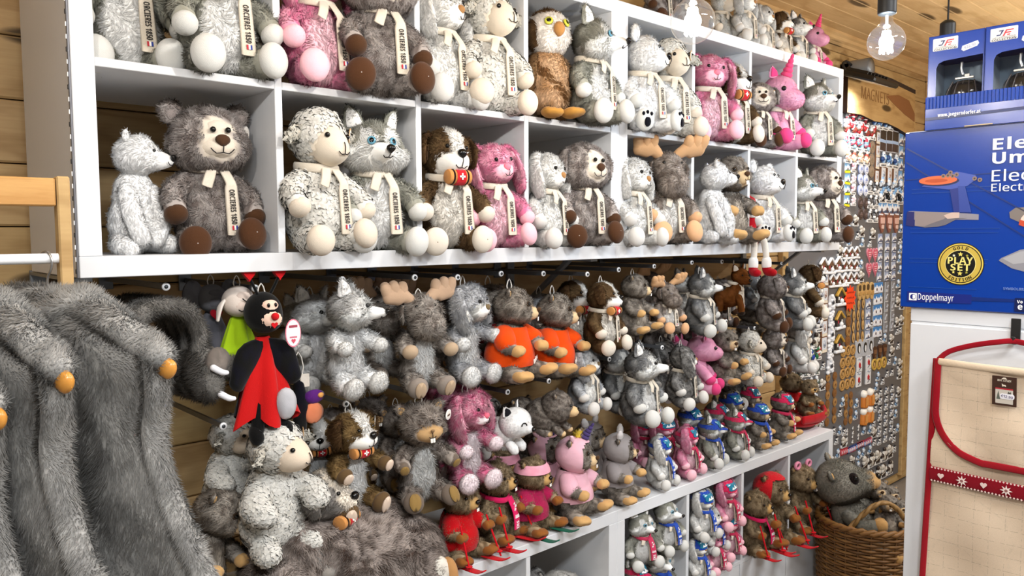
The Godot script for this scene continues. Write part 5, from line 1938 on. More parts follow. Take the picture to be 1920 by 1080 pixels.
	SPEC.owl = {"a": "a87f58", "b": "dcb894", "f": 6.0, "head": vv(0, 0.74, 0.0), "he": [[Z, vv(0.2, 0.215, 0.175)]], "ha": "f0e6da", "hb": "faf4ec", "hz": [zone(vv(0, 0.22, -0.06), vv(0.2, 0.12, 0.22), "5b432d", "8a6c4c"), zone(vv(0, 0, -0.16), vv(0.26, 0.26, 0.15), "5b432d", "8a6c4c"), zone(vv(0.22, -0.06, 0.0), vv(0.09, 0.2, 0.13), "5b432d", "8a6c4c"), zone(vv(-0.22, -0.06, 0.0), vv(0.09, 0.2, 0.13), "5b432d", "8a6c4c")],
		"body": [[vv(0, 0.27, 0), vv(0.205, 0.27, 0.17)], [vv(0, 0.42, 0), vv(0.19, 0.2, 0.15)]], "eyes": Vector2(0.08, 0.06), "er": 0.027, "iris": "c3c23c", "nose": vv(0, 0.0, 0.19), "nr": vv(0.05, 0.06, 0.05), "nc": "b07f4a", "mouth": 0.0, "ear": "none", "arm": [vv(0.15, 0.5, 0.0), vv(0.215, 0.34, 0.0), vv(0.2, 0.18, -0.02)], "ar": [0.06, 0.075, 0.05], "la": "5b432d", "lb": "8a6c4c", "leg": [vv(0.07, 0.05, 0.05), vv(0.09, 0.045, 0.12), vv(0.1, 0.04, 0.16)], "lr": [0.05, 0.05, 0.045], "foot": "b07f3c", "fr": vv(0.085, 0.045, 0.09), "fz": vv(0.2, 0, 1), "toes": true, "dens": 9000.0}
	var spots := []
	for k in 40:
		var a := -1.3 + 2.6 * fposmod(k * 0.618, 1.0)
		var y := 0.06 + 0.46 * fposmod(k * 0.377, 1.0)
		spots.append(zone(vv(sin(a) * 0.2, y, cos(a) * 0.17), vv(0.026, 0.02, 0.03), "5d3f26", "83603f"))
	SPEC.owl.zones = spots
	SPEC.unicorn = {"a": "d993b2", "b": "eeb4cc", "f": 5.0, "fl": 0.012, "fw": 0.006, "dens": 9000.0, "bump": 0.004, "head": vv(0, 0.66, 0.05), "he": [[Z, vv(0.19, 0.2, 0.2)], [vv(0, -0.09, 0.14), vv(0.145, 0.12, 0.17)]], "body": [[vv(0, 0.21, 0), vv(0.19, 0.21, 0.17)], [vv(0, 0.38, 0.0), vv(0.13, 0.18, 0.12)]], "paw": "d8447c", "foot": "d8447c", "fr": vv(0.085, 0.09, 0.07), "eyes": Vector2(0.15, 0.02), "er": 0.028, "nose": vv(0, 0, 0), "nr": Z, "mouth": 0.0, "ear": "point", "ep": vv(0.13, 0.19, -0.02), "es": 0.75, "ei": "d8447c", "scarf": true, "sy": 0.47, "arm": [vv(0.1, 0.38, 0.03), vv(0.17, 0.3, 0.1), vv(0.2, 0.2, 0.17)]}
	SPEC.pig = sp(SPEC.unicorn, {"scarf": false, "dens": 6000.0})
	SPEC.moose = {"a": "665a52", "b": "bdb2a8", "f": 10.0, "zones": [zone(vv(0, 0.26, 0.15), vv(0.13, 0.22, 0.16), "d9d6d0", "efece7")], "paw": "d3a57c", "foot": "d3a57c", "head": vv(0, 0.68, 0.08), "he": [[vv(0, 0.06, -0.02), vv(0.16, 0.16, 0.15)], [vv(0, -0.1, 0.1), vv(0.15, 0.135, 0.14)], [vv(0, -0.02, 0.03), vv(0.14, 0.14, 0.13)]], "eyes": Vector2(0.1, 0.12), "er": 0.016, "nr": Z, "nose": vv(0, 0, 0), "mouth": 0.0, "ear": "flop", "ep": vv(0.14, 0.1, -0.03), "es": 0.7, "ei": "8f8279", "scarf": true, "sy": 0.5}
	SPEC.marmot = {"a": "5c544d", "b": "bfb6aa", "f": 11.0, "zones": [zone(vv(0, 0.25, 0.17), vv(0.12, 0.2, 0.12), "b5aa9c", "d2c8ba")], "paw": "c9a06a", "foot": "c9a06a", "pr": vv(0.058, 0.062, 0.055), "fr": vv(0.08, 0.06, 0.085), "fz": vv(0.25, 0.15, 1), "toes": true, "body": [[vv(0, 0.23, 0), vv(0.23, 0.24, 0.2)], [vv(0, 0.43, 0.0), vv(0.165, 0.2, 0.15)]], "head": vv(0, 0.76, 0.04), "he": [[Z, vv(0.19, 0.185, 0.18)], [vv(0, -0.06, 0.06), vv(0.16, 0.12, 0.15)]],
		"mask": [[vv(0, -0.065, 0.16), vv(0.08, 0.075, 0.085)]], "mo": vv(0, -0.065, 0.15), "mc": "d9bd94", "eyes": Vector2(0.095, 0.035), "er": 0.017, "patch": "3c2f26", "nose": vv(0, -0.025, 0.245), "nr": vv(0.036, 0.026, 0.022), "nc": "4c3626", "mouth": 0.035, "my": -0.095, "teeth": true, "ear": "round", "ep": vv(0.155, 0.13, -0.02), "es": 0.6, "ei": "c9a06a", "arm": [vv(0.13, 0.48, 0.04), vv(0.215, 0.4, 0.12), vv(0.19, 0.36, 0.23)], "ar": [0.068, 0.07, 0.056]}
	SPEC.tan_marmot = sp(SPEC.marmot, {"a": "6a5842", "b": "c0ab8a", "zones": [], "mc": "c09a62", "paw": "8a5527", "foot": "8a5527", "nc": "0d0c0c", "patch": "4a3524", "fl": 0.042, "lift": 0.9})
	SPEC.grey_husky = sp(SPEC.husky, {"a": "6a6b6d", "b": "adadab", "dens": 7000.0})
	SPEC.small_stb = sp(SPEC.stb, {"dens": 7000.0})
	SPEC.big_marmot = sp(SPEC.marmot, {"a": "6f6c63", "b": "9a968b", "f": 4.0, "fl": 0.014, "fw": 0.006, "dens": 12000.0, "bump": 0.005, "zones": [], "he": [[Z, vv(0.21, 0.2, 0.21)], [vv(0, -0.06, 0.12), vv(0.14, 0.12, 0.2)]], "hz": [zone(vv(0, -0.14, 0.05), vv(0.22, 0.1, 0.24), "4a4842", "5c5952")], "mask": [[vv(0, -0.08, 0.27), vv(0.075, 0.065, 0.06)]], "mo": vv(0, -0.08, 0.26), "mc": "c09a68", "nose": vv(0, -0.045, 0.325), "nc": "0d0c0c", "patch": "191512", "er": 0.026, "eyes": Vector2(0.14, 0.06), "mouth": 0.0, "teeth": false, "ep": vv(0.17, 0.15, -0.02), "paw": "bd935c", "foot": "bd935c"})
	SPEC.big_dog = sp(SPEC.stb, {"a": "77726d", "b": "9c9792", "zones": [zone(vv(0, 0.3, 0.16), vv(0.17, 0.16, 0.2), "e2d6c4", "efe6d8")], "ec": "5d5853", "ecb": "8a857f", "ei": "6a655f", "paw": "8b867f", "foot": "8b867f", "scarf": false, "hz": [zone(vv(0, 0.0, 0.1), vv(0.1, 0.26, 0.25), "e6dac8", "f2e9dc")], "mz": []})
	SPEC.chamois = {"a": "5c3517", "b": "84502a", "f": 6.0, "fl": 0.015, "dens": 7000.0, "head": vv(0, 0.74, 0.1), "he": [[Z, vv(0.13, 0.15, 0.14)], [vv(0, -0.08, 0.08), vv(0.085, 0.08, 0.14)]], "body": [[vv(0, 0.33, -0.08), vv(0.16, 0.19, 0.24)], [vv(0, 0.48, 0.06), vv(0.1, 0.16, 0.1)]], "zones": [zone(vv(0.0, 0.36, 0.14), vv(0.09, 0.14, 0.1), "ddd0bd", "eee4d4")], "eyes": Vector2(0.09, 0.02), "er": 0.016, "nose": vv(0, -0.07, 0.2), "nr": vv(0.045, 0.035, 0.03), "mouth": 0.0, "ear": "point", "ep": vv(0.11, 0.12, -0.02), "es": 0.8, "ei": "e9dccb", "arm": [vv(0.09, 0.34, 0.1), vv(0.1, 0.2, 0.13), vv(0.1, 0.06, 0.14)], "ar": [0.06, 0.055, 0.05], "leg": [vv(0.1, 0.3, -0.2), vv(0.11, 0.18, -0.2), vv(0.11, 0.06, -0.2)], "lr": [0.09, 0.065, 0.05], "paw": "231814", "foot": "231814", "fr": vv(0.055, 0.055, 0.05), "pr": vv(0.055, 0.055, 0.05), "scarf": true, "sy": 0.6, "sr": 0.1}
	SPEC.fox = {"a": "f0f0ef", "b": "fbfbfa", "f": 5.0, "fl": 0.014, "dens": 7000.0, "bump": 0.004, "body": [[vv(0, 0.3, -0.1), vv(0.3, 0.29, 0.34)]], "head": vv(0, 0.52, 0.22), "he": [[Z, vv(0.33, 0.3, 0.28)], [vv(0, -0.1, 0.14), vv(0.13, 0.1, 0.22)]], "er": 0.0, "nose": vv(0, -0.09, 0.355), "nr": vv(0.06, 0.05, 0.045), "mouth": 0.05, "my": -0.16, "ear": "point", "ep": vv(0.22, 0.24, -0.06), "es": 1.2, "ei": "1a1a1d", "arm": [vv(0.14, 0.1, 0.2), vv(0.15, 0.04, 0.26), vv(0.15, 0.0, 0.28)], "ar": [0.09, 0.09, 0.08], "leg": [vv(0.14, 0.1, -0.2), vv(0.15, 0.04, -0.22), vv(0.15, 0.0, -0.22)], "lr": [0.09, 0.09, 0.08]}
	SPEC.ball_bear = {"a": "554c46", "b": "b5aca2", "f": 10.0, "body": [[vv(0, 0.36, -0.1), vv(0.34, 0.36, 0.36)]], "head": vv(0, 0.56, 0.14), "he": [[Z, vv(0.34, 0.33, 0.3)]], "mask": [[vv(0, -0.08, 0.28), vv(0.13, 0.11, 0.13)]], "mo": vv(0, -0.08, 0.26), "mc": "d8b98c", "eyes": Vector2(0.15, 0.07), "er": 0.03, "nose": vv(0, -0.03, 0.4), "nr": vv(0.05, 0.04, 0.03), "mouth": 0.06, "my": -0.13, "ear": "round", "ep": vv(0.25, 0.25, -0.02), "es": 0.75, "ei": "cfae82", "arm": [vv(0.2, 0.16, 0.2), vv(0.23, 0.1, 0.28), vv(0.22, 0.07, 0.32)], "ar": [0.07, 0.07, 0.06], "leg": [vv(0.2, 0.1, -0.1), vv(0.23, 0.05, -0.02), vv(0.22, 0.03, 0.05)], "lr": [0.09, 0.08, 0.07], "paw": "d8b98c", "foot": "d8b98c", "pr": vv(0.06, 0.06, 0.05), "fr": vv(0.08, 0.06, 0.06), "dens": 7000.0}
	# --- limp hand puppets: long bodies, hanging legs
	var pup := {"body": [[vv(0, 0.22, 0), vv(0.19, 0.22, 0.12)], [vv(0, 0.42, 0.0), vv(0.16, 0.22, 0.105)]], "head": vv(0, 0.78, 0.05), "arm": [vv(0.12, 0.52, 0.02), vv(0.21, 0.45, 0.1), vv(0.22, 0.42, 0.18)], "ar": [0.068, 0.07, 0.066], "leg": [vv(0.1, 0.14, 0.04), vv(0.15, 0.08, 0.13), vv(0.16, 0.06, 0.2)], "lr": [0.085, 0.085, 0.08], "scarf": false, "fl": 0.045, "dens": 9000.0}
	SPEC.husky_puppet = sp(sp(SPEC.grey_husky, pup), {"a": "c4c2bf", "b": "f4f3f1", "la": "efefed", "lb": "fbfbfa", "paw": "d8d7d3", "foot": "d8d7d3", "paw_fur": true, "zones": [zone(vv(0, 0.36, 0.08), vv(0.22, 0.34, 0.2), "f0f0ee", "fcfcfb")], "dens": 10000.0})
	SPEC.moose_puppet = sp(sp(SPEC.moose, pup), {"a": "70665e", "b": "cbc3ba", "zones": [zone(vv(0, 0.28, 0.1), vv(0.1, 0.3, 0.14), "dfdfdd", "f1f1ef")], "head": vv(0, 0.74, 0.05), "pad": "b39c82", "foot": "8b8178", "paw": "b39c82", "paw_fur": false, "dens": 10000.0})
	SPEC.bunny_puppet = sp(sp(SPEC.blue_bunny, pup), {"a": "94959a", "b": "dedfe0", "zones": [zone(vv(0, 0.28, 0.1), vv(0.15, 0.3, 0.14), "e4e4e3", "f4f4f2")], "paw": "dededc", "foot": "dededc", "paw_fur": true})
	SPEC.marmot_puppet = sp(sp(SPEC.marmot, pup), {"a": "564b44", "b": "beb4aa", "zones": [zone(vv(0, 0.28, 0.1), vv(0.11, 0.3, 0.14), "c6c6c4", "e6e6e3")], "mask": [[vv(0, -0.07, 0.15), vv(0.12, 0.075, 0.08)]], "mc": "b9966a", "nr": vv(0.02, 0.012, 0.012), "mouth": 0.03, "nc": "8f7250", "foot": "6a5e54", "paw": "6a5e54", "toes": false, "pad": "8a6f42", "palm": "8a6f42", "fr": vv(0.09, 0.1, 0.06), "fz": vv(0.2, 0.3, 1), "es": 0.75, "dens": 10000.0, "er": 0.0})
	SPEC.marmot_puppet.erase("patch")
	SPEC.stb_puppet = sp(sp(SPEC.stb, pup), {"a": "54402a", "b": "a08458", "zones": [zone(vv(0, 0.3, 0.1), vv(0.11, 0.32, 0.14), "d6d6d4", "eeeeec")], "pad": "d9c3b0", "palm": "d9c3b0", "paw": "5d4930", "foot": "5d4930", "he": [[Z, vv(0.2, 0.19, 0.17)], [vv(0, -0.07, 0.1), vv(0.13, 0.1, 0.14)]], "patch": "46351f", "dens": 10000.0})
	SPEC.sheep_puppet = sp(sp(SPEC.sheep, pup), {"body": [[vv(0, 0.24, 0), vv(0.25, 0.25, 0.15)], [vv(0, 0.46, 0.0), vv(0.2, 0.22, 0.13)]], "arm": [vv(0.14, 0.5, 0.04), vv(0.22, 0.44, 0.14), vv(0.2, 0.4, 0.22)], "ar": [0.09, 0.095, 0.085], "head": vv(0, 0.8, 0.05), "fl": 0.05, "curly": true, "dens": 4200.0, "paw": "", "foot": "", "mc": "dccbb6"})
	SPEC.pink_puppet = sp(sp(SPEC.pink_bunny, pup), {"a": "c05479", "b": "f4becd", "zones": [zone(vv(0, 0.28, 0.1), vv(0.11, 0.3, 0.14), "f0dfe4", "f8eef0")], "paw": "f2e2e6", "foot": "f2e2e6", "paw_fur": true, "mc": "f4e6e8", "mask": [[vv(0, -0.08, 0.13), vv(0.085, 0.045, 0.075)]], "nc": "ee6f84"})
	SPEC.grey_husky.erase("iris")
	SPEC.husky_puppet.erase("iris")
	for k in SPEC:
		var S: Dictionary = SPEC[k]
		if not S.has("he"):
			S.he = [[Z, vv(0.23, 0.21, 0.2)], [vv(0, -0.05, 0.02), vv(0.245, 0.16, 0.18)]]
		if not S.has("body"):
			S.body = [[vv(0, 0.24, 0), vv(0.225, 0.245, 0.19)], [vv(0, 0.42, -0.01), vv(0.165, 0.2, 0.145)]]
		if not S.has("arm"):
			S.arm = [vv(0.13, 0.47, 0.02), vv(0.245, 0.38, 0.07), vv(0.265, 0.27, 0.16)]
		if not S.has("ar"):
			S.ar = [0.07, 0.078, 0.066]

# the kind with its extras; built when first asked for
func kind(k: String) -> Node3D:
	if K.has(k):
		return K[k]
	var bits := k.split("+")
	var base: String = bits[0]
	var o: Node3D
	if bits.size() == 1:
		o = make_plush(SPEC[base])
		match base:
			"stb", "small_stb", "big_dog":
				barrel(o, vv(0, 0.555, 0.2))
			"stb_puppet":
				barrel(o, vv(0, 0.6, 0.17))
			"unicorn":
				horn(o, vv(0, 0.2, 0.07), 1.05, "d84a78")
			"moose":
				antlers(o, "c79c72", vv(0.1, 0.2, 0.0), 0.5)
			"moose_puppet":
				antlers(o, "b99b80", vv(0.08, 0.17, 0.0), 0.1)
			"fox":
				var b := Bag.new()
				for s in [-1.0, 1.0]:
					var pts := []
					for q in 5:
						var a := PI * q / 4.0
						pts.append(on_face(SPEC.fox.he, s * 0.17 + cos(a) * 0.05, 0.02 + sin(a) * 0.05, 0.006))
					line_tube(b, pts, 0.012, "101012")
				part("closed_eyes", b.mesh(vc_mat(0.7)), head_of(o))
			"bear":
				ear_tag(o, "e9e5df")
			"dog", "sheep", "sheep_puppet":
				ear_tag(o)
	else:
		o = kind(base).duplicate()
		var S: Dictionary = SPEC[base]
		for x in bits.slice(1):
			match x:
				"loop":
					loop(o, S.get("head", vv(0, 0.74, 0.03)).y + 0.16)
				"blue_goggles":
					goggles(o, S, "2244a0")
					bandana(o, "2d4fae")
				"red_goggles":
					goggles(o, S, "c22a52")
					bandana(o, "bb2f52")
				"blue_scarf":
					bandana(o, "2d4fae")
				"red_scarf":
					bandana(o, "c23a5a")
				"orange_shirt":
					shirt(o, S, "dd4a12", 0.16, 0.56, "Orcières")
				"dark_shirt":
					shirt(o, S, "7a1518", 0.16, 0.56)
				"red_hoodie":
					shirt(o, S, "b8121c", 0.14, 0.58)
				"pink_hoodie":
					shirt(o, S, "a31f4c", 0.2, 0.58)
				"headband":
					var band := func(p, d): return absf(p.y - 0.1) > 0.05
					part("headband", shell(S.he, 0.035, coat("e39aae", "e9aabb"), Vector3.ZERO, band, 30, 40).mesh(M.cloth), head_of(o))
				"red_hood":
					hood(o, S, "b8121c", 0.3)
				"santa_hood":
					hood(o, S, "c3202a", 0.35)
				"pink_scarf":
					bandana(o, "d92561")
				"red_skis":
					skis(o, "c3141d")
				"green_skis":
					skis(o, "0f5a45", false)
				"unicorn_hood":
					shirt(o, S, "dfaebc", 0.24, 0.6)
					hood(o, S, "e2b2c0", 0.5)
					horn(o, vv(0, 0.21, 0.1), 0.85, "4a3f6e", 0.5)
					var b := Bag.new()
					star(b, [[vv(0, 0, 0), vv(0.06, 0.045, 0.04)]], vv(0, 0, 0), 12, 8, coat("e8c64a", "f0d562"))
					fur(b, 0, coat("e8c64a", "f0d562"), 12000.0, 0.05, 0.01, 0.9, vv(0, 0.4, 0.2), 0.8)
					part("yellow_mane", b.mesh(M.fur), head_of(o), vv(0, 0.21, 0.03))
					b = Bag.new()
					sweep(b, [vv(0, 0, 0), vv(0.04, 0.03, 0), vv(0.075, 0.05, 0)], [Vector2(0.035, 0.02), Vector2(0.03, 0.018), Vector2(0.01, 0.01)], vv(0, 1, 0.3), 10, coat("e9c3cd", "e9c3cd"), 3)
					pair("hood_ear", b, head_of(o), vv(0.14, 0.19, 0.0), M.plush)
				"grey_hood":
					shirt(o, S, "8d8787", 0.24, 0.6)
					hood(o, S, "958f8f", 0.5)
					var b := Bag.new()
					sweep(b, [vv(0, 0, 0), vv(0.02, 0.05, 0), vv(0.03, 0.09, 0)], [Vector2(0.055, 0.04), Vector2(0.05, 0.036), Vector2(0.03, 0.02)], vv(0.8, 0, -0.6), 10, coat("d5d2d2", "d5d2d2"), 3)
					pair("hood_ear", b, head_of(o), vv(0.12, 0.2, 0.0), M.plush)
				"pink_ears":
					var b := Bag.new()
					var pts := []
					for q in 9:
						var a := TAU * q / 8.0
						pts.append(vv(sin(a) * 0.05, cos(a) * 0.05 + 0.05, 0))
					line_tube(b, pts, 0.022, "d98aa2")
					pair("ear_muff", b, head_of(o), vv(0.13, 0.16, 0.02), M.plush)
				"round_tag":
					ear_tag(o, "c08a58")
				"white_tag":
					ear_tag(o, "f0efec")
	K[k] = o
	return o

# kind, x, y, z, height in metres, turn and head turn in degrees, what it looks like
const TOYS := [
	["husky", 0.128, 1.9392, -0.143, 0.320, 0, 0, "sage and white plush husky at the left of the topmost left cube, head unseen"],
	["husky", 0.278, 1.9392, -0.051, 0.330, 5, 0, "larger sage and white plush husky beside it, topmost left cube, lettered scarf in front"],
	["pink_bunny", 0.489, 1.9392, -0.052, 0.330, 10, 0, "deep pink plush bunny in the second cube of the top row, head cut off"],
	["bear", 0.624, 1.9392, -0.004, 0.330, -8, 0, "grey-brown plush bear with brown paws next to the pink bunny in the top row"],
	["white_bunny", 0.830, 1.9392, -0.056, 0.325, 5, 15, "white plush rabbit with a tan nose left of the curly sheep in the top row"],
	["sheep", 0.980, 1.9392, -0.040, 0.330, -5, 10, "curly white plush sheep in the third cube of the top row, facing right"],
	["owl", 1.191, 1.9392, -0.028, 0.315, -5, -10, "brown and cream plush owl with spotted belly and yellow eyes"],
	["husky", 1.331, 1.9392, -0.001, 0.315, 10, 25, "sage and white plush husky beside the owl, muzzle pointing right"],
	["polar", 0.133, 1.5882, -0.133, 0.245, 15, 40, "white plush polar bear at the far left of the lower row, looking right"],
	["bear", 0.273, 1.5882, -0.114, 0.314, 0, 0, "big grey-brown plush bear with brown feet beside the polar bear"],
	["sheep", 0.479, 1.5882, -0.033, 0.325, 8, 5, "curly white plush sheep left of the blue-eyed husky in the lower row"],
	["husky", 0.629, 1.5882, -0.048, 0.320, -5, -5, "sage and white plush husky with blue eyes facing front in the lower row"],
	["stb", 0.830, 1.5882, -0.034, 0.315, -5, 0, "brown and white plush Saint Bernard with a barrel, left of the pink bunny"],
	["pink_bunny", 0.980, 1.5882, -0.030, 0.290, -5, 5, "pink plush bunny with long ears beside the Saint Bernard in the lower row"],
	["white_bunny", 1.181, 1.5882, -0.035, 0.279, 10, 5, "white plush rabbit with a tan nose beside the grey dog in the lower row"],
	["dog", 1.326, 1.5882, -0.028, 0.310, -10, 5, "grey-brown floppy-eared plush dog with brown paws and an ear tag"],
	["polar_paws", 1.587, 1.9392, -0.013, 0.310, -10, 30, "white plush bear showing black paw prints on its soles, left of the sheep"],
	["sheep", 1.742, 1.9392, -0.033, 0.325, -15, 0, "curly white plush sheep behind the white bear with paw prints"],
	["pink_bunny", 1.953, 1.9392, -0.021, 0.310, -20, -10, "pink plush bunny with ears over its face in the right-hand top row"],
	["stb", 2.103, 1.9392, -0.029, 0.300, -10, 10, "brown and white plush Saint Bernard behind the pink bunny in the top row"],
	["dog", 2.294, 1.9392, -0.036, 0.250, -10, -30, "brown-footed plush dog half hidden left of the pink unicorn"],
	["unicorn", 2.424, 1.9392, -0.030, 0.330, -5, 5, "large pink plush unicorn with a dark pink horn in the top row"],
	["husky", 2.725, 1.9392, -0.020, 0.310, -25, 15, "sage and white plush husky in the top right cube of the shelf"],
	["white_bunny", 1.557, 1.5882, -0.033, 0.290, 0, 10, "white plush rabbit half hidden behind the shelf edge left of the moose"],
	["moose", 1.722, 1.5882, -0.033, 0.330, -15, -10, "grey-brown plush moose with tan antlers, head bowed, in the lower row"],
	["polar", 1.973, 1.5882, -0.017, 0.290, 0, 55, "white plush polar bear in front of the grey marmot, looking right"],
	["marmot", 2.113, 1.5882, -0.036, 0.325, -10, -5, "grey-brown plush marmot standing behind the white polar bear"],
	["polar_paws", 2.354, 1.5882, -0.044, 0.310, -10, 15, "white plush bear with black paw prints behind the red elf doll"],
	["husky", 2.635, 1.5882, -0.031, 0.290, -15, 20, "white-chested plush husky at the left of the last cube in the lower row"],
	["dog", 2.785, 1.5882, -0.019, 0.325, -20, 15, "grey-brown plush dog with a foot over the edge of the last cube"],
	["dog", 1.826, 2.3222, -0.140, 0.216, -5, 10, "grey plush dog on top of the shelf, only its lap showing"],
	["bear", 2.012, 2.3222, -0.180, 0.216, -5, 10, "brown-pawed plush bear on top of the shelf above the first bulb"],
	["sheep", 2.245, 2.3222, -0.160, 0.227, -5, 10, "curly grey-white plush sheep on top of the shelf, right of the first bulb"],
	["white_bunny", 2.296, 2.3222, -0.100, 0.227, -5, 10, "white plush rabbit with a lettered scarf second in the row on top of the shelf"],
	["white_bunny", 2.503, 2.3222, -0.140, 0.216, -5, 10, "white plush rabbit leaning in the middle of the row on top of the shelf"],
	["small_stb", 2.645, 2.3222, -0.140, 0.216, -5, 10, "small brown and white plush Saint Bernard on top of the shelf"],
	["grey_husky", 2.759, 2.3222, -0.130, 0.216, -5, 10, "small grey and white plush husky on top of the shelf, left of the unicorn"],
	["unicorn", 2.898, 2.3222, -0.130, 0.216, -5, 10, "small pink plush unicorn at the end of the row on top of the shelf"],
	["husky_puppet+loop", 0.544, 1.2590, -0.200, 0.227, 10, 10, "grey and white husky hand puppet hanging behind the brighter husky puppet"],
	["husky_puppet+loop", 0.560, 1.2692, -0.060, 0.239, 15, 35, "bright white husky hand puppet hanging in front, muzzle turned right"],
	["moose_puppet+loop", 0.735, 1.2527, -0.200, 0.234, 0, 0, "grey moose hand puppet with pale antlers hanging behind its twin"],
	["moose_puppet+loop", 0.765, 1.2406, -0.060, 0.245, -5, 0, "grey and white moose hand puppet with two pale antlers, front of its hook"],
	["bunny_puppet+loop", 0.922, 1.2388, -0.080, 0.261, 15, 15, "pale grey and white rabbit hand puppet hanging between moose and marmot"],
	["marmot+dark_shirt+loop", 1.129, 1.2118, -0.220, 0.279, 5, 0, "dark grey plush marmot hanging behind the orange-shirted pair"],
	["marmot+orange_shirt+loop", 1.070, 1.2281, -0.060, 0.263, 10, 30, "grey plush marmot in an orange shirt, the nearer of the orange pair"],
	["marmot+orange_shirt+loop", 1.287, 1.1965, -0.110, 0.264, 10, 25, "grey plush marmot in an orange shirt, the further of the orange pair"],
	["small_stb+loop", 1.464, 1.2509, -0.200, 0.239, 5, 10, "small plush Saint Bernard hanging behind, half hidden by its twin"],
	["small_stb+loop", 1.447, 1.2659, -0.060, 0.225, 10, 20, "small plush Saint Bernard with a barrel hanging in front of its hook"],
	["marmot+loop", 1.639, 1.2973, -0.090, 0.205, 5, 25, "grey-brown plush marmot hanging between the Saint Bernard and the small moose"],
	["moose+loop", 1.798, 1.2894, -0.080, 0.186, -5, 0, "small grey plush moose with a lettered scarf hanging under the shelf"],
	["grey_husky+loop", 2.059, 1.2999, -0.200, 0.190, 5, 10, "small dark grey plush husky hanging behind the husky with the long scarf"],
	["grey_husky+loop", 1.988, 1.2734, -0.070, 0.227, 15, 30, "small dark grey plush husky with a cream belly hanging right of the moose"],
	["chamois+loop", 2.245, 1.3143, -0.090, 0.203, 20, -20, "brown plush chamois with black hooves hanging under the shelf"],
	["blue_bunny+loop", 2.591, 1.3020, -0.220, 0.181, 10, 20, "grey plush rabbit hanging behind the brown chamois"],
	["dog+loop", 2.496, 1.2404, -0.080, 0.232, 20, 25, "grey-brown plush wolf cub with a lettered scarf hanging under the dangling boots"],
	["grey_husky+loop", 2.683, 1.2257, -0.090, 0.251, 20, 20, "small pale plush husky with a long scarf hanging under the dangling boots"],
	["small_stb+loop", 2.913, 1.2620, -0.130, 0.237, 30, 20, "small plush Saint Bernard with a barrel hanging last, beside the magnets"],
	["bear+loop", 2.561, 1.0520, -0.100, 0.191, 10, 0, "brown plush bear cub with a large lettered scarf hanging in the second row"],
	["white_bunny+loop", 2.794, 1.0272, -0.120, 0.245, 20, 10, "pale plush rabbit hanging last in the second row beside the magnets"],
	["husky_puppet+loop", 0.564, 1.2861, -0.300, 0.177, 0, 0, "pale husky hand puppet deepest on the first hook, mostly hidden"],
	["marmot+loop", 1.052, 1.2432, -0.300, 0.223, 0, 0, "dark grey plush marmot deep between the rabbit puppet and the moose puppet"],
	["moose_puppet+loop", 0.769, 1.3346, -0.300, 0.160, 0, 0, "grey moose hand puppet deepest of its hook, antlers just showing"],
	["blue_bunny+loop", 1.397, 1.1879, -0.280, 0.262, 0, 0, "grey plush rabbit deep behind the orange-shirted marmots"],
	["moose+loop", 1.917, 1.3078, -0.240, 0.196, 0, 0, "small grey plush moose deep behind the marmot with folded arms"],
	["bear+loop", 2.340, 1.2547, -0.220, 0.193, 0, 0, "grey plush bear cub deep behind the brown chamois"],
	["marmot+loop", 2.697, 1.0997, -0.300, 0.237, 0, 0, "dark plush marmot deep behind the small curly sheep"],
	["dog+loop", 2.428, 1.0608, -0.300, 0.203, 0, 0, "dark plush dog deep behind the pink pony"],
	["bear+loop", 2.079, 1.1215, -0.320, 0.251, 0, 0, "dark plush bear deep behind the scarfed huskies"],
	["marmot+loop", 2.292, 1.1648, -0.300, 0.239, 0, 0, "dark plush marmot deep between the hanging huskies"],
	["grey_bunny+loop", 2.595, 0.8764, -0.300, 0.258, 0, 0, "dark plush rabbit deepest under the small sheep"],
	["dog+loop", 1.824, 1.1732, -0.300, 0.215, 0, 0, "dark plush dog deep behind the front Saint Bernard"],
	["moose+loop", 1.352, 1.2060, -0.320, 0.209, 0, 0, "dark plush moose deep behind the orange shirts"],
	["bear+loop", 0.648, 1.0048, -0.300, 0.171, 0, 0, "dark plush bear deep behind the Saint Bernard puppets"],
	["bear+loop", 1.662, 1.0550, -0.260, 0.197, 0, 10, "grey plush bear deep behind the blue-grey rabbit in the second row"],
	["blue_bunny+loop", 1.389, 1.0846, -0.080, 0.203, 15, 10, "blue-grey plush rabbit with a white belly hanging in the second row"],
	["grey_husky+loop", 1.659, 1.0310, -0.180, 0.229, 10, 10, "grey plush husky hanging behind the pale husky in the second row"],
	["grey_husky+loop", 1.625, 1.0100, -0.050, 0.258, 15, 20, "pale grey plush husky with a scarf in front in the second row"],
	["grey_bunny+loop", 1.968, 1.0162, -0.220, 0.226, 0, 10, "dark mottled plush rabbit hanging behind its twin in the second row"],
	["grey_bunny+loop", 1.894, 1.0257, -0.080, 0.222, 10, 35, "dark mottled plush rabbit with drooping ears in front in the second row"],
	["pig+loop", 2.095, 1.0361, -0.240, 0.217, 10, 10, "dark pink plush pony hanging at the back of the second row"],
	["pig+loop", 2.060, 1.0440, -0.120, 0.239, 25, 35, "smooth pink plush pony with dark pink hooves in the second row"],
	["marmot+loop", 2.210, 1.0532, -0.110, 0.218, 5, -20, "grey-brown plush marmot between the pink pony and the small sheep"],
	["sheep+loop", 2.359, 1.0359, -0.090, 0.216, 5, 15, "small curly grey-white plush sheep hanging in the second row"],
	["sheep_puppet", 0.321, 1.0059, -0.170, 0.217, 15, 20, "curly white sheep hand puppet behind its twin at the lower left"],
	["sheep_puppet", 0.369, 0.9429, -0.050, 0.281, 10, 20, "curly white sheep hand puppet in front at the lower left"],
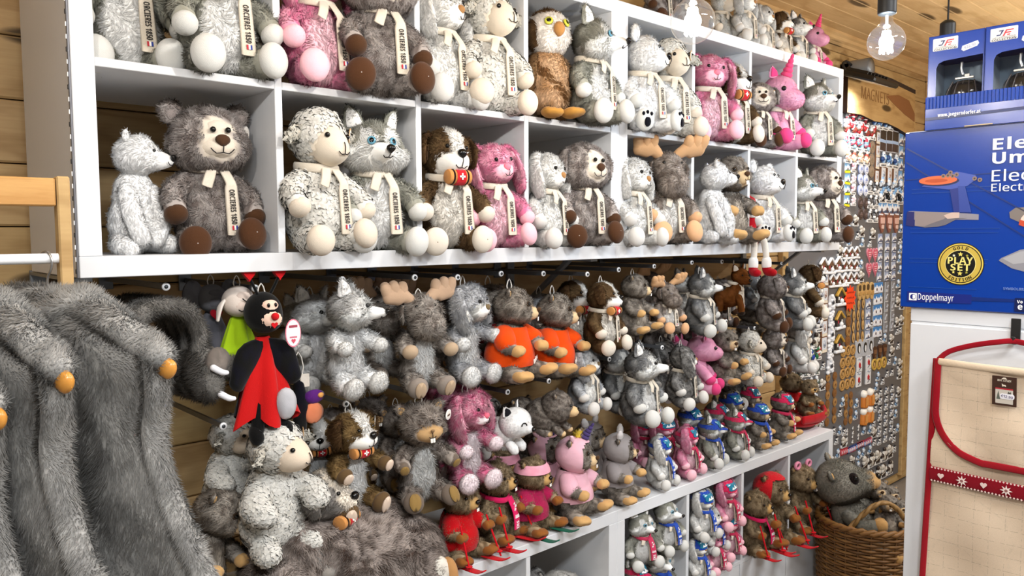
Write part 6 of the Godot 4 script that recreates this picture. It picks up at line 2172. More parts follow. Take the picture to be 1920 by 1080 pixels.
	["stb_puppet+loop", 0.546, 0.9844, -0.190, 0.199, -10, -10, "brown Saint Bernard hand puppet hidden behind the front one"],
	["stb_puppet+white_tag+loop", 0.551, 0.9917, -0.040, 0.235, 8, 10, "brown and white Saint Bernard hand puppet with a barrel and a white tag"],
	["marmot_puppet+loop", 0.725, 1.0019, -0.240, 0.200, 0, 0, "dark marmot hand puppet deep between the Saint Bernard and the front marmot puppet"],
	["marmot_puppet+loop", 0.779, 0.9729, -0.190, 0.208, 0, 0, "dark marmot hand puppet right behind the front marmot puppet"],
	["marmot_puppet+white_tag+loop", 0.747, 0.9638, -0.040, 0.255, -8, -5, "grey marmot hand puppet with a white belly and a white tag in front"],
	["pink_puppet+loop", 0.931, 0.9719, -0.180, 0.243, 5, 0, "deep pink rabbit hand puppet behind its brighter twin"],
	["pink_puppet+loop", 0.910, 0.9671, -0.060, 0.253, 5, 15, "bright pink and white rabbit hand puppet in front of its hook"],
	["fox+loop", 1.048, 1.0370, -0.060, 0.139, 20, 5, "round white plush fox with closed smiling eyes hanging on a hook"],
	["ball_bear+loop", 1.223, 1.0183, -0.200, 0.127, 10, 0, "grey-brown round plush bear behind the white fox"],
	["ball_bear+loop", 1.235, 1.0406, -0.070, 0.143, 25, 15, "grey-brown round plush bear with a tan muzzle right of the white fox"],
	["stb_puppet+loop", 0.773, 0.9133, -0.260, 0.191, 0, 0, "brown Saint Bernard hand puppet deepest on its hook, nearly hidden"],
	["grey_bunny+loop", 1.140, 0.9594, -0.260, 0.180, 0, 0, "dark plush rabbit deep behind the pink rabbit puppets"],
	["ball_bear+loop", 1.353, 0.8998, -0.260, 0.157, 0, 0, "round plush bear deep below the hooks behind the white fox"],
	["tan_marmot+red_hoodie+red_skis", 0.887, 0.7702, -0.070, 0.220, 10, 5, "tan plush marmot in a red shirt on red skis, nearest on the ledge"],
	["tan_marmot+pink_scarf+red_skis", 1.036, 0.7702, -0.100, 0.230, 15, 10, "tan plush marmot with a bright pink scarf on red skis"],
	["tan_marmot+pink_hoodie+headband+green_skis", 1.162, 0.7702, -0.080, 0.220, 10, 10, "tan plush marmot in a dark pink shirt and headband on green skis"],
	["tan_marmot+headband", 1.174, 0.7702, -0.220, 0.220, 0, 10, "tan plush marmot in a headband half hidden behind the skiing marmots"],
	["marmot+unicorn_hood", 1.331, 0.7702, -0.070, 0.253, 10, 20, "grey plush marmot in a pink unicorn hood with a purple horn, front one"],
	["marmot+unicorn_hood", 1.347, 0.7702, -0.210, 0.240, 5, 5, "grey plush marmot in a pink unicorn hood half hidden at the back"],
	["marmot+grey_hood", 1.550, 0.7702, -0.080, 0.220, 10, 30, "grey plush marmot in a grey hooded shirt at the front of the ledge"],
	["marmot+grey_hood", 1.569, 0.7702, -0.220, 0.230, 0, 10, "grey plush marmot in a grey hood half hidden at the back of the ledge"],
	["white_bunny+blue_goggles", 1.754, 0.7702, -0.070, 0.180, 15, 15, "pale grey plush rabbit in blue goggles, first on the right-hand ledge"],
	["pink_bunny+red_goggles", 1.922, 0.7702, -0.080, 0.185, 10, 20, "pink plush rabbit in red goggles at the front of the ledge"],
	["pink_bunny+red_goggles", 1.965, 0.7702, -0.210, 0.190, 0, -10, "pink plush rabbit in red goggles behind the front pink one"],
	["pink_bunny+red_goggles", 1.927, 0.7702, -0.280, 0.180, 0, 5, "pink plush rabbit in red goggles furthest back on the ledge"],
	["husky+blue_goggles", 2.068, 0.7702, -0.080, 0.190, 20, 20, "white and grey plush husky in blue goggles at the front of the ledge"],
	["husky+red_goggles", 2.241, 0.7702, -0.080, 0.190, 15, 25, "white and grey plush husky in red goggles at the front of the ledge"],
	["marmot+blue_goggles", 2.421, 0.7702, -0.090, 0.190, 5, 0, "grey plush marmot in blue goggles at the front of the ledge"],
	["marmot+red_goggles", 2.624, 0.7702, -0.100, 0.200, 10, 10, "grey plush marmot in red goggles at the front of the ledge"],
	["husky+blue_goggles", 2.141, 0.7702, -0.220, 0.200, 10, 0, "grey plush husky in blue goggles behind the front row on the ledge"],
	["husky+red_goggles", 2.279, 0.7702, -0.190, 0.200, 10, 20, "grey plush husky in red goggles behind the front row on the ledge"],
	["marmot+blue_goggles", 2.442, 0.7702, -0.230, 0.210, 0, 10, "grey plush marmot in blue goggles behind the front row on the ledge"],
	["marmot+red_goggles", 2.616, 0.7702, -0.250, 0.210, 0, 10, "grey plush marmot in red goggles behind the front row on the ledge"],
	["tan_marmot+red_hoodie", 2.969, 0.7702, -0.240, 0.220, 0, 10, "tan plush marmot in red behind the last goggled marmot"],
	["husky+red_scarf", 1.617, 0.5472, -0.035, 0.180, -15, 10, "white and grey plush husky in a red scarf, upper left in its cube"],
	["husky+blue_scarf", 1.747, 0.5572, -0.035, 0.180, 0, 10, "white and grey plush husky in a blue scarf, upper right in its cube"],
	["husky+blue_scarf", 1.717, 0.3972, -0.035, 0.180, -10, 0, "white plush husky in a blue scarf lying low in front in the husky cube"],
	["husky+red_goggles", 1.597, 0.3972, -0.044, 0.170, 0, 10, "white plush husky in red goggles low at the left of the husky cube"],
	["white_bunny+blue_goggles", 1.958, 0.5472, -0.035, 0.180, 0, 10, "pale grey plush rabbit in blue goggles at the top left of the rabbit cube"],
	["pink_bunny+red_goggles", 2.108, 0.5472, -0.035, 0.185, 0, 10, "pink plush rabbit in red goggles upper right in the rabbit cube"],
	["white_bunny+blue_scarf", 2.028, 0.4772, -0.040, 0.170, 5, 20, "pale grey plush rabbit in a blue scarf in the middle of the rabbit cube"],
	["white_bunny+blue_goggles", 1.933, 0.3972, -0.035, 0.160, 0, 10, "pale grey plush rabbit in blue goggles low left in the rabbit cube"],
	["pink_bunny+red_scarf", 2.038, 0.3972, -0.035, 0.160, -5, 10, "pink plush rabbit in a red scarf low in the middle of the rabbit cube"],
	["pink_bunny+red_goggles", 2.128, 0.4272, -0.035, 0.170, 0, 10, "pink plush rabbit in red goggles low right in the rabbit cube"],
	["tan_marmot+pink_scarf+red_skis", 2.319, 0.3972, -0.035, 0.240, 0, 10, "tan plush marmot with a pink scarf on red skis inside a cube"],
	["tan_marmot+santa_hood+red_skis", 2.429, 0.3972, -0.035, 0.290, -5, 10, "tan plush marmot in a red and white hood on red skis inside a cube"],
	["tan_marmot+pink_ears+red_skis", 2.680, 0.3972, -0.035, 0.270, -5, 0, "tan plush marmot with pink fluffy ear muffs in the last cube"],
]
const KIN := {"husky": "plush huskies", "grey_husky": "plush huskies", "bear": "plush bears", "big_marmot": "grey plush marmots", "dog": "plush dogs", "big_dog": "plush dogs", "polar": "white plush bears", "polar_paws": "white plush bears", "sheep": "curly plush sheep", "stb": "plush Saint Bernards", "small_stb": "plush Saint Bernards", "pink_bunny": "pink plush rabbits", "white_bunny": "white plush rabbits", "grey_bunny": "grey plush rabbits", "blue_bunny": "grey plush rabbits", "owl": "plush owls", "unicorn": "pink plush unicorns", "pig": "pink plush ponies", "moose": "plush moose", "marmot": "grey plush marmots", "tan_marmot": "tan plush marmots", "chamois": "plush chamois", "fox": "round plush animals", "ball_bear": "round plush animals", "husky_puppet": "husky hand puppets", "moose_puppet": "moose hand puppets", "bunny_puppet": "rabbit hand puppets", "marmot_puppet": "marmot hand puppets", "stb_puppet": "Saint Bernard hand puppets", "sheep_puppet": "sheep hand puppets", "pink_puppet": "pink rabbit hand puppets"}
const CALLED := {"big_dog": "plush_dog", "big_marmot": "plush_marmot", "grey_husky": "plush_husky", "husky": "plush_husky", "polar": "plush_polar_bear", "polar_paws": "plush_white_bear", "stb": "plush_saint_bernard", "small_stb": "plush_saint_bernard", "pink_bunny": "plush_rabbit", "white_bunny": "plush_rabbit", "grey_bunny": "plush_rabbit", "blue_bunny": "plush_rabbit", "pig": "plush_pony", "tan_marmot": "plush_marmot", "fox": "plush_fox", "ball_bear": "round_plush_bear", "stb_puppet": "saint_bernard_puppet", "pink_puppet": "rabbit_puppet", "bunny_puppet": "rabbit_puppet"}

func put_toy(k: String, at: Vector3, size: float, turn: float, head_turn: float, label: String) -> Node3D:
	var o: Node3D = kind(k).duplicate()
	var base: String = k.split("+")[0]
	o.name = numbered(CALLED.get(base, base if base.ends_with("puppet") else "plush_" + base))
	add_child(o)
	o.position = at
	o.rotation.y = deg_to_rad(turn)
	o.scale = (Vector3.ONE if at.y > 1.55 else Vector3(1.13, 1.0, 1.13)) * size
	var puppet := base.ends_with("puppet")
	tag(o, label, "hand puppet" if puppet else "plush toy", KIN[base])
	var h: Node3D = o.get_node("head")
	h.rotation = Vector3(deg_to_rad(rng.randf_range(-4, 4)), deg_to_rad(head_turn), deg_to_rad(rng.randf_range(-5, 5)))
	for n in o.get_children():
		if n.name.begins_with("arm") or n.name.begins_with("leg"):
			n.rotation = Vector3(rng.randf_range(-0.14, 0.14), rng.randf_range(-0.14, 0.14), rng.randf_range(-0.12, 0.12))
	return o

func toys():
	for t in TOYS:
		put_toy(t[0], Vector3(t[1], t[2], t[3]), t[4], t[5], t[6], t[7])

# ------------------------------------------------------------------ magnet board
# type, x and y of the first one, columns, rows, steps, size in metres, what it looks like
const MAGNETS := [
	["skier_dark", 3.923, 2.271, 4, 1, 0.0788, 0.0000, 0.080, "black and white skier magnet in the topmost row, under the sign"],
	["skier_red", 3.914, 2.198, 5, 1, 0.0838, 0.0000, 0.085, "red skier magnet in the second row from the top"],
	["skier_blue", 3.912, 2.123, 4, 1, 0.0857, 0.0000, 0.087, "pale blue and red snowman magnet in the third row"],
	["cartoon", 3.936, 2.049, 4, 1, 0.0794, 0.0000, 0.081, "cream cartoon animal magnet in the fourth row"],
	["skier_sky", 4.261, 2.268, 4, 1, 0.0772, 0.0000, 0.081, "sky blue snowboarder magnet at the top right of the board"],
	["round_blue", 4.572, 2.278, 2, 1, 0.0718, 0.0000, 0.073, "round blue and white magnet at the board's top right corner"],
	["slate", 4.393, 2.172, 3, 1, 0.0887, 0.0000, 0.133, "tall dark slate magnet with a pale band near the top right"],
	["stone", 4.249, 2.118, 1, 3, 0.0000, -0.0703, 0.070, "round grey-brown stone magnet in a short column"],
	["frame", 4.326, 2.179, 1, 4, 0.0000, -0.0742, 0.074, "small brown picture frame magnet in a narrow column"],
	["green_card", 3.939, 1.987, 1, 4, 0.0000, -0.0616, 0.063, "green photo magnet with a yellow edge, beside the shelf"],
	["cat", 4.019, 1.992, 1, 4, 0.0000, -0.0624, 0.062, "white and pink cat magnet in a column beside the green photos"],
	["dial", 4.108, 1.990, 2, 3, 0.0700, -0.0631, 0.063, "round white dial magnet with a blue picture"],
	["brown_round", 4.120, 1.792, 2, 2, 0.0705, -0.0637, 0.064, "dark brown oval magnet below the round white dials"],
	["dog_bw", 4.235, 1.884, 2, 3, 0.0802, -0.0801, 0.080, "black and white dog magnet in the upper middle of the board"],
	["skier_sky", 4.401, 2.056, 3, 1, 0.0890, 0.0000, 0.091, "pale blue figure magnet under the slate magnets"],
	["frame", 4.407, 1.972, 3, 1, 0.0893, 0.0000, 0.097, "brown framed picture magnet in a row of three"],
	["skier_white", 4.396, 1.908, 4, 1, 0.0889, 0.0000, 0.091, "white skier magnet in a row right of the black and white dogs"],
	["cow", 4.401, 1.842, 4, 1, 0.0891, 0.0000, 0.091, "white and black cow magnet in a row of four"],
	["blue_card", 4.390, 1.773, 4, 1, 0.0781, 0.0000, 0.097, "sky blue mountain card magnet in a row of four"],
	["shield", 4.411, 1.684, 3, 1, 0.1019, 0.0000, 0.122, "brown and rose shield magnet in a row of three"],
	["blue_card", 4.667, 2.193, 1, 4, 0.0000, -0.0757, 0.076, "small mountain photo magnet in the column by the right edge"],
	["heart", 4.252, 1.493, 2, 2, 0.0811, -0.0877, 0.088, "pink heart magnet with lettering"],
	["photo", 4.402, 1.589, 3, 5, 0.1018, -0.0576, 0.058, "small blue and white photo magnet in the right-hand block"],
	["plate_grey", 4.515, 1.293, 2, 5, 0.0960, -0.0626, 0.063, "grey pewter plate magnet in the right-hand double column"],
	["half_blue", 4.361, 1.294, 2, 5, 0.0609, -0.0660, 0.062, "half-round blue sky magnet in a double column"],
	["sandal", 4.122, 1.284, 4, 1, 0.0553, 0.0000, 0.101, "light wooden sandal magnet in a row of four"],
	["oval_wood", 4.064, 1.211, 3, 4, 0.0599, -0.0628, 0.063, "light wooden oval magnet in a block of twelve"],
	["photo", 4.256, 1.205, 1, 4, 0.0000, -0.0625, 0.062, "blue photo magnet in a column beside the wooden ovals"],
	["disc_wood", 3.998, 1.179, 1, 4, 0.0000, -0.0571, 0.063, "brown wooden disc magnet in a column left of the wooden ovals"],
	["house_white", 3.939, 1.512, 3, 3, 0.0676, -0.0717, 0.072, "white snowy chalet magnet in a block left of the pink hearts"],
	["penguin", 4.142, 0.951, 3, 1, 0.0801, 0.0000, 0.100, "grey card magnet with a dark penguin in a row of three"],
	["card_red", 4.155, 0.859, 2, 2, 0.1238, -0.0886, 0.089, "white card magnet with a small red skier"],
	["ring_wood", 3.943, 0.953, 3, 4, 0.0614, -0.0633, 0.063, "golden brown ring-shaped wooden magnet in a block of twelve"],
	["mug", 4.225, 0.644, 2, 2, 0.0815, -0.1033, 0.103, "beer mug magnet with a white head of foam"],
	["disc_wood", 3.998, 0.687, 2, 4, 0.0621, -0.0468, 0.047, "brown wooden disc magnet in the block left of the beer mugs"],
	["strip_white", 4.023, 0.488, 3, 4, 0.0742, -0.0252, 0.025, "small white figure magnet in a stacked block near the bottom"],
	["word_blue", 4.071, 0.372, 3, 1, 0.1088, 0.0000, 0.047, "blue word magnet in a row near the bottom"],
	["word_red", 3.982, 0.371, 4, 1, 0.1076, -0.0126, 0.047, "red word magnet in a row near the bottom"],
	["figure_bw", 4.465, 0.651, 3, 7, 0.0885, -0.0509, 0.051, "black and white figure magnet in the lower right block"],
	["figure_bw2", 4.264, 0.251, 5, 2, 0.0902, -0.1054, 0.092, "white and dark animal magnet in the lowest rows of the board"],
	["gold", 4.361, 0.831, 3, 1, 0.0698, 0.0000, 0.071, "golden crescent magnet in a row of three"],
	["shield_dark", 4.364, 0.902, 3, 1, 0.0698, 0.0000, 0.085, "dark brown carved magnet above the golden crescents"],
	["snow", 3.785, 1.244, 1, 5, 0.0000, -0.0882, 0.088, "large white snow-covered rock magnet in a column"],
	["frame", 3.703, 1.384, 1, 5, 0.0000, -0.0917, 0.092, "brown and white chalet frame magnet in a column"],
	["house_white", 3.676, 1.449, 3, 1, 0.0878, 0.0000, 0.094, "white chalet magnet just under the shelf"],
	["house_white", 3.785, 1.364, 3, 1, 0.0745, 0.0000, 0.080, "white chalet magnet in the row above the white rocks"],
	["chalet", 3.880, 1.270, 1, 3, 0.0000, -0.1289, 0.108, "golden roofed chalet magnet in a column beside the white rocks"],
	["figure_bw", 3.642, 1.387, 1, 4, 0.0000, -0.0843, 0.084, "white figure magnet on a dark card beside the plush toys"],
	["boot", 3.381, 0.897, 5, 2, 0.0626, -0.0727, 0.064, "black ski boot magnet in two rows left of the board"],
	["doll", 3.490, 0.979, 3, 1, 0.0741, 0.0000, 0.076, "small bright doll magnet, one of a red, green and blue row"],
	["figure_bw2", 3.430, 1.180, 3, 2, 0.0873, -0.1311, 0.089, "cream and brown animal magnet beside the hanging plush toys"],
	["disc_wood", 3.768, 0.830, 2, 6, 0.0836, -0.0492, 0.049, "light wooden disc magnet in the double column left of the rings"],
	["boot", 3.376, 0.742, 2, 1, 0.0736, 0.0000, 0.075, "black ski boot magnet above the red sledge"],
]

func magnet_board():
	var o := thing("magnet_board", "tall grey metal board covered with souvenir magnets", "board", Vector3(4.03, 0.08, WALL_Z))
	var b := Bag.new()
	bx(b, Vector3(0, 1.12, 0.008), Vector3(1.5, 2.24, 0.012), 0.001, C("6e6f74"))
	part("sheet", b.mesh(vc_mat(0.45, 0.3)), o)
	for s in [[-0.775, 1.06, 2.16], [0.79, 1.12, 2.28]]:
		b = Bag.new()
		bx(b, Vector3(s[0], s[1], 0.015), Vector3(0.055, s[2], 0.03), 0.003, Color(0.95, 0.9, 0.8))
		part("post", b.mesh(M.pine), o)
	# live-edge sign
	b = Bag.new()
	var out := PackedVector2Array([Vector2(-0.47, -0.125), Vector2(-0.3, -0.12), Vector2(-0.12, -0.14), Vector2(0.05, -0.135), Vector2(0.2, -0.15), Vector2(0.36, -0.175), Vector2(0.455, -0.18), Vector2(0.46, -0.02), Vector2(0.455, 0.1), Vector2(0.3, 0.115), Vector2(0.1, 0.125), Vector2(-0.1, 0.115), Vector2(-0.3, 0.13), Vector2(-0.47, 0.135)])
	plate(b, out, 0.045, Color(0.92, 0.84, 0.72), 0.0, C("3a2616"))
	var s := single("wooden_sign", b.mesh(M.pine), "live-edge wooden sign with burnt lettering above the magnets", "sign", Vector3(4.33, 2.40, WALL_Z))
	b = Bag.new()
	var bark := PackedVector2Array([Vector2(0.03, 0.02), Vector2(0.2, 0.045), Vector2(0.36, 0.03), Vector2(0.455, -0.04), Vector2(0.455, -0.09), Vector2(0.3, -0.06), Vector2(0.12, -0.01)])
	plate(b, bark, 0.047, C("8a5a34"), 0.044)
	part("dark_grain", b.mesh(vc_mat(0.7)), s)
	b = Bag.new()
	plate(b, PackedVector2Array([Vector2(-0.47, 0.118), Vector2(-0.2, 0.105), Vector2(0.1, 0.105), Vector2(0.455, 0.08), Vector2(0.455, 0.104), Vector2(0.1, 0.128), Vector2(-0.47, 0.138)]), 0.048, C("35271d"), -0.001)
	part("bark_edge", b.mesh(vc_mat(0.8)), s)
	var w := words("MAGNETS", 0.062, false, 0.001)
	var l := part("lettering", w, s, Vector3(-0.12, 0.0, 0.046), flat("8a6438", 0.9))
	# orange price star
	b = Bag.new()
	plate(b, starp(0.075, 0.055, 12), 0.003, C("f2451a"))
	var st := single("price_star", b.mesh(vc_mat(0.6)), "bright orange star-shaped price card among the magnets", "price card", Vector3(3.985, 1.255, WALL_Z + 0.028))
	b = Bag.new()
	for k in 3:
		for q in 5:
			var x := -0.04 + q * 0.018
			sweep(b, [Vector3(x, 0.03 - k * 0.03, 0.0035), Vector3(x + 0.006, 0.038 - k * 0.03, 0.0035), Vector3(x + 0.012, 0.028 - k * 0.03, 0.0035)], [Vector2(0.0014, 0.0008), Vector2(0.0014, 0.0008), Vector2(0.0014, 0.0008)], Vector3(1, 0, 0), 5, coat("5a1408", "5a1408"), 2)
	part("scribble", b.mesh(vc_mat(0.7)), st)
	var made := {}
	var nx := {"dial": "magnet", "stone": "magnet"}
	for r in MAGNETS:
		var t: String = r[0]
		if not made.has(t):
			made[t] = [magnet_mesh(t, 1), magnet_mesh(t, 2)]
		for j in r[4]:
			for k in r[3]:
				var m := single("magnet", made[t][(j + k) % 2], r[8], "magnet", Vector3(r[1] + k * r[5] + rng.randf_range(-0.003, 0.003), r[2] + j * r[6] + rng.randf_range(-0.003, 0.003), WALL_Z + 0.014), r[8].split(" magnet")[0] + " magnets")
				m.scale = Vector3.ONE * r[7]
				m.rotation.z = rng.randf_range(-0.06, 0.06)

	# the small magnets between the rows
	var taken := []
	for r in MAGNETS:
		for j in r[4]:
			for k in r[3]:
				taken.append([r[1] + k * r[5], r[2] + j * r[6], r[7] * 0.5])
	var fr := RandomNumberGenerator.new()
	fr.seed = 12
	var put := [[], [], []]
	for tr in 4200:
		var x := fr.randf_range(3.33, 4.75)
		var y := fr.randf_range(0.17, 2.27)
		var h: float = [0.024, 0.028, 0.034][tr % 3]
		if y > 1.38 and x < 3.87:
			continue
		var free := true
		for q in taken:
			if absf(x - q[0]) < q[2] * 0.85 + h and absf(y - q[1]) < q[2] * 0.9 + h:
				free = false
				break
		if free:
			taken.append([x, y, h])
			put[tr % 3].append(Transform3D(Basis().scaled(Vector3.ONE * h * 2.0), Vector3(x, y, WALL_Z + 0.014)))
	for k in 3:
		var mm := MultiMesh.new()
		mm.transform_format = MultiMesh.TRANSFORM_3D
		mm.mesh = magnet_mesh(["figure_bw", "skier_white", "figure_bw2"][k], 1 + k % 2)
		mm.instance_count = put[k].size()
		for q in put[k].size():
			mm.set_instance_transform(q, put[k][q])
		var mi := MultiMeshInstance3D.new()
		mi.name = numbered("small_magnets")
		mi.multimesh = mm
		tag(mi, ["small black and white magnets scattered between the rows", "small white and blue magnets scattered between the rows", "small cream and brown magnets scattered between the rows"][k], "magnets")
		mi.set_meta("kind", "stuff")
		add_child(mi)

# one magnet, 1 unit tall, its back at z = 0
func magnet_mesh(t: String, sd: int) -> ArrayMesh:
	var b := Bag.new()
	var r := RandomNumberGenerator.new()
	r.seed = hash(t) + sd
	match t:
		"skier_dark", "skier_red", "skier_blue", "skier_white", "skier_sky", "cartoon", "cat", "cow", "dog_bw", "figure_bw", "figure_bw2", "doll", "boot", "strip_white":
			var cols: Array = {"skier_dark": ["141418", "e8e8ea", "b81c2c"], "skier_red": ["b51f28", "eceaea", "6a4632"], "skier_blue": ["8fc0d8", "e8f2f6", "c22f44"], "skier_white": ["e6ecf2", "8fb4d8", "38424e"], "skier_sky": ["6fa6dc", "e6eef6", "2c4c86"], "cartoon": ["ecd9b4", "f4f0e8", "d05a4a"], "cat": ["f0e4e6", "f6f2f2", "e2a6b4"], "cow": ["f0f0f0", "7fa9d4", "1a1a1c"], "dog_bw": ["1c1c1e", "ececec", "6a6a6c"], "figure_bw": ["e8e6e2", "2c2a2c", "9aa0ac"], "figure_bw2": ["dedad2", "3a2c24", "b9b2a6"], "doll": [["b3202c", "2440a8"][sd - 1], "e8e4e0", "1c6a3c"], "boot": ["17181c", "dfe2e6", "2f5a44"], "strip_white": ["eeeeec", "d8d6d2", "4a4846"]}[t]
			if t != "strip_white":
				plate(b, rrect(0.95, 0.24, 0.05, Vector2(0, -0.38)), 0.1, C("f0f0ee"))
				for k in 4:
					plate(b, rrect(0.1, 0.1, 0.02, Vector2(-0.28 + k * 0.18, -0.39)), 0.12, C("4a4a50"))
			for k in 9:
				var p := Vector3(r.randf_range(-0.28, 0.28), r.randf_range(-0.25, 0.3), 0.08)
				star(b, [[Vector3.ZERO + p, Vector3(r.randf_range(0.12, 0.24), r.randf_range(0.12, 0.24), 0.12)]], p, 9, 6, coat(cols[k % 3 if k < 7 else 0], cols[k % 3]))
			star(b, [[Vector3(0.02, 0.36, 0.1), Vector3(0.15, 0.14, 0.1)]], Vector3(0.02, 0.36, 0.1), 10, 7, coat(cols[1], cols[1]))
			sweep(b, [Vector3(-0.4, -0.2, 0.14), Vector3(0.0, -0.05, 0.18), Vector3(0.42, 0.14, 0.14)], [Vector2(0.03, 0.02), Vector2(0.03, 0.02), Vector2(0.03, 0.02)], Vector3(0, 1, 0), 5, coat(cols[2], cols[2]), 2)
		"house_white", "chalet":
			var roof := "f2f4f6" if t == "house_white" else "c59a3e"
			plate(b, PackedVector2Array([Vector2(-0.36, -0.4), Vector2(0.36, -0.4), Vector2(0.36, 0.1), Vector2(0, 0.4), Vector2(-0.36, 0.1)]), 0.1, C("6a4a34" if t == "house_white" else "3a3430"))
			for s in [-1.0, 1.0]:
				bx(b, Vector3(0.24 * s, 0.24, 0.1), Vector3(0.62, 0.12, 0.16), 0.03, C(roof), Basis(Vector3(0, 0, 1), -0.7 * s))
			bx(b, Vector3(0, -0.42, 0.1), Vector3(0.95, 0.16, 0.2), 0.04, C("f2f4f6"))
			for k in 3:
				bx(b, Vector3(-0.2 + k * 0.2, -0.1, 0.11), Vector3(0.12, 0.16, 0.03), 0.01, C(["1c1c1e", "e8e6e0", "b03040"][(k + sd) % 3]))
			star(b, [[Vector3(0.05, -0.24, 0.14), Vector3(0.16, 0.14, 0.1)]], Vector3(0.05, -0.24, 0.14), 9, 6, coat("f0f0f0", "e6e6e6"))
		"round_blue", "dial", "brown_round", "stone", "disc_wood":
			var cc: Array = {"round_blue": ["dfe6ee", "6c98c8"], "dial": ["eceef2", "8f9cc8"], "brown_round": ["3e3230", "6a5854"], "stone": ["9a8874", "84735f"], "disc_wood": ["b58a52" if sd == 1 else "8a5c34", "7a5430"]}[t]
			plate(b, oval(0.5, 0.5, 24), 0.08, C(cc[0]), 0.0, C(cc[1]))
			plate(b, oval(0.42, 0.42, 24), 0.1, C(cc[1]), 0.07)
			plate(b, oval(0.39, 0.39, 24), 0.11, C(cc[0]), 0.07)
			plate(b, PackedVector2Array([Vector2(-0.26, -0.12), Vector2(0.28, -0.12), Vector2(0.1, 0.2), Vector2(0.0, 0.04), Vector2(-0.1, 0.16)]), 0.13, C(cc[1]), 0.1)
			bx(b, Vector3(0, -0.22, 0.12), Vector3(0.44, 0.05, 0.02), 0.005, C(cc[1]))
		"ring_wood", "gold":
			lathe(b, [Vector2(0.5, 0.0), Vector2(0.5, 0.1), Vector2(0.36, 0.12), Vector2(0.34, 0.02), Vector2(0, 0.02), Vector2(0, 0.0), Vector2(0.5, 0.0)], 24, C("b98d50" if t == "ring_wood" else "c9a24a"), Vector3.ZERO, Basis(Vector3(1, 0, 0), PI / 2))
			plate(b, oval(0.33, 0.33, 20), 0.035, C("4a3524"), 0.02)
			star(b, [[Vector3(0.02, -0.04, 0.06), Vector3(0.14, 0.24, 0.06)]], Vector3(0.02, -0.04, 0.06), 9, 7, coat("c8a064", "a67c44"))
			plate(b, P2([-0.3, -0.14, 0.3, -0.14, 0.3, -0.24, -0.3, -0.24]), 0.1, C("b98d50"), 0.03)
		"slate":
			plate(b, rrect(0.66, 1.0, 0.02), 0.04, C("c9ccd4"))
			for k in 5:
				plate(b, rrect(0.09, 0.44, 0.01, Vector2(-0.24 + k * 0.12, 0.24)), 0.06, C("3c322e"), 0.04)
				plate(b, rrect(0.09, 0.36, 0.01, Vector2(-0.24 + k * 0.12, -0.28)), 0.06, C("4a3c38"), 0.04)
			plate(b, rrect(0.62, 0.14, 0.01, Vector2(0, -0.04)), 0.062, C("a9c4e8"), 0.04)
		"frame":
			plate(b, rrect(0.8, 1.0, 0.04), 0.07, C("7a5236"))
			plate(b, rrect(0.56, 0.72, 0.03, Vector2(0, 0.05)), 0.09, C("dfe4ea"), 0.07)
			star(b, [[Vector3(0, 0.02, 0.08), Vector3(0.16, 0.24, 0.08)]], Vector3(0, 0.02, 0.08), 9, 7, coat(["5a6a86", "8a5a44"][sd - 1], "e8e6e2"))
			plate(b, rrect(0.6, 0.16, 0.03, Vector2(0, -0.4)), 0.1, C("e9dfcc"), 0.07)
		"green_card", "blue_card", "photo", "half_blue", "plate_grey", "penguin", "card_red":
			var sky: String = {"green_card": "7fb0d8", "blue_card": "6ea4da", "photo": ["8a9cc4", "a8b6d4"][sd - 1], "half_blue": "3c86cc", "plate_grey": "8a8c92", "penguin": "b9bec6", "card_red": "e6e8ec"}[t]
			var w := 1.0 if t in ["green_card", "photo", "half_blue"] else 0.8
			plate(b, rrect(w, 1.0, 0.05), 0.05, C(sky), 0.0, C("d8d8d8"))
			match t:
				"penguin":
					plate(b, oval(0.2, 0.3, 18, Vector2(0, 0.02)), 0.08, C("17181c"), 0.05)
					plate(b, oval(0.11, 0.2, 14, Vector2(0, -0.04)), 0.09, C("e6e8ea"), 0.05)
				"card_red":
					plate(b, P2([-0.1, -0.2, 0.12, -0.2, 0.16, 0.0, 0.0, 0.16, -0.14, 0.02]), 0.08, C("b8202c"), 0.05)
					bx(b, Vector3(0.05, -0.28, 0.07), Vector3(0.4, 0.04, 0.02), 0.005, C("2a2a2e"), Basis(Vector3(0, 0, 1), 0.5))
					plate(b, P2([-0.3, 0.3, -0.12, 0.44, 0.1, 0.32, 0.3, 0.42, 0.3, 0.36, 0.1, 0.26, -0.12, 0.36]), 0.07, C("9aa4b4"), 0.05)
				"plate_grey":
					for k in 6:
						var p := Vector3(r.randf_range(-0.26, 0.26), r.randf_range(-0.34, 0.36), 0.06)
						star(b, [[p, Vector3(0.14, 0.11, 0.06)]], p, 9, 6, coat("c8cad0", "4a4c52", 12.0))
					bx(b, Vector3(0, -0.42, 0.06), Vector3(0.6, 0.1, 0.03), 0.01, C("d8dade"))
				_:
					plate(b, P2([-w * 0.5, -0.14, -w * 0.3, 0.16, -w * 0.1, 0.0, w * 0.14, 0.3, w * 0.34, 0.04, w * 0.5, 0.12, w * 0.5, -0.3, -w * 0.5, -0.3]), 0.065, C("f2f4f8"), 0.05)
					plate(b, P2([-w * 0.5, -0.3, -w * 0.2, -0.18, w * 0.16, -0.26, w * 0.5, -0.16, w * 0.5, -0.5, -w * 0.5, -0.5]), 0.08, C({"green_card": "2c6a3c", "half_blue": "e2e6ee"}.get(t, "4a5c7c")), 0.05)
					if t == "green_card":
						plate(b, rrect(1.0, 0.2, 0.03, Vector2(0, -0.4)), 0.1, C("f0d426"), 0.05)
					else:
						bx(b, Vector3(0, -0.4, 0.085), Vector3(w * 0.7, 0.09, 0.02), 0.005, C("e8eaf0"))
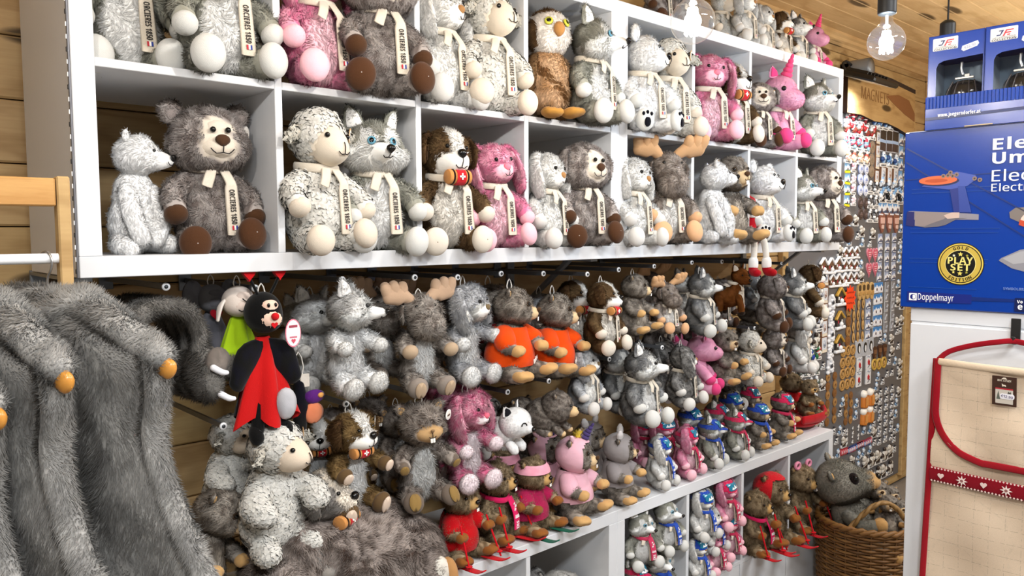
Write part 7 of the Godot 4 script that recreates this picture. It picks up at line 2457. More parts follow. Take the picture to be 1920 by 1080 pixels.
					star(b, [[Vector3(0.1, -0.16, 0.08), Vector3(0.12, 0.16, 0.05)]], Vector3(0.1, -0.16, 0.08), 8, 6, coat("2c2e36", "8a5a50"))
		"heart":
			plate(b, heart(0.86, 1.0), 0.06, C("e6a4b0"), 0.0, C("c8808c"))
			plate(b, heart(0.72, 0.84), 0.08, C("c95a72"), 0.06)
			for k in 3:
				bx(b, Vector3(0, 0.2 - k * 0.14, 0.085), Vector3(0.42 - k * 0.08, 0.05, 0.012), 0.004, C("f2ccd2"))
		"shield", "shield_dark":
			var c0 := "8a5848" if t == "shield" else "4a2e1e"
			plate(b, PackedVector2Array([Vector2(-0.36, 0.42), Vector2(-0.1, 0.5), Vector2(0.14, 0.48), Vector2(0.36, 0.4), Vector2(0.3, -0.1), Vector2(0.14, -0.46), Vector2(-0.04, -0.5), Vector2(-0.24, -0.2)]), 0.07, C(c0))
			plate(b, rrect(0.44, 0.3, 0.05, Vector2(0.03, 0.1)), 0.1, C("dcb4a8" if t == "shield" else "7a5236"), 0.07)
			plate(b, rrect(0.24, 0.2, 0.05, Vector2(0.05, -0.2)), 0.1, C("e0c0b4" if t == "shield" else "6a432a"), 0.07)
		"sandal":
			plate(b, oval(0.27, 0.5, 20), 0.1, C("caa468"))
			plate(b, rrect(0.3, 0.34, 0.1, Vector2(0, 0.2)), 0.12, C("4a3826"), 0.1)
			plate(b, rrect(0.34, 0.2, 0.06, Vector2(0, -0.12)), 0.14, C("b98f54"), 0.1)
		"oval_wood":
			plate(b, oval(0.27, 0.5, 20), 0.08, C("b98e54"), 0.0, C("6e4c2a"))
			plate(b, oval(0.22, 0.43, 20), 0.09, C("d2ac70"), 0.07)
			plate(b, P2([-0.12, -0.2, 0.12, -0.2, 0.04, 0.1, 0.0, 0.24, -0.05, 0.06]), 0.1, C("5e4024"), 0.08)
			bx(b, Vector3(0, -0.28, 0.09), Vector3(0.26, 0.04, 0.012), 0.003, C("5e4024"))
		"mug":
			lathe(b, [Vector2(0, -0.5), Vector2(0.27, -0.5), Vector2(0.28, -0.44), Vector2(0.25, 0.2), Vector2(0, 0.2)], 16, C("c9762a"), Vector3(0, 0, 0.0))
			for k in 5:
				bx(b, Vector3(-0.16 + k * 0.08, -0.15, 0.265), Vector3(0.03, 0.5, 0.02), 0.006, C("e0a258"))
			star(b, [[Vector3(0, 0.3, 0.02), Vector3(0.27, 0.2, 0.25)], [Vector3(-0.1, 0.24, 0.05), Vector3(0.18, 0.22, 0.22)]], Vector3(0, 0.28, 0.02), 14, 10, coat("efe8da", "faf6ee"), 0.03)
			sweep(b, [Vector3(0.24, 0.12, 0.06), Vector3(0.42, 0.1, 0.06), Vector3(0.46, -0.12, 0.06), Vector3(0.4, -0.32, 0.06), Vector3(0.24, -0.36, 0.06)], [Vector2(0.04, 0.04), Vector2(0.04, 0.04), Vector2(0.04, 0.04), Vector2(0.04, 0.04), Vector2(0.04, 0.04)], Vector3(0, 0, 1), 8, coat("c9b49a", "d8c8b4"), 3)
		"word_blue", "word_red":
			plate(b, rrect(2.3, 0.8, 0.2), 0.1, C("24407e" if t == "word_blue" else "a8303e"))
			for k in 4:
				plate(b, rrect(0.28, 0.5, 0.08, Vector2(-0.75 + k * 0.5, 0)), 0.2, C("7fa8d8" if t == "word_blue" else "e07c86"), 0.1)
				plate(b, rrect(0.1, 0.26, 0.04, Vector2(-0.75 + k * 0.5, 0.02)), 0.24, C("eef0f4"), 0.2)
		"snow":
			plate(b, rrect(0.7, 0.9, 0.2), 0.06, C("d8dade"))
			for k in 12:
				var p := Vector3(r.randf_range(-0.3, 0.3), -0.42 + k * 0.075, 0.06)
				star(b, [[p, Vector3(0.2, 0.12, 0.12)]], p, 9, 6, coat("e6e8ec", "fafafa"), 0.03)
			star(b, [[Vector3(0.05, 0.0, 0.16), Vector3(0.12, 0.14, 0.06)]], Vector3(0.05, 0, 0.16), 9, 6, coat("2c2c30", "4a4a50"))
	return b.mesh(vc_mat(0.45))

# ------------------------------------------------------------------ display hooks on the wall
# u and v are metres along the wall and above the floor, w how far the hook's tip is in front of the wall
func hooks():
	var H := [[0.157, 1.526, 0.41], [0.336, 1.514, 0.41], [0.541, 1.523, 0.41], [0.74, 1.520, 0.41], [0.873, 1.515, 0.41], [1.03, 1.518, 0.4], [1.19, 1.512, 0.4], [1.364, 1.504, 0.41], [1.52, 1.512, 0.4], [1.70, 1.517, 0.4], [1.897, 1.524, 0.41], [2.13, 1.52, 0.38], [2.36, 1.52, 0.38], [2.6, 1.5, 0.36],
		[0.544, 1.238, 0.41], [0.74, 1.235, 0.41], [0.90, 1.245, 0.4], [1.051, 1.192, 0.4], [1.201, 1.204, 0.41], [1.50, 1.23, 0.38], [1.747, 1.244, 0.4], [2.132, 1.301, 0.4], [2.40, 1.25, 0.36], [0.26, 1.235, 0.41]]
	var words_ := ["first hook from the left, holding the fur ear muffs", "hook holding the ladybird and lamb comforters", "hook holding the husky puppets", "hook between the two moose puppets", "hook holding the rabbit puppet", "hook above the orange-shirted marmots", "hook behind the further orange-shirted marmot", "hook holding the small Saint Bernards", "hook above the grey marmot", "hook above the small moose", "hook holding the small dark huskies", "hook holding the brown chamois", "hook under the dangling red boots", "last upper hook before the magnets",
		"lower hook holding the Saint Bernard puppets", "lower hook holding the marmot puppets", "lower hook holding the pink rabbit puppets", "lower hook holding the white fox", "lower hook holding the round bears", "lower hook in the second row behind the grey huskies", "lower hook beside the mottled rabbits", "lower hook above the small sheep", "last lower hook before the magnets", "lower hook holding the curly sheep puppets"]
	var first: Node3D = null
	for k in H.size():
		var q: Array = H[k]
		var o: Node3D
		if first == null:
			o = Node3D.new()
			var b := Bag.new()
			bx(b, Vector3(0, 0, -0.2), Vector3(0.005, 0.012, 0.4), 0.001, C("6c7076"))
			part("bar", b.mesh(vc_mat(0.35, 0.6)), o)
			b = Bag.new()
			bx(b, Vector3(0, 0, -0.403), Vector3(0.03, 0.05, 0.006), 0.001, C("6c7076"))
			part("wall_plate", b.mesh(vc_mat(0.35, 0.6)), o)
			b = Bag.new()
			lathe(b, [Vector2(0, 0.004), Vector2(0.0075, 0.004), Vector2(0.008, 0.0), Vector2(0, 0.0)], 16, C("e4e6e8"), Vector3.ZERO, Basis(Vector3(1, 0, 0), PI / 2))
			lathe(b, [Vector2(0, 0.006), Vector2(0.0035, 0.0055), Vector2(0.004, 0.004)], 10, C("2a2c30"), Vector3.ZERO, Basis(Vector3(1, 0, 0), PI / 2))
			part("end_cap", b.mesh(vc_mat(0.25)), o)
			first = o
		else:
			o = first.duplicate()
		o.name = numbered("display_hook")
		add_child(o)
		o.position = Vector3(q[0], q[1], WALL_Z + q[2])
		tag(o, "grey metal display " + words_[k], "hook", "display hooks on the wall")

# ------------------------------------------------------------------ odd toys
func comforter(called: String, label: String, at: Vector3, size: float, turn: float, head_hex: String, face_hex: String, cloth_hex: String, trim_hex: String) -> Node3D:
	var o := thing(called, label, "comforter", at, turn, "cloth comforters on the second hook")
	o.scale = Vector3.ONE * size
	# a hanging cloth gathered at the neck
	var b := Bag.new()
	var V := PackedVector3Array()
	var Kc := PackedColorArray()
	var nu := 40
	for j in 19:
		var t := j / 18.0
		for k in nu:
			var a := TAU * k / nu
			var fold := 1.0 + (0.10 + 0.22 * t) * sin(a * 5.0 + t * 1.5)
			var r := (0.05 + 0.17 * pow(t, 0.8)) * fold
			var y := 0.66 - 0.62 * t * (1.0 + 0.07 * sin(a * 4.0 + 1.0) * t)
			V.append(Vector3(sin(a) * r * 1.15, y, cos(a) * r * 0.55))
			Kc.append(C(cloth_hex) if cos(a * 1.0 + 0.3) > -0.25 or trim_hex == "" else C(trim_hex))
	grid(b, V, Kc, nu, 18)
	part("cloth", b.mesh(M.cloth), o)
	b = Bag.new()
	star(b, [[Vector3.ZERO, Vector3(0.16, 0.15, 0.14)], [Vector3(0, -0.05, 0.04), Vector3(0.13, 0.09, 0.13)]], Vector3.ZERO, 24, 18, coat(head_hex, head_hex))
	var h := part("head", b.mesh(M.plush), o, Vector3(0, 0.8, 0.02))
	b = Bag.new()
	star(b, [[Vector3(0, -0.045, 0.08), Vector3(0.115, 0.08, 0.095)], [Vector3(0, 0.05, 0.09), Vector3(0.085, 0.05, 0.055)]], Vector3(0, -0.01, 0.07), 20, 14, coat(face_hex, face_hex))
	part("face", b.mesh(M.plush), h)
	loop(o, 0.93)
	return o

func odd_toys():
	# lamb comforter
	var lamb := comforter("lamb_comforter", "pale lamb comforter with a lime green cloth hanging behind the ladybird", Vector3(0.312, 1.315, -0.075), 0.215, 0.1, "d9cbc0", "d3c2b6", "9ec21e", "")
	var lh: Node3D = lamb.get_node("head")
	var b := Bag.new()
	line_tube(b, [vv(-0.04, 0.03, 0.165), vv(0, 0.0, 0.176), vv(0.04, 0.03, 0.165)], 0.006, "1c1512")
	line_tube(b, [vv(0, 0.0, 0.176), vv(0, -0.06, 0.176), vv(-0.05, -0.09, 0.155), vv(-0.08, -0.06, 0.13)], 0.006, "1c1512")
	line_tube(b, [vv(0, -0.06, 0.176), vv(0.05, -0.09, 0.155), vv(0.08, -0.06, 0.13)], 0.006, "1c1512")
	part("mouth", b.mesh(vc_mat(0.8)), lh)
	b = Bag.new()
	sweep(b, [vv(0, 0, 0), vv(0.07, -0.08, 0.02), vv(0.1, -0.2, 0.03)], [Vector2(0.03, 0.015), Vector2(0.05, 0.02), Vector2(0.02, 0.015)], vv(0, 0.3, 1), 12, coat("e2d8cf", "e2d8cf"), 4)
	pair("ear", b, lh, vv(0.13, 0.03, 0), M.plush)
	b = Bag.new()
	plate(b, starp(0.085, 0.07, 9), 0.004, C("eceef0"))
	plate(b, oval(0.055, 0.065, 18), 0.008, C("2a62b4"), 0.004)
	for k in 2:
		plate(b, oval(0.01, 0.055, 12, vv2(-0.02 + k * 0.04, 0)), 0.011, C("dfe6f0"), 0.008)
	part("balloon_patch", b.mesh(vc_mat(0.8)), lamb, vv(0.07, 0.27, 0.15))
	# elephant behind
	var el := comforter("elephant_comforter", "grey elephant comforter with a red heart hanging at the back of the hook", Vector3(0.29, 1.33, -0.16), 0.2, 0.0, "77777c", "6c6c72", "66666c", "")
	b = Bag.new()
	star(b, [[vv(0.1, 0, 0), vv(0.14, 0.17, 0.03)]], vv(0.1, 0, 0), 18, 12, coat("6c6c72", "77777c"))
	pair("ear", b, el.get_node("head"), vv(0.1, 0.03, 0.0), M.plush)
	b = Bag.new()
	plate(b, heart(0.13, 0.13), 0.02, C("a81c28"))
	part("heart", b.mesh(M.plush), el, vv(0.0, 0.62, 0.12))
	# ladybird
	var lady := comforter("ladybird_comforter", "red and black ladybird comforter with heart antennae and a round pink tag", Vector3(0.345, 1.225, -0.03), 0.285, 0.05, "141214", "e6c4b0", "b8161c", "121013")
	lady.scale.x *= 0.85
	var dh: Node3D = lady.get_node("head")
	dh.position.y = 0.84
	b = Bag.new()
	for s in [-1.0, 1.0]:
		line_tube(b, [vv(0.05 * s, 0.12, 0.02), vv(0.1 * s, 0.2, 0.03), vv(0.13 * s, 0.25, 0.03)], 0.012, "141214")
	part("antennae", b.mesh(M.plush), dh)
	for s in [-1.0, 1.0]:
		b = Bag.new()
		plate(b, heart(0.11, 0.1), 0.02, C("c01820"), -0.02)
		part("antenna_heart", b.mesh(M.plush), dh, vv(0.14 * s, 0.28, 0.03))
	b = Bag.new()
	star(b, [[vv(0, -0.02, 0.18), vv(0.035, 0.028, 0.025)]], vv(0, -0.02, 0.18), 14, 10, coat("c01820", "c01820"))
	part("nose", b.mesh(M.plush), dh)
	b = Bag.new()
	plate(b, heart(0.06, 0.045, vv2(0.0, -0.085)), 0.17, C("c01820"), 0.12)
	part("mouth", b.mesh(M.plush), dh)
	for s in [-1.0, 1.0]:
		b = Bag.new()
		star(b, [[vv(0.032 * s, 0.06, 0.14), vv(0.014, 0.016, 0.012)]], vv(0.032 * s, 0.06, 0.14), 10, 8, coat("0a0808", "0a0808"))
		part("eye", b.mesh(M.eye), dh)
	b = Bag.new()
	sweep(b, [vv(0.0, 0.6, 0.0), vv(0.16, 0.5, 0.02), vv(0.27, 0.33, 0.04)], [Vector2(0.06, 0.035), Vector2(0.12, 0.05), Vector2(0.07, 0.04)], vv(0, 1, 0), 12, coat("121013", "17151a"), 4)
	pair("wing", b, lady, vv(0, 0, 0), M.plush)
	for q in [[-0.06, "121013"], [0.08, "121013"]]:
		b = Bag.new()
		sweep(b, [vv(q[0], 0.2, 0.02), vv(q[0] * 1.6, 0.0, 0.05), vv(q[0] * 2.0, -0.03, 0.06), vv(q[0] * 2.0, -0.07, 0.08)], [Vector2(0.06, 0.05), Vector2(0.055, 0.045), Vector2(0.06, 0.05), Vector2(0.06, 0.05)], vv(1, 0, 0), 12, coat(q[1], q[1]), 4)
		part("leg", b.mesh(M.plush), lady)
	b = Bag.new()
	star(b, [[vv(0.13, 0.16, 0.12), vv(0.1, 0.12, 0.05)]], vv(0.13, 0.16, 0.12), 14, 10, coat("a9a9ae", "b9b9be"))
	part("grey_belly_patch", b.mesh(M.plush), lady)
	b = Bag.new()
	plate(b, oval(0.075, 0.105, 22), 0.004, C("d77a8e"))
	plate(b, oval(0.067, 0.096, 22), 0.006, C("f0e6e8"), 0.004)
	bx(b, vv(0, 0.05, 0.007), vv(0.08, 0.018, 0.002), 0.0004, C("9a3a4c"))
	bx(b, vv(0, -0.03, 0.007), vv(0.07, 0.012, 0.002), 0.0004, C("c06a7a"))
	plate(b, heart(0.04, 0.035, vv2(0.0, -0.06)), 0.009, C("c8485e"), 0.006)
	part("round_tag", b.mesh(vc_mat(0.5)), lady, vv(0.2, 0.68, 0.14))
	# butterfly soft toy below
	var bf := thing("butterfly_toy", "dark soft toy with purple and orange wings hanging under the ladybird", "soft toy", Vector3(0.445, 1.19, -0.07))
	b = Bag.new()
	sweep(b, [vv(0, 0.0, 0), vv(0.003, 0.05, 0), vv(0, 0.1, 0)], [Vector2(0.014, 0.014), Vector2(0.018, 0.018), Vector2(0.012, 0.012)], vv(1, 0, 0), 12, coat("141216", "1a181c"), 4)
	part("body", b.mesh(M.plush), bf)
	b = Bag.new()
	star(b, [[vv(0.03, 0.072, 0.012), vv(0.028, 0.016, 0.008)]], vv(0.03, 0.072, 0.012), 16, 10, coat("51206a", "5c2878"))
	var wg := part("wing", b.mesh(M.plush), bf)
	b = Bag.new()
	star(b, [[vv(0.043, 0.075, 0.02), vv(0.008, 0.006, 0.003)]], vv(0.043, 0.075, 0.02), 12, 8, coat("e0a25c", "e0a25c"))
	part("wing_spot", b.mesh(M.plush), wg)
	b = Bag.new()
	star(b, [[vv(0.028, 0.035, 0.012), vv(0.026, 0.024, 0.008)]], vv(0.028, 0.035, 0.012), 16, 10, coat("d27c58", "dc8a64"))
	part("wing", b.mesh(M.plush), bf)
	b = Bag.new()
	bx(b, vv(0.012, 0.11, 0.005), vv(0.022, 0.03, 0.004), 0.001, C("d8d0c4"))
	part("dotted_tail", b.mesh(M.plush), bf)
	line_bag_loop(bf, 0.1)
	ear_muffs()
	elf()
	big_pile()
	sled()
	bag_and_blanket()

func vv2(x: float, y: float) -> Vector2:
	return Vector2(x, y)

func line_bag_loop(o: Node3D, y: float):
	var b := Bag.new()
	line_tube(b, [vv(0, y, 0), vv(0.012, y + 0.04, 0), vv(0, y + 0.075, 0), vv(-0.012, y + 0.04, 0), vv(0, y, 0)], 0.0015, "d8d4cc")
	part("hanging_loop", b.mesh(vc_mat(0.7)), o)

func ear_muffs():
	var P := coat("625f5b", "9a9690", 30.0)
	var first: Node3D = null
	var labels := ["grey fur elephant ear muffs with white tusks, front of the first hook", "dark grey fur ear muffs second on the first hook", "dark grey fur ear muffs third on the first hook, half behind the vests", "near-black fur ear muffs at the back of the first hook"]
	for k in 4:
		var o: Node3D
		if first == null:
			o = Node3D.new()
			var pts := []
			var rad := []
			for q in 13:
				var a := -0.25 + (PI + 0.5) * q / 12.0
				pts.append(vv(cos(a) * 0.068, 0.012 + sin(a) * 0.068, 0))
				rad.append(Vector2(0.016, 0.014))
			var b := Bag.new()
			sweep(b, pts, rad, vv(0, 0, 1), 12, P, 3)
			fur(b, 0, P, 220000.0, 0.009, 0.0014, 0.8, vv(0, -0.2, 0.2), 0.8)
			part("band", b.mesh(M.fur), o)
			for s in [-1.0, 1.0]:
				b = Bag.new()
				star(b, [[vv(0, 0, 0), vv(0.024, 0.046, 0.042)], [vv(0, -0.02, 0.012), vv(0.02, 0.034, 0.036)]], vv(0, 0, 0), 20, 16, P, 0.002)
				fur(b, 0, P, 220000.0, 0.01, 0.0014, 0.75, vv(0, -0.5, 0.2), 0.8)
				part("muff", b.mesh(M.fur), o, vv(0.07 * s, -0.04, 0.0))
			# the elephant's trunk, ear and tusks on the right muff
			b = Bag.new()
			sweep(b, [vv(0.085, -0.03, 0.015), vv(0.115, -0.04, 0.03), vv(0.15, -0.055, 0.04), vv(0.175, -0.072, 0.045)], [Vector2(0.02, 0.018), Vector2(0.02, 0.017), Vector2(0.018, 0.015), Vector2(0.012, 0.011)], vv(0, 1, 0), 12, P, 4)
			fur(b, 0, P, 220000.0, 0.007, 0.0013, 0.7, vv(0.6, -0.4, 0.2), 0.6)
			part("trunk", b.mesh(M.fur), o)
			b = Bag.new()
			star(b, [[vv(0.078, -0.022, 0.035), vv(0.026, 0.026, 0.01)]], vv(0.078, -0.022, 0.035), 14, 10, coat("6a625c", "8a8078", 30.0))
			part("ear_flap", b.mesh(M.plush), o)
			for q in [[0.062, -0.03], [0.075, -0.078]]:
				b = Bag.new()
				sweep(b, [vv(q[0], q[1], 0.045), vv(q[0] + 0.01, q[1] - 0.008, 0.053), vv(q[0] + 0.019, q[1] - 0.01, 0.055)], [Vector2(0.006, 0.006), Vector2(0.0055, 0.0055), Vector2(0.004, 0.004)], vv(0, 1, 0), 10, coat("e4e4e8", "e4e4e8"), 3)
				part("tusk", b.mesh(M.plush), o)
			first = o
		else:
			o = first.duplicate()
		o.name = numbered("ear_muffs")
		add_child(o)
		o.position = Vector3(0.152 - 0.004 * k, 1.396, -0.045 - 0.05 * k)
		o.scale = Vector3.ONE * 1.15
		o.rotation.y = 0.25
		tag(o, labels[k], "ear muffs", "fur ear muffs on the first hook")

func elf():
	var o := thing("elf_doll", "red-capped elf doll with long white legs dangling red boots over the shelf edge", "doll", Vector3(2.24, 1.588, -0.02), -0.35)
	var b := Bag.new()
	sweep(b, [vv(0, 0.0, 0), vv(0, 0.05, 0), vv(0, 0.105, 0)], [Vector2(0.034, 0.024), Vector2(0.026, 0.02), Vector2(0.015, 0.013)], vv(1, 0, 0), 14, coat("a3141f", "b01c28"), 4)
	part("dress", b.mesh(M.plush), o)
	b = Bag.new()
	star(b, [[vv(0, 0, 0), vv(0.021, 0.025, 0.02)]], vv(0, 0, 0), 18, 14, coat("d9a68c", "dcae96"))
	var h := part("head", b.mesh(M.plush), o, vv(0, 0.132, 0.002))
	b = Bag.new()
	for s in [-1.0, 1.0]:
		star(b, [[vv(0.008 * s, 0.004, 0.019), vv(0.0018, 0.002, 0.0015)]], vv(0.008 * s, 0.004, 0.019), 8, 6, coat("17100c", "17100c"))
	part("eyes", b.mesh(M.eye), h)
	b = Bag.new()
	star(b, [[vv(0, -0.003, 0.021), vv(0.003, 0.003, 0.003)]], vv(0, -0.003, 0.021), 10, 8, coat("c98a72", "c98a72"))
	part("nose", b.mesh(M.plush), h)
	b = Bag.new()
	sweep(b, [vv(0, 0.012, 0), vv(0, 0.024, 0), vv(-0.006, 0.038, 0)], [Vector2(0.023, 0.022), Vector2(0.017, 0.016), Vector2(0.005, 0.005)], vv(1, 0, 0), 14, coat("a3141f", "a3141f"), 4)
	part("cap", b.mesh(M.plush), h)
	b = Bag.new()
	sweep(b, [vv(-0.022, 0.102, 0), vv(0, 0.1, 0.016), vv(0.022, 0.102, 0), vv(0, 0.104, -0.015), vv(-0.022, 0.102, 0)], [Vector2(0.008, 0.006), Vector2(0.008, 0.006), Vector2(0.008, 0.006), Vector2(0.008, 0.006), Vector2(0.008, 0.006)], vv(0, 1, 0), 8, coat("e8e4de", "f2efe9"), 4)
	part("collar", b.mesh(M.plush), o)
	b = Bag.new()
	sweep(b, [vv(0.02, 0.09, 0.004), vv(0.034, 0.06, 0.012), vv(0.036, 0.03, 0.02)], [Vector2(0.008, 0.008), Vector2(0.008, 0.008), Vector2(0.007, 0.007)], vv(0, 0, 1), 10, coat("cf9f86", "d8ab92"), 4)
	pair("arm", b, o, vv(0, 0, 0), M.plush)
	for s in [-1.0, 1.0]:
		b = Bag.new()
		sweep(b, [vv(0.015 * s, 0.012, 0.01), vv(0.018 * s, 0.018, 0.03), vv(0.022 * s, 0.008, 0.048), vv(0.026 * s, -0.03, 0.056), vv(0.03 * s, -0.075, 0.057)], [Vector2(0.012, 0.012), Vector2(0.0125, 0.0125), Vector2(0.0125, 0.0125), Vector2(0.0115, 0.0115), Vector2(0.011, 0.011)], vv(1, 0, 0), 12, coat("dcd6cc", "e6e1d8"), 5)
		var l := part("leg", b.mesh(M.plush), o)
		b = Bag.new()
		sweep(b, [vv(0.03 * s, -0.066, 0.057), vv(0.03 * s, -0.082, 0.057)], [Vector2(0.0175, 0.0175), Vector2(0.018, 0.018)], vv(1, 0, 0), 12, coat("e8e6e2", "f4f2ee"), 2)
		part("boot_cuff", b.mesh(M.plush), l)
		b = Bag.new()
		sweep(b, [vv(0.03 * s, -0.084, 0.057), vv(0.032 * s, -0.103, 0.061), vv(0.036 * s, -0.108, 0.085)], [Vector2(0.016, 0.016), Vector2(0.017, 0.017), Vector2(0.016, 0.014)], vv(1, 0, 0), 12, coat("9c101c", "a91824"), 4)
		part("boot", b.mesh(M.plush), l)

# the heap at the lower left, lying on the first floor unit
func big_pile():
	var o := thing("large_plush_marmot", "huge mottled grey-brown plush marmot lying on its side at the lower left", "plush toy", Vector3(0.5, 0.772, -0.08))
	var P := coat("453a34", "cdbfb6", 26.0)
	var b := Bag.new()
	star(b, [[vv(0.02, 0.06, -0.02), vv(0.22, 0.15, 0.14)], [vv(0.12, 0.02, 0.02), vv(0.18, 0.12, 0.12)], [vv(-0.12, 0.0, 0.04), vv(0.14, 0.1, 0.1)]], vv(0.02, 0.05, 0), 48, 36, P, 0.012)
	fur(b, 0, P, 110000.0, 0.013, 0.0018, 0.6, vv(0.2, -0.6, 0.2), 0.9)
	part("body", b.mesh(M.fur), o, vv(0, 0.04, 0.03))
	b = Bag.new()
	sweep(b, [vv(0.1, 0.06, 0.06), vv(0.17, 0.05, 0.1), vv(0.215, 0.035, 0.12)], [Vector2(0.07, 0.07), Vector2(0.06, 0.06), Vector2(0.045, 0.045)], vv(0, 1, 0), 16, P, 4, 0.004)
	fur(b, 0, P, 110000.0, 0.012, 0.0018, 0.6, vv(0.2, -0.6, 0.2), 0.9)
	part("leg", b.mesh(M.fur), o)
	b = Bag.new()
	star(b, [[vv(0.225, 0.03, 0.135), vv(0.042, 0.055, 0.03)]], vv(0.225, 0.03, 0.135), 20, 16, coat("cfcabf", "ddd9cf", 20.0))
	part("foot", b.mesh(M.plush), o)
	b = Bag.new()
	star(b, [[vv(0.258, 0.025, 0.14), vv(0.022, 0.05, 0.03)]], vv(0.258, 0.025, 0.14), 16, 12, coat("a87a4c", "b58858", 20.0))
	part("heel", b.mesh(M.plush), o)
	# marmot head poking out behind the vests
	var m := put_toy("marmot+round_tag", Vector3(0.205, 0.865, -0.12), 0.25, 25.0, 10.0, "grey-brown plush marmot with a round wooden tag, peeking out beside the vests")
	m.rotation = Vector3(0.25, 0.6, -0.2)
	# large dog under the sheep puppets
	var s := put_toy("big_dog", Vector3(0.496, 0.832, -0.03), 0.28, 20.0, 10.0, "large grey and cream plush dog with a barrel sitting under the curly sheep puppets")
	s.rotation = Vector3(-0.1, 0.45, 0.05)

func sled():
	# red felt sledge with a marmot in it
	var o := thing("felt_sledge", "red felt sledge at the right end of the ledge, a marmot sitting in it", "sledge", Vector3(2.915, 0.772, -0.13), 0.1)
	var b := Bag.new()
	sweep(b, [vv(-0.13, 0.03, 0.0), vv(-0.06, 0.02, 0.0), vv(0.04, 0.022, 0.0), vv(0.12, 0.045, 0.0)], [Vector2(0.05, 0.02), Vector2(0.065, 0.022), Vector2(0.065, 0.022), Vector2(0.03, 0.016)], vv(0, 0, 1), 18, coat("a00f18", "ad1a22", 20.0), 6)
	part("hull", b.mesh(M.plush), o)
	for s in [-1.0, 1.0]:
		b = Bag.new()
		sweep(b, [vv(-0.15, 0.05, 0.05 * s), vv(-0.06, 0.045, 0.068 * s), vv(0.05, 0.045, 0.068 * s), vv(0.14, 0.07, 0.02 * s)], [Vector2(0.018, 0.01), Vector2(0.02, 0.01), Vector2(0.02, 0.01), Vector2(0.012, 0.008)], vv(0, 1, 0), 12, coat("a00f18", "ad1a22", 20.0), 5)
		part("side_wall", b.mesh(M.plush), o)
	put_toy("tan_marmot", Vector3(2.93, 0.808, -0.13), 0.17, -15.0, -15.0, "tan plush marmot with white teeth sitting in the red felt sledge")

func bag_and_blanket():
	var z := -0.12
	var o := thing("rolled_blanket", "rolled cream fleece blanket in the low cube at the bottom edge", "blanket", Vector3(1.31, 0.397, -0.12))
	var P := coat("cfcac2", "e6e2da", 30.0)
	var b := Bag.new()
	for k in 4:
		sweep(b, [vv(-0.1 + k * 0.012, 0.05 + k * 0.022, 0.05 - k * 0.02), vv(0.0, 0.07 + k * 0.02, 0.06 - k * 0.02), vv(0.1 - k * 0.012, 0.05 + k * 0.022, 0.05 - k * 0.02)], [Vector2(0.05, 0.045), Vector2(0.055, 0.05), Vector2(0.05, 0.045)], vv(0, 0, 1), 14, P, 4, 0.006)
	fur(b, 0, P, 90000.0, 0.008, 0.0016, 0.7, vv(0, 0, 0), 1.2)
	part("fleece_roll", b.mesh(M.fur), o)
	put_toy("grey_bunny", Vector3(1.20, 0.397, -0.14), 0.23, -10.0, 20.0, "dark grey plush rabbit lying in the low cube behind the rolled blanket")

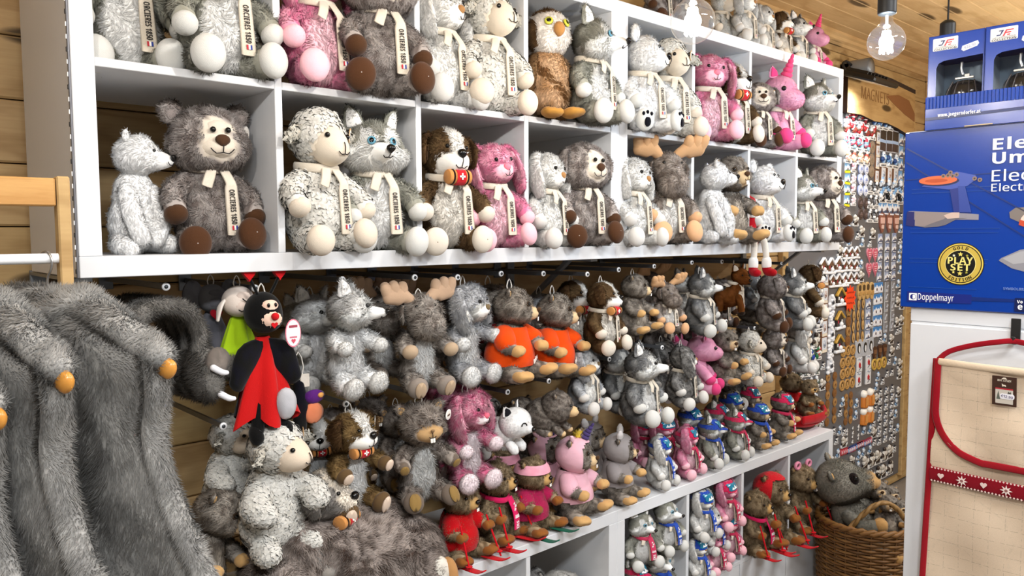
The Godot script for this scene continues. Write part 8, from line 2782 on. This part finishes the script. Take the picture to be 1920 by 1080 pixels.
# ------------------------------------------------------------------ wicker basket of marmots
func basket():
	var at := Vector3(2.826, 0.0, 0.19)
	var o := thing("wicker_basket", "brown wicker basket with two twisted handles, full of plush marmots", "basket", at)
	var R := 0.195
	var rows := 38
	var hgt := 0.445
	var stakes := 26
	var cols := ["6e4a22", "7c5528", "5c3d1c", "8a6232"]
	for j in rows:
		var y := 0.02 + hgt * j / rows
		var b := Bag.new()
		var pts := []
		var rad := []
		for k in stakes * 2 + 1:
			var a := TAU * k / (stakes * 2.0)
			var r := R * (0.9 + 0.1 * y / hgt) + 0.0045 * (1.0 if (k / 2 + j) % 2 == 0 else -1.0) * (1.0 if k % 2 else 0.3)
			pts.append(vv(sin(a) * r, y, cos(a) * r))
			rad.append(Vector2(0.0056, 0.0054))
		var cc: String = cols[j * 7 % 4]
		sweep(b, pts, rad, vv(0, 1, 0), 6, coat(cc, cols[(j + 1) % 4], 40.0), 1)
		part("weaver", b.mesh(vc_mat(0.55)), o)
	for k in stakes:
		var a := TAU * (k + 0.5) / stakes
		var b := Bag.new()
		sweep(b, [vv(sin(a) * R * 0.9, 0.0, cos(a) * R * 0.9), vv(sin(a) * R, hgt, cos(a) * R)], [Vector2(0.004, 0.004), Vector2(0.004, 0.004)], vv(1, 0, 0), 6, coat("6a4822", "6a4822"), 3)
		part("stake", b.mesh(vc_mat(0.55)), o)
	# braided rim
	for s in 2:
		var b := Bag.new()
		var pts := []
		var rad := []
		for k in 61:
			var a := TAU * k / 60.0
			var w := a * 16.0 + PI * s
			pts.append(vv(sin(a) * (R + 0.007 * cos(w)), hgt + 0.012 + 0.007 * sin(w), cos(a) * (R + 0.007 * cos(w))))
			rad.append(Vector2(0.009, 0.009))
		sweep(b, pts, rad, vv(0, 1, 0), 7, coat("7c5528", "8a6232", 40.0), 1)
		part("rim_strand", b.mesh(vc_mat(0.55)), o)
	# two handles, each of two twisted strands
	for q in [[0.12, 0.13, 0.45], [-0.13, 0.12, 0.3]]:
		for s in 2:
			var b := Bag.new()
			var pts := []
			var rad := []
			for k in 25:
				var t := k / 24.0
				var w := t * 22.0 + PI * s
				var x := lerpf(-0.115, 0.115, t)
				pts.append(vv(x + 0.005 * cos(w), hgt + 0.015 + 0.105 * sin(PI * t), q[0] * (1.0 + 0.2 * sin(PI * t)) + 0.006 * sin(w)))
				rad.append(Vector2(0.0075, 0.0075))
			sweep(b, pts, rad, vv(0, 0, 1), 7, coat("8a6a3c", "a07c4a", 40.0), 1)
			var h := part("handle_strand", b.mesh(vc_mat(0.55)), o)
			h.rotation.y = -0.75
	# its load
	var lean_from := at + Vector3(0.0, 0.31, 0.0)
	var lean_to := Vector3(2.741, 0.594, 0.090)
	var up := (lean_to - lean_from).normalized()
	var ahead := Vector3(0.25, -0.1, 0.9)
	ahead = (ahead - up * ahead.dot(up)).normalized()
	var big := put_toy("big_marmot", lean_to - up * 0.35, 0.46, 0.0, 14.0, "large plush marmot leaning over the basket's left rim")
	big.basis = Basis(up.cross(ahead), up, ahead).scaled(Vector3.ONE * 0.46)
	var tl := ["plush marmot with a red label in the basket, behind the back handle", "plush marmot facing front between the basket's handles", "pale plush marmot under the front handle of the basket", "small plush marmot at the basket's right rim", "small plush marmot low at the basket's front rim"]
	var spots := [[0.08, 0.41, -0.08, 0.2, -30.0], [0.07, 0.40, 0.02, 0.2, -45.0], [0.0, 0.39, 0.09, 0.18, -60.0], [0.13, 0.39, 0.05, 0.18, -35.0], [0.07, 0.37, 0.11, 0.17, -50.0]]
	for k in 5:
		var q: Array = spots[k]
		var m := put_toy("marmot", at + Vector3(q[0], q[1], q[2]), q[3], q[4], 0.0, tl[k])
		m.rotation.x = -0.25
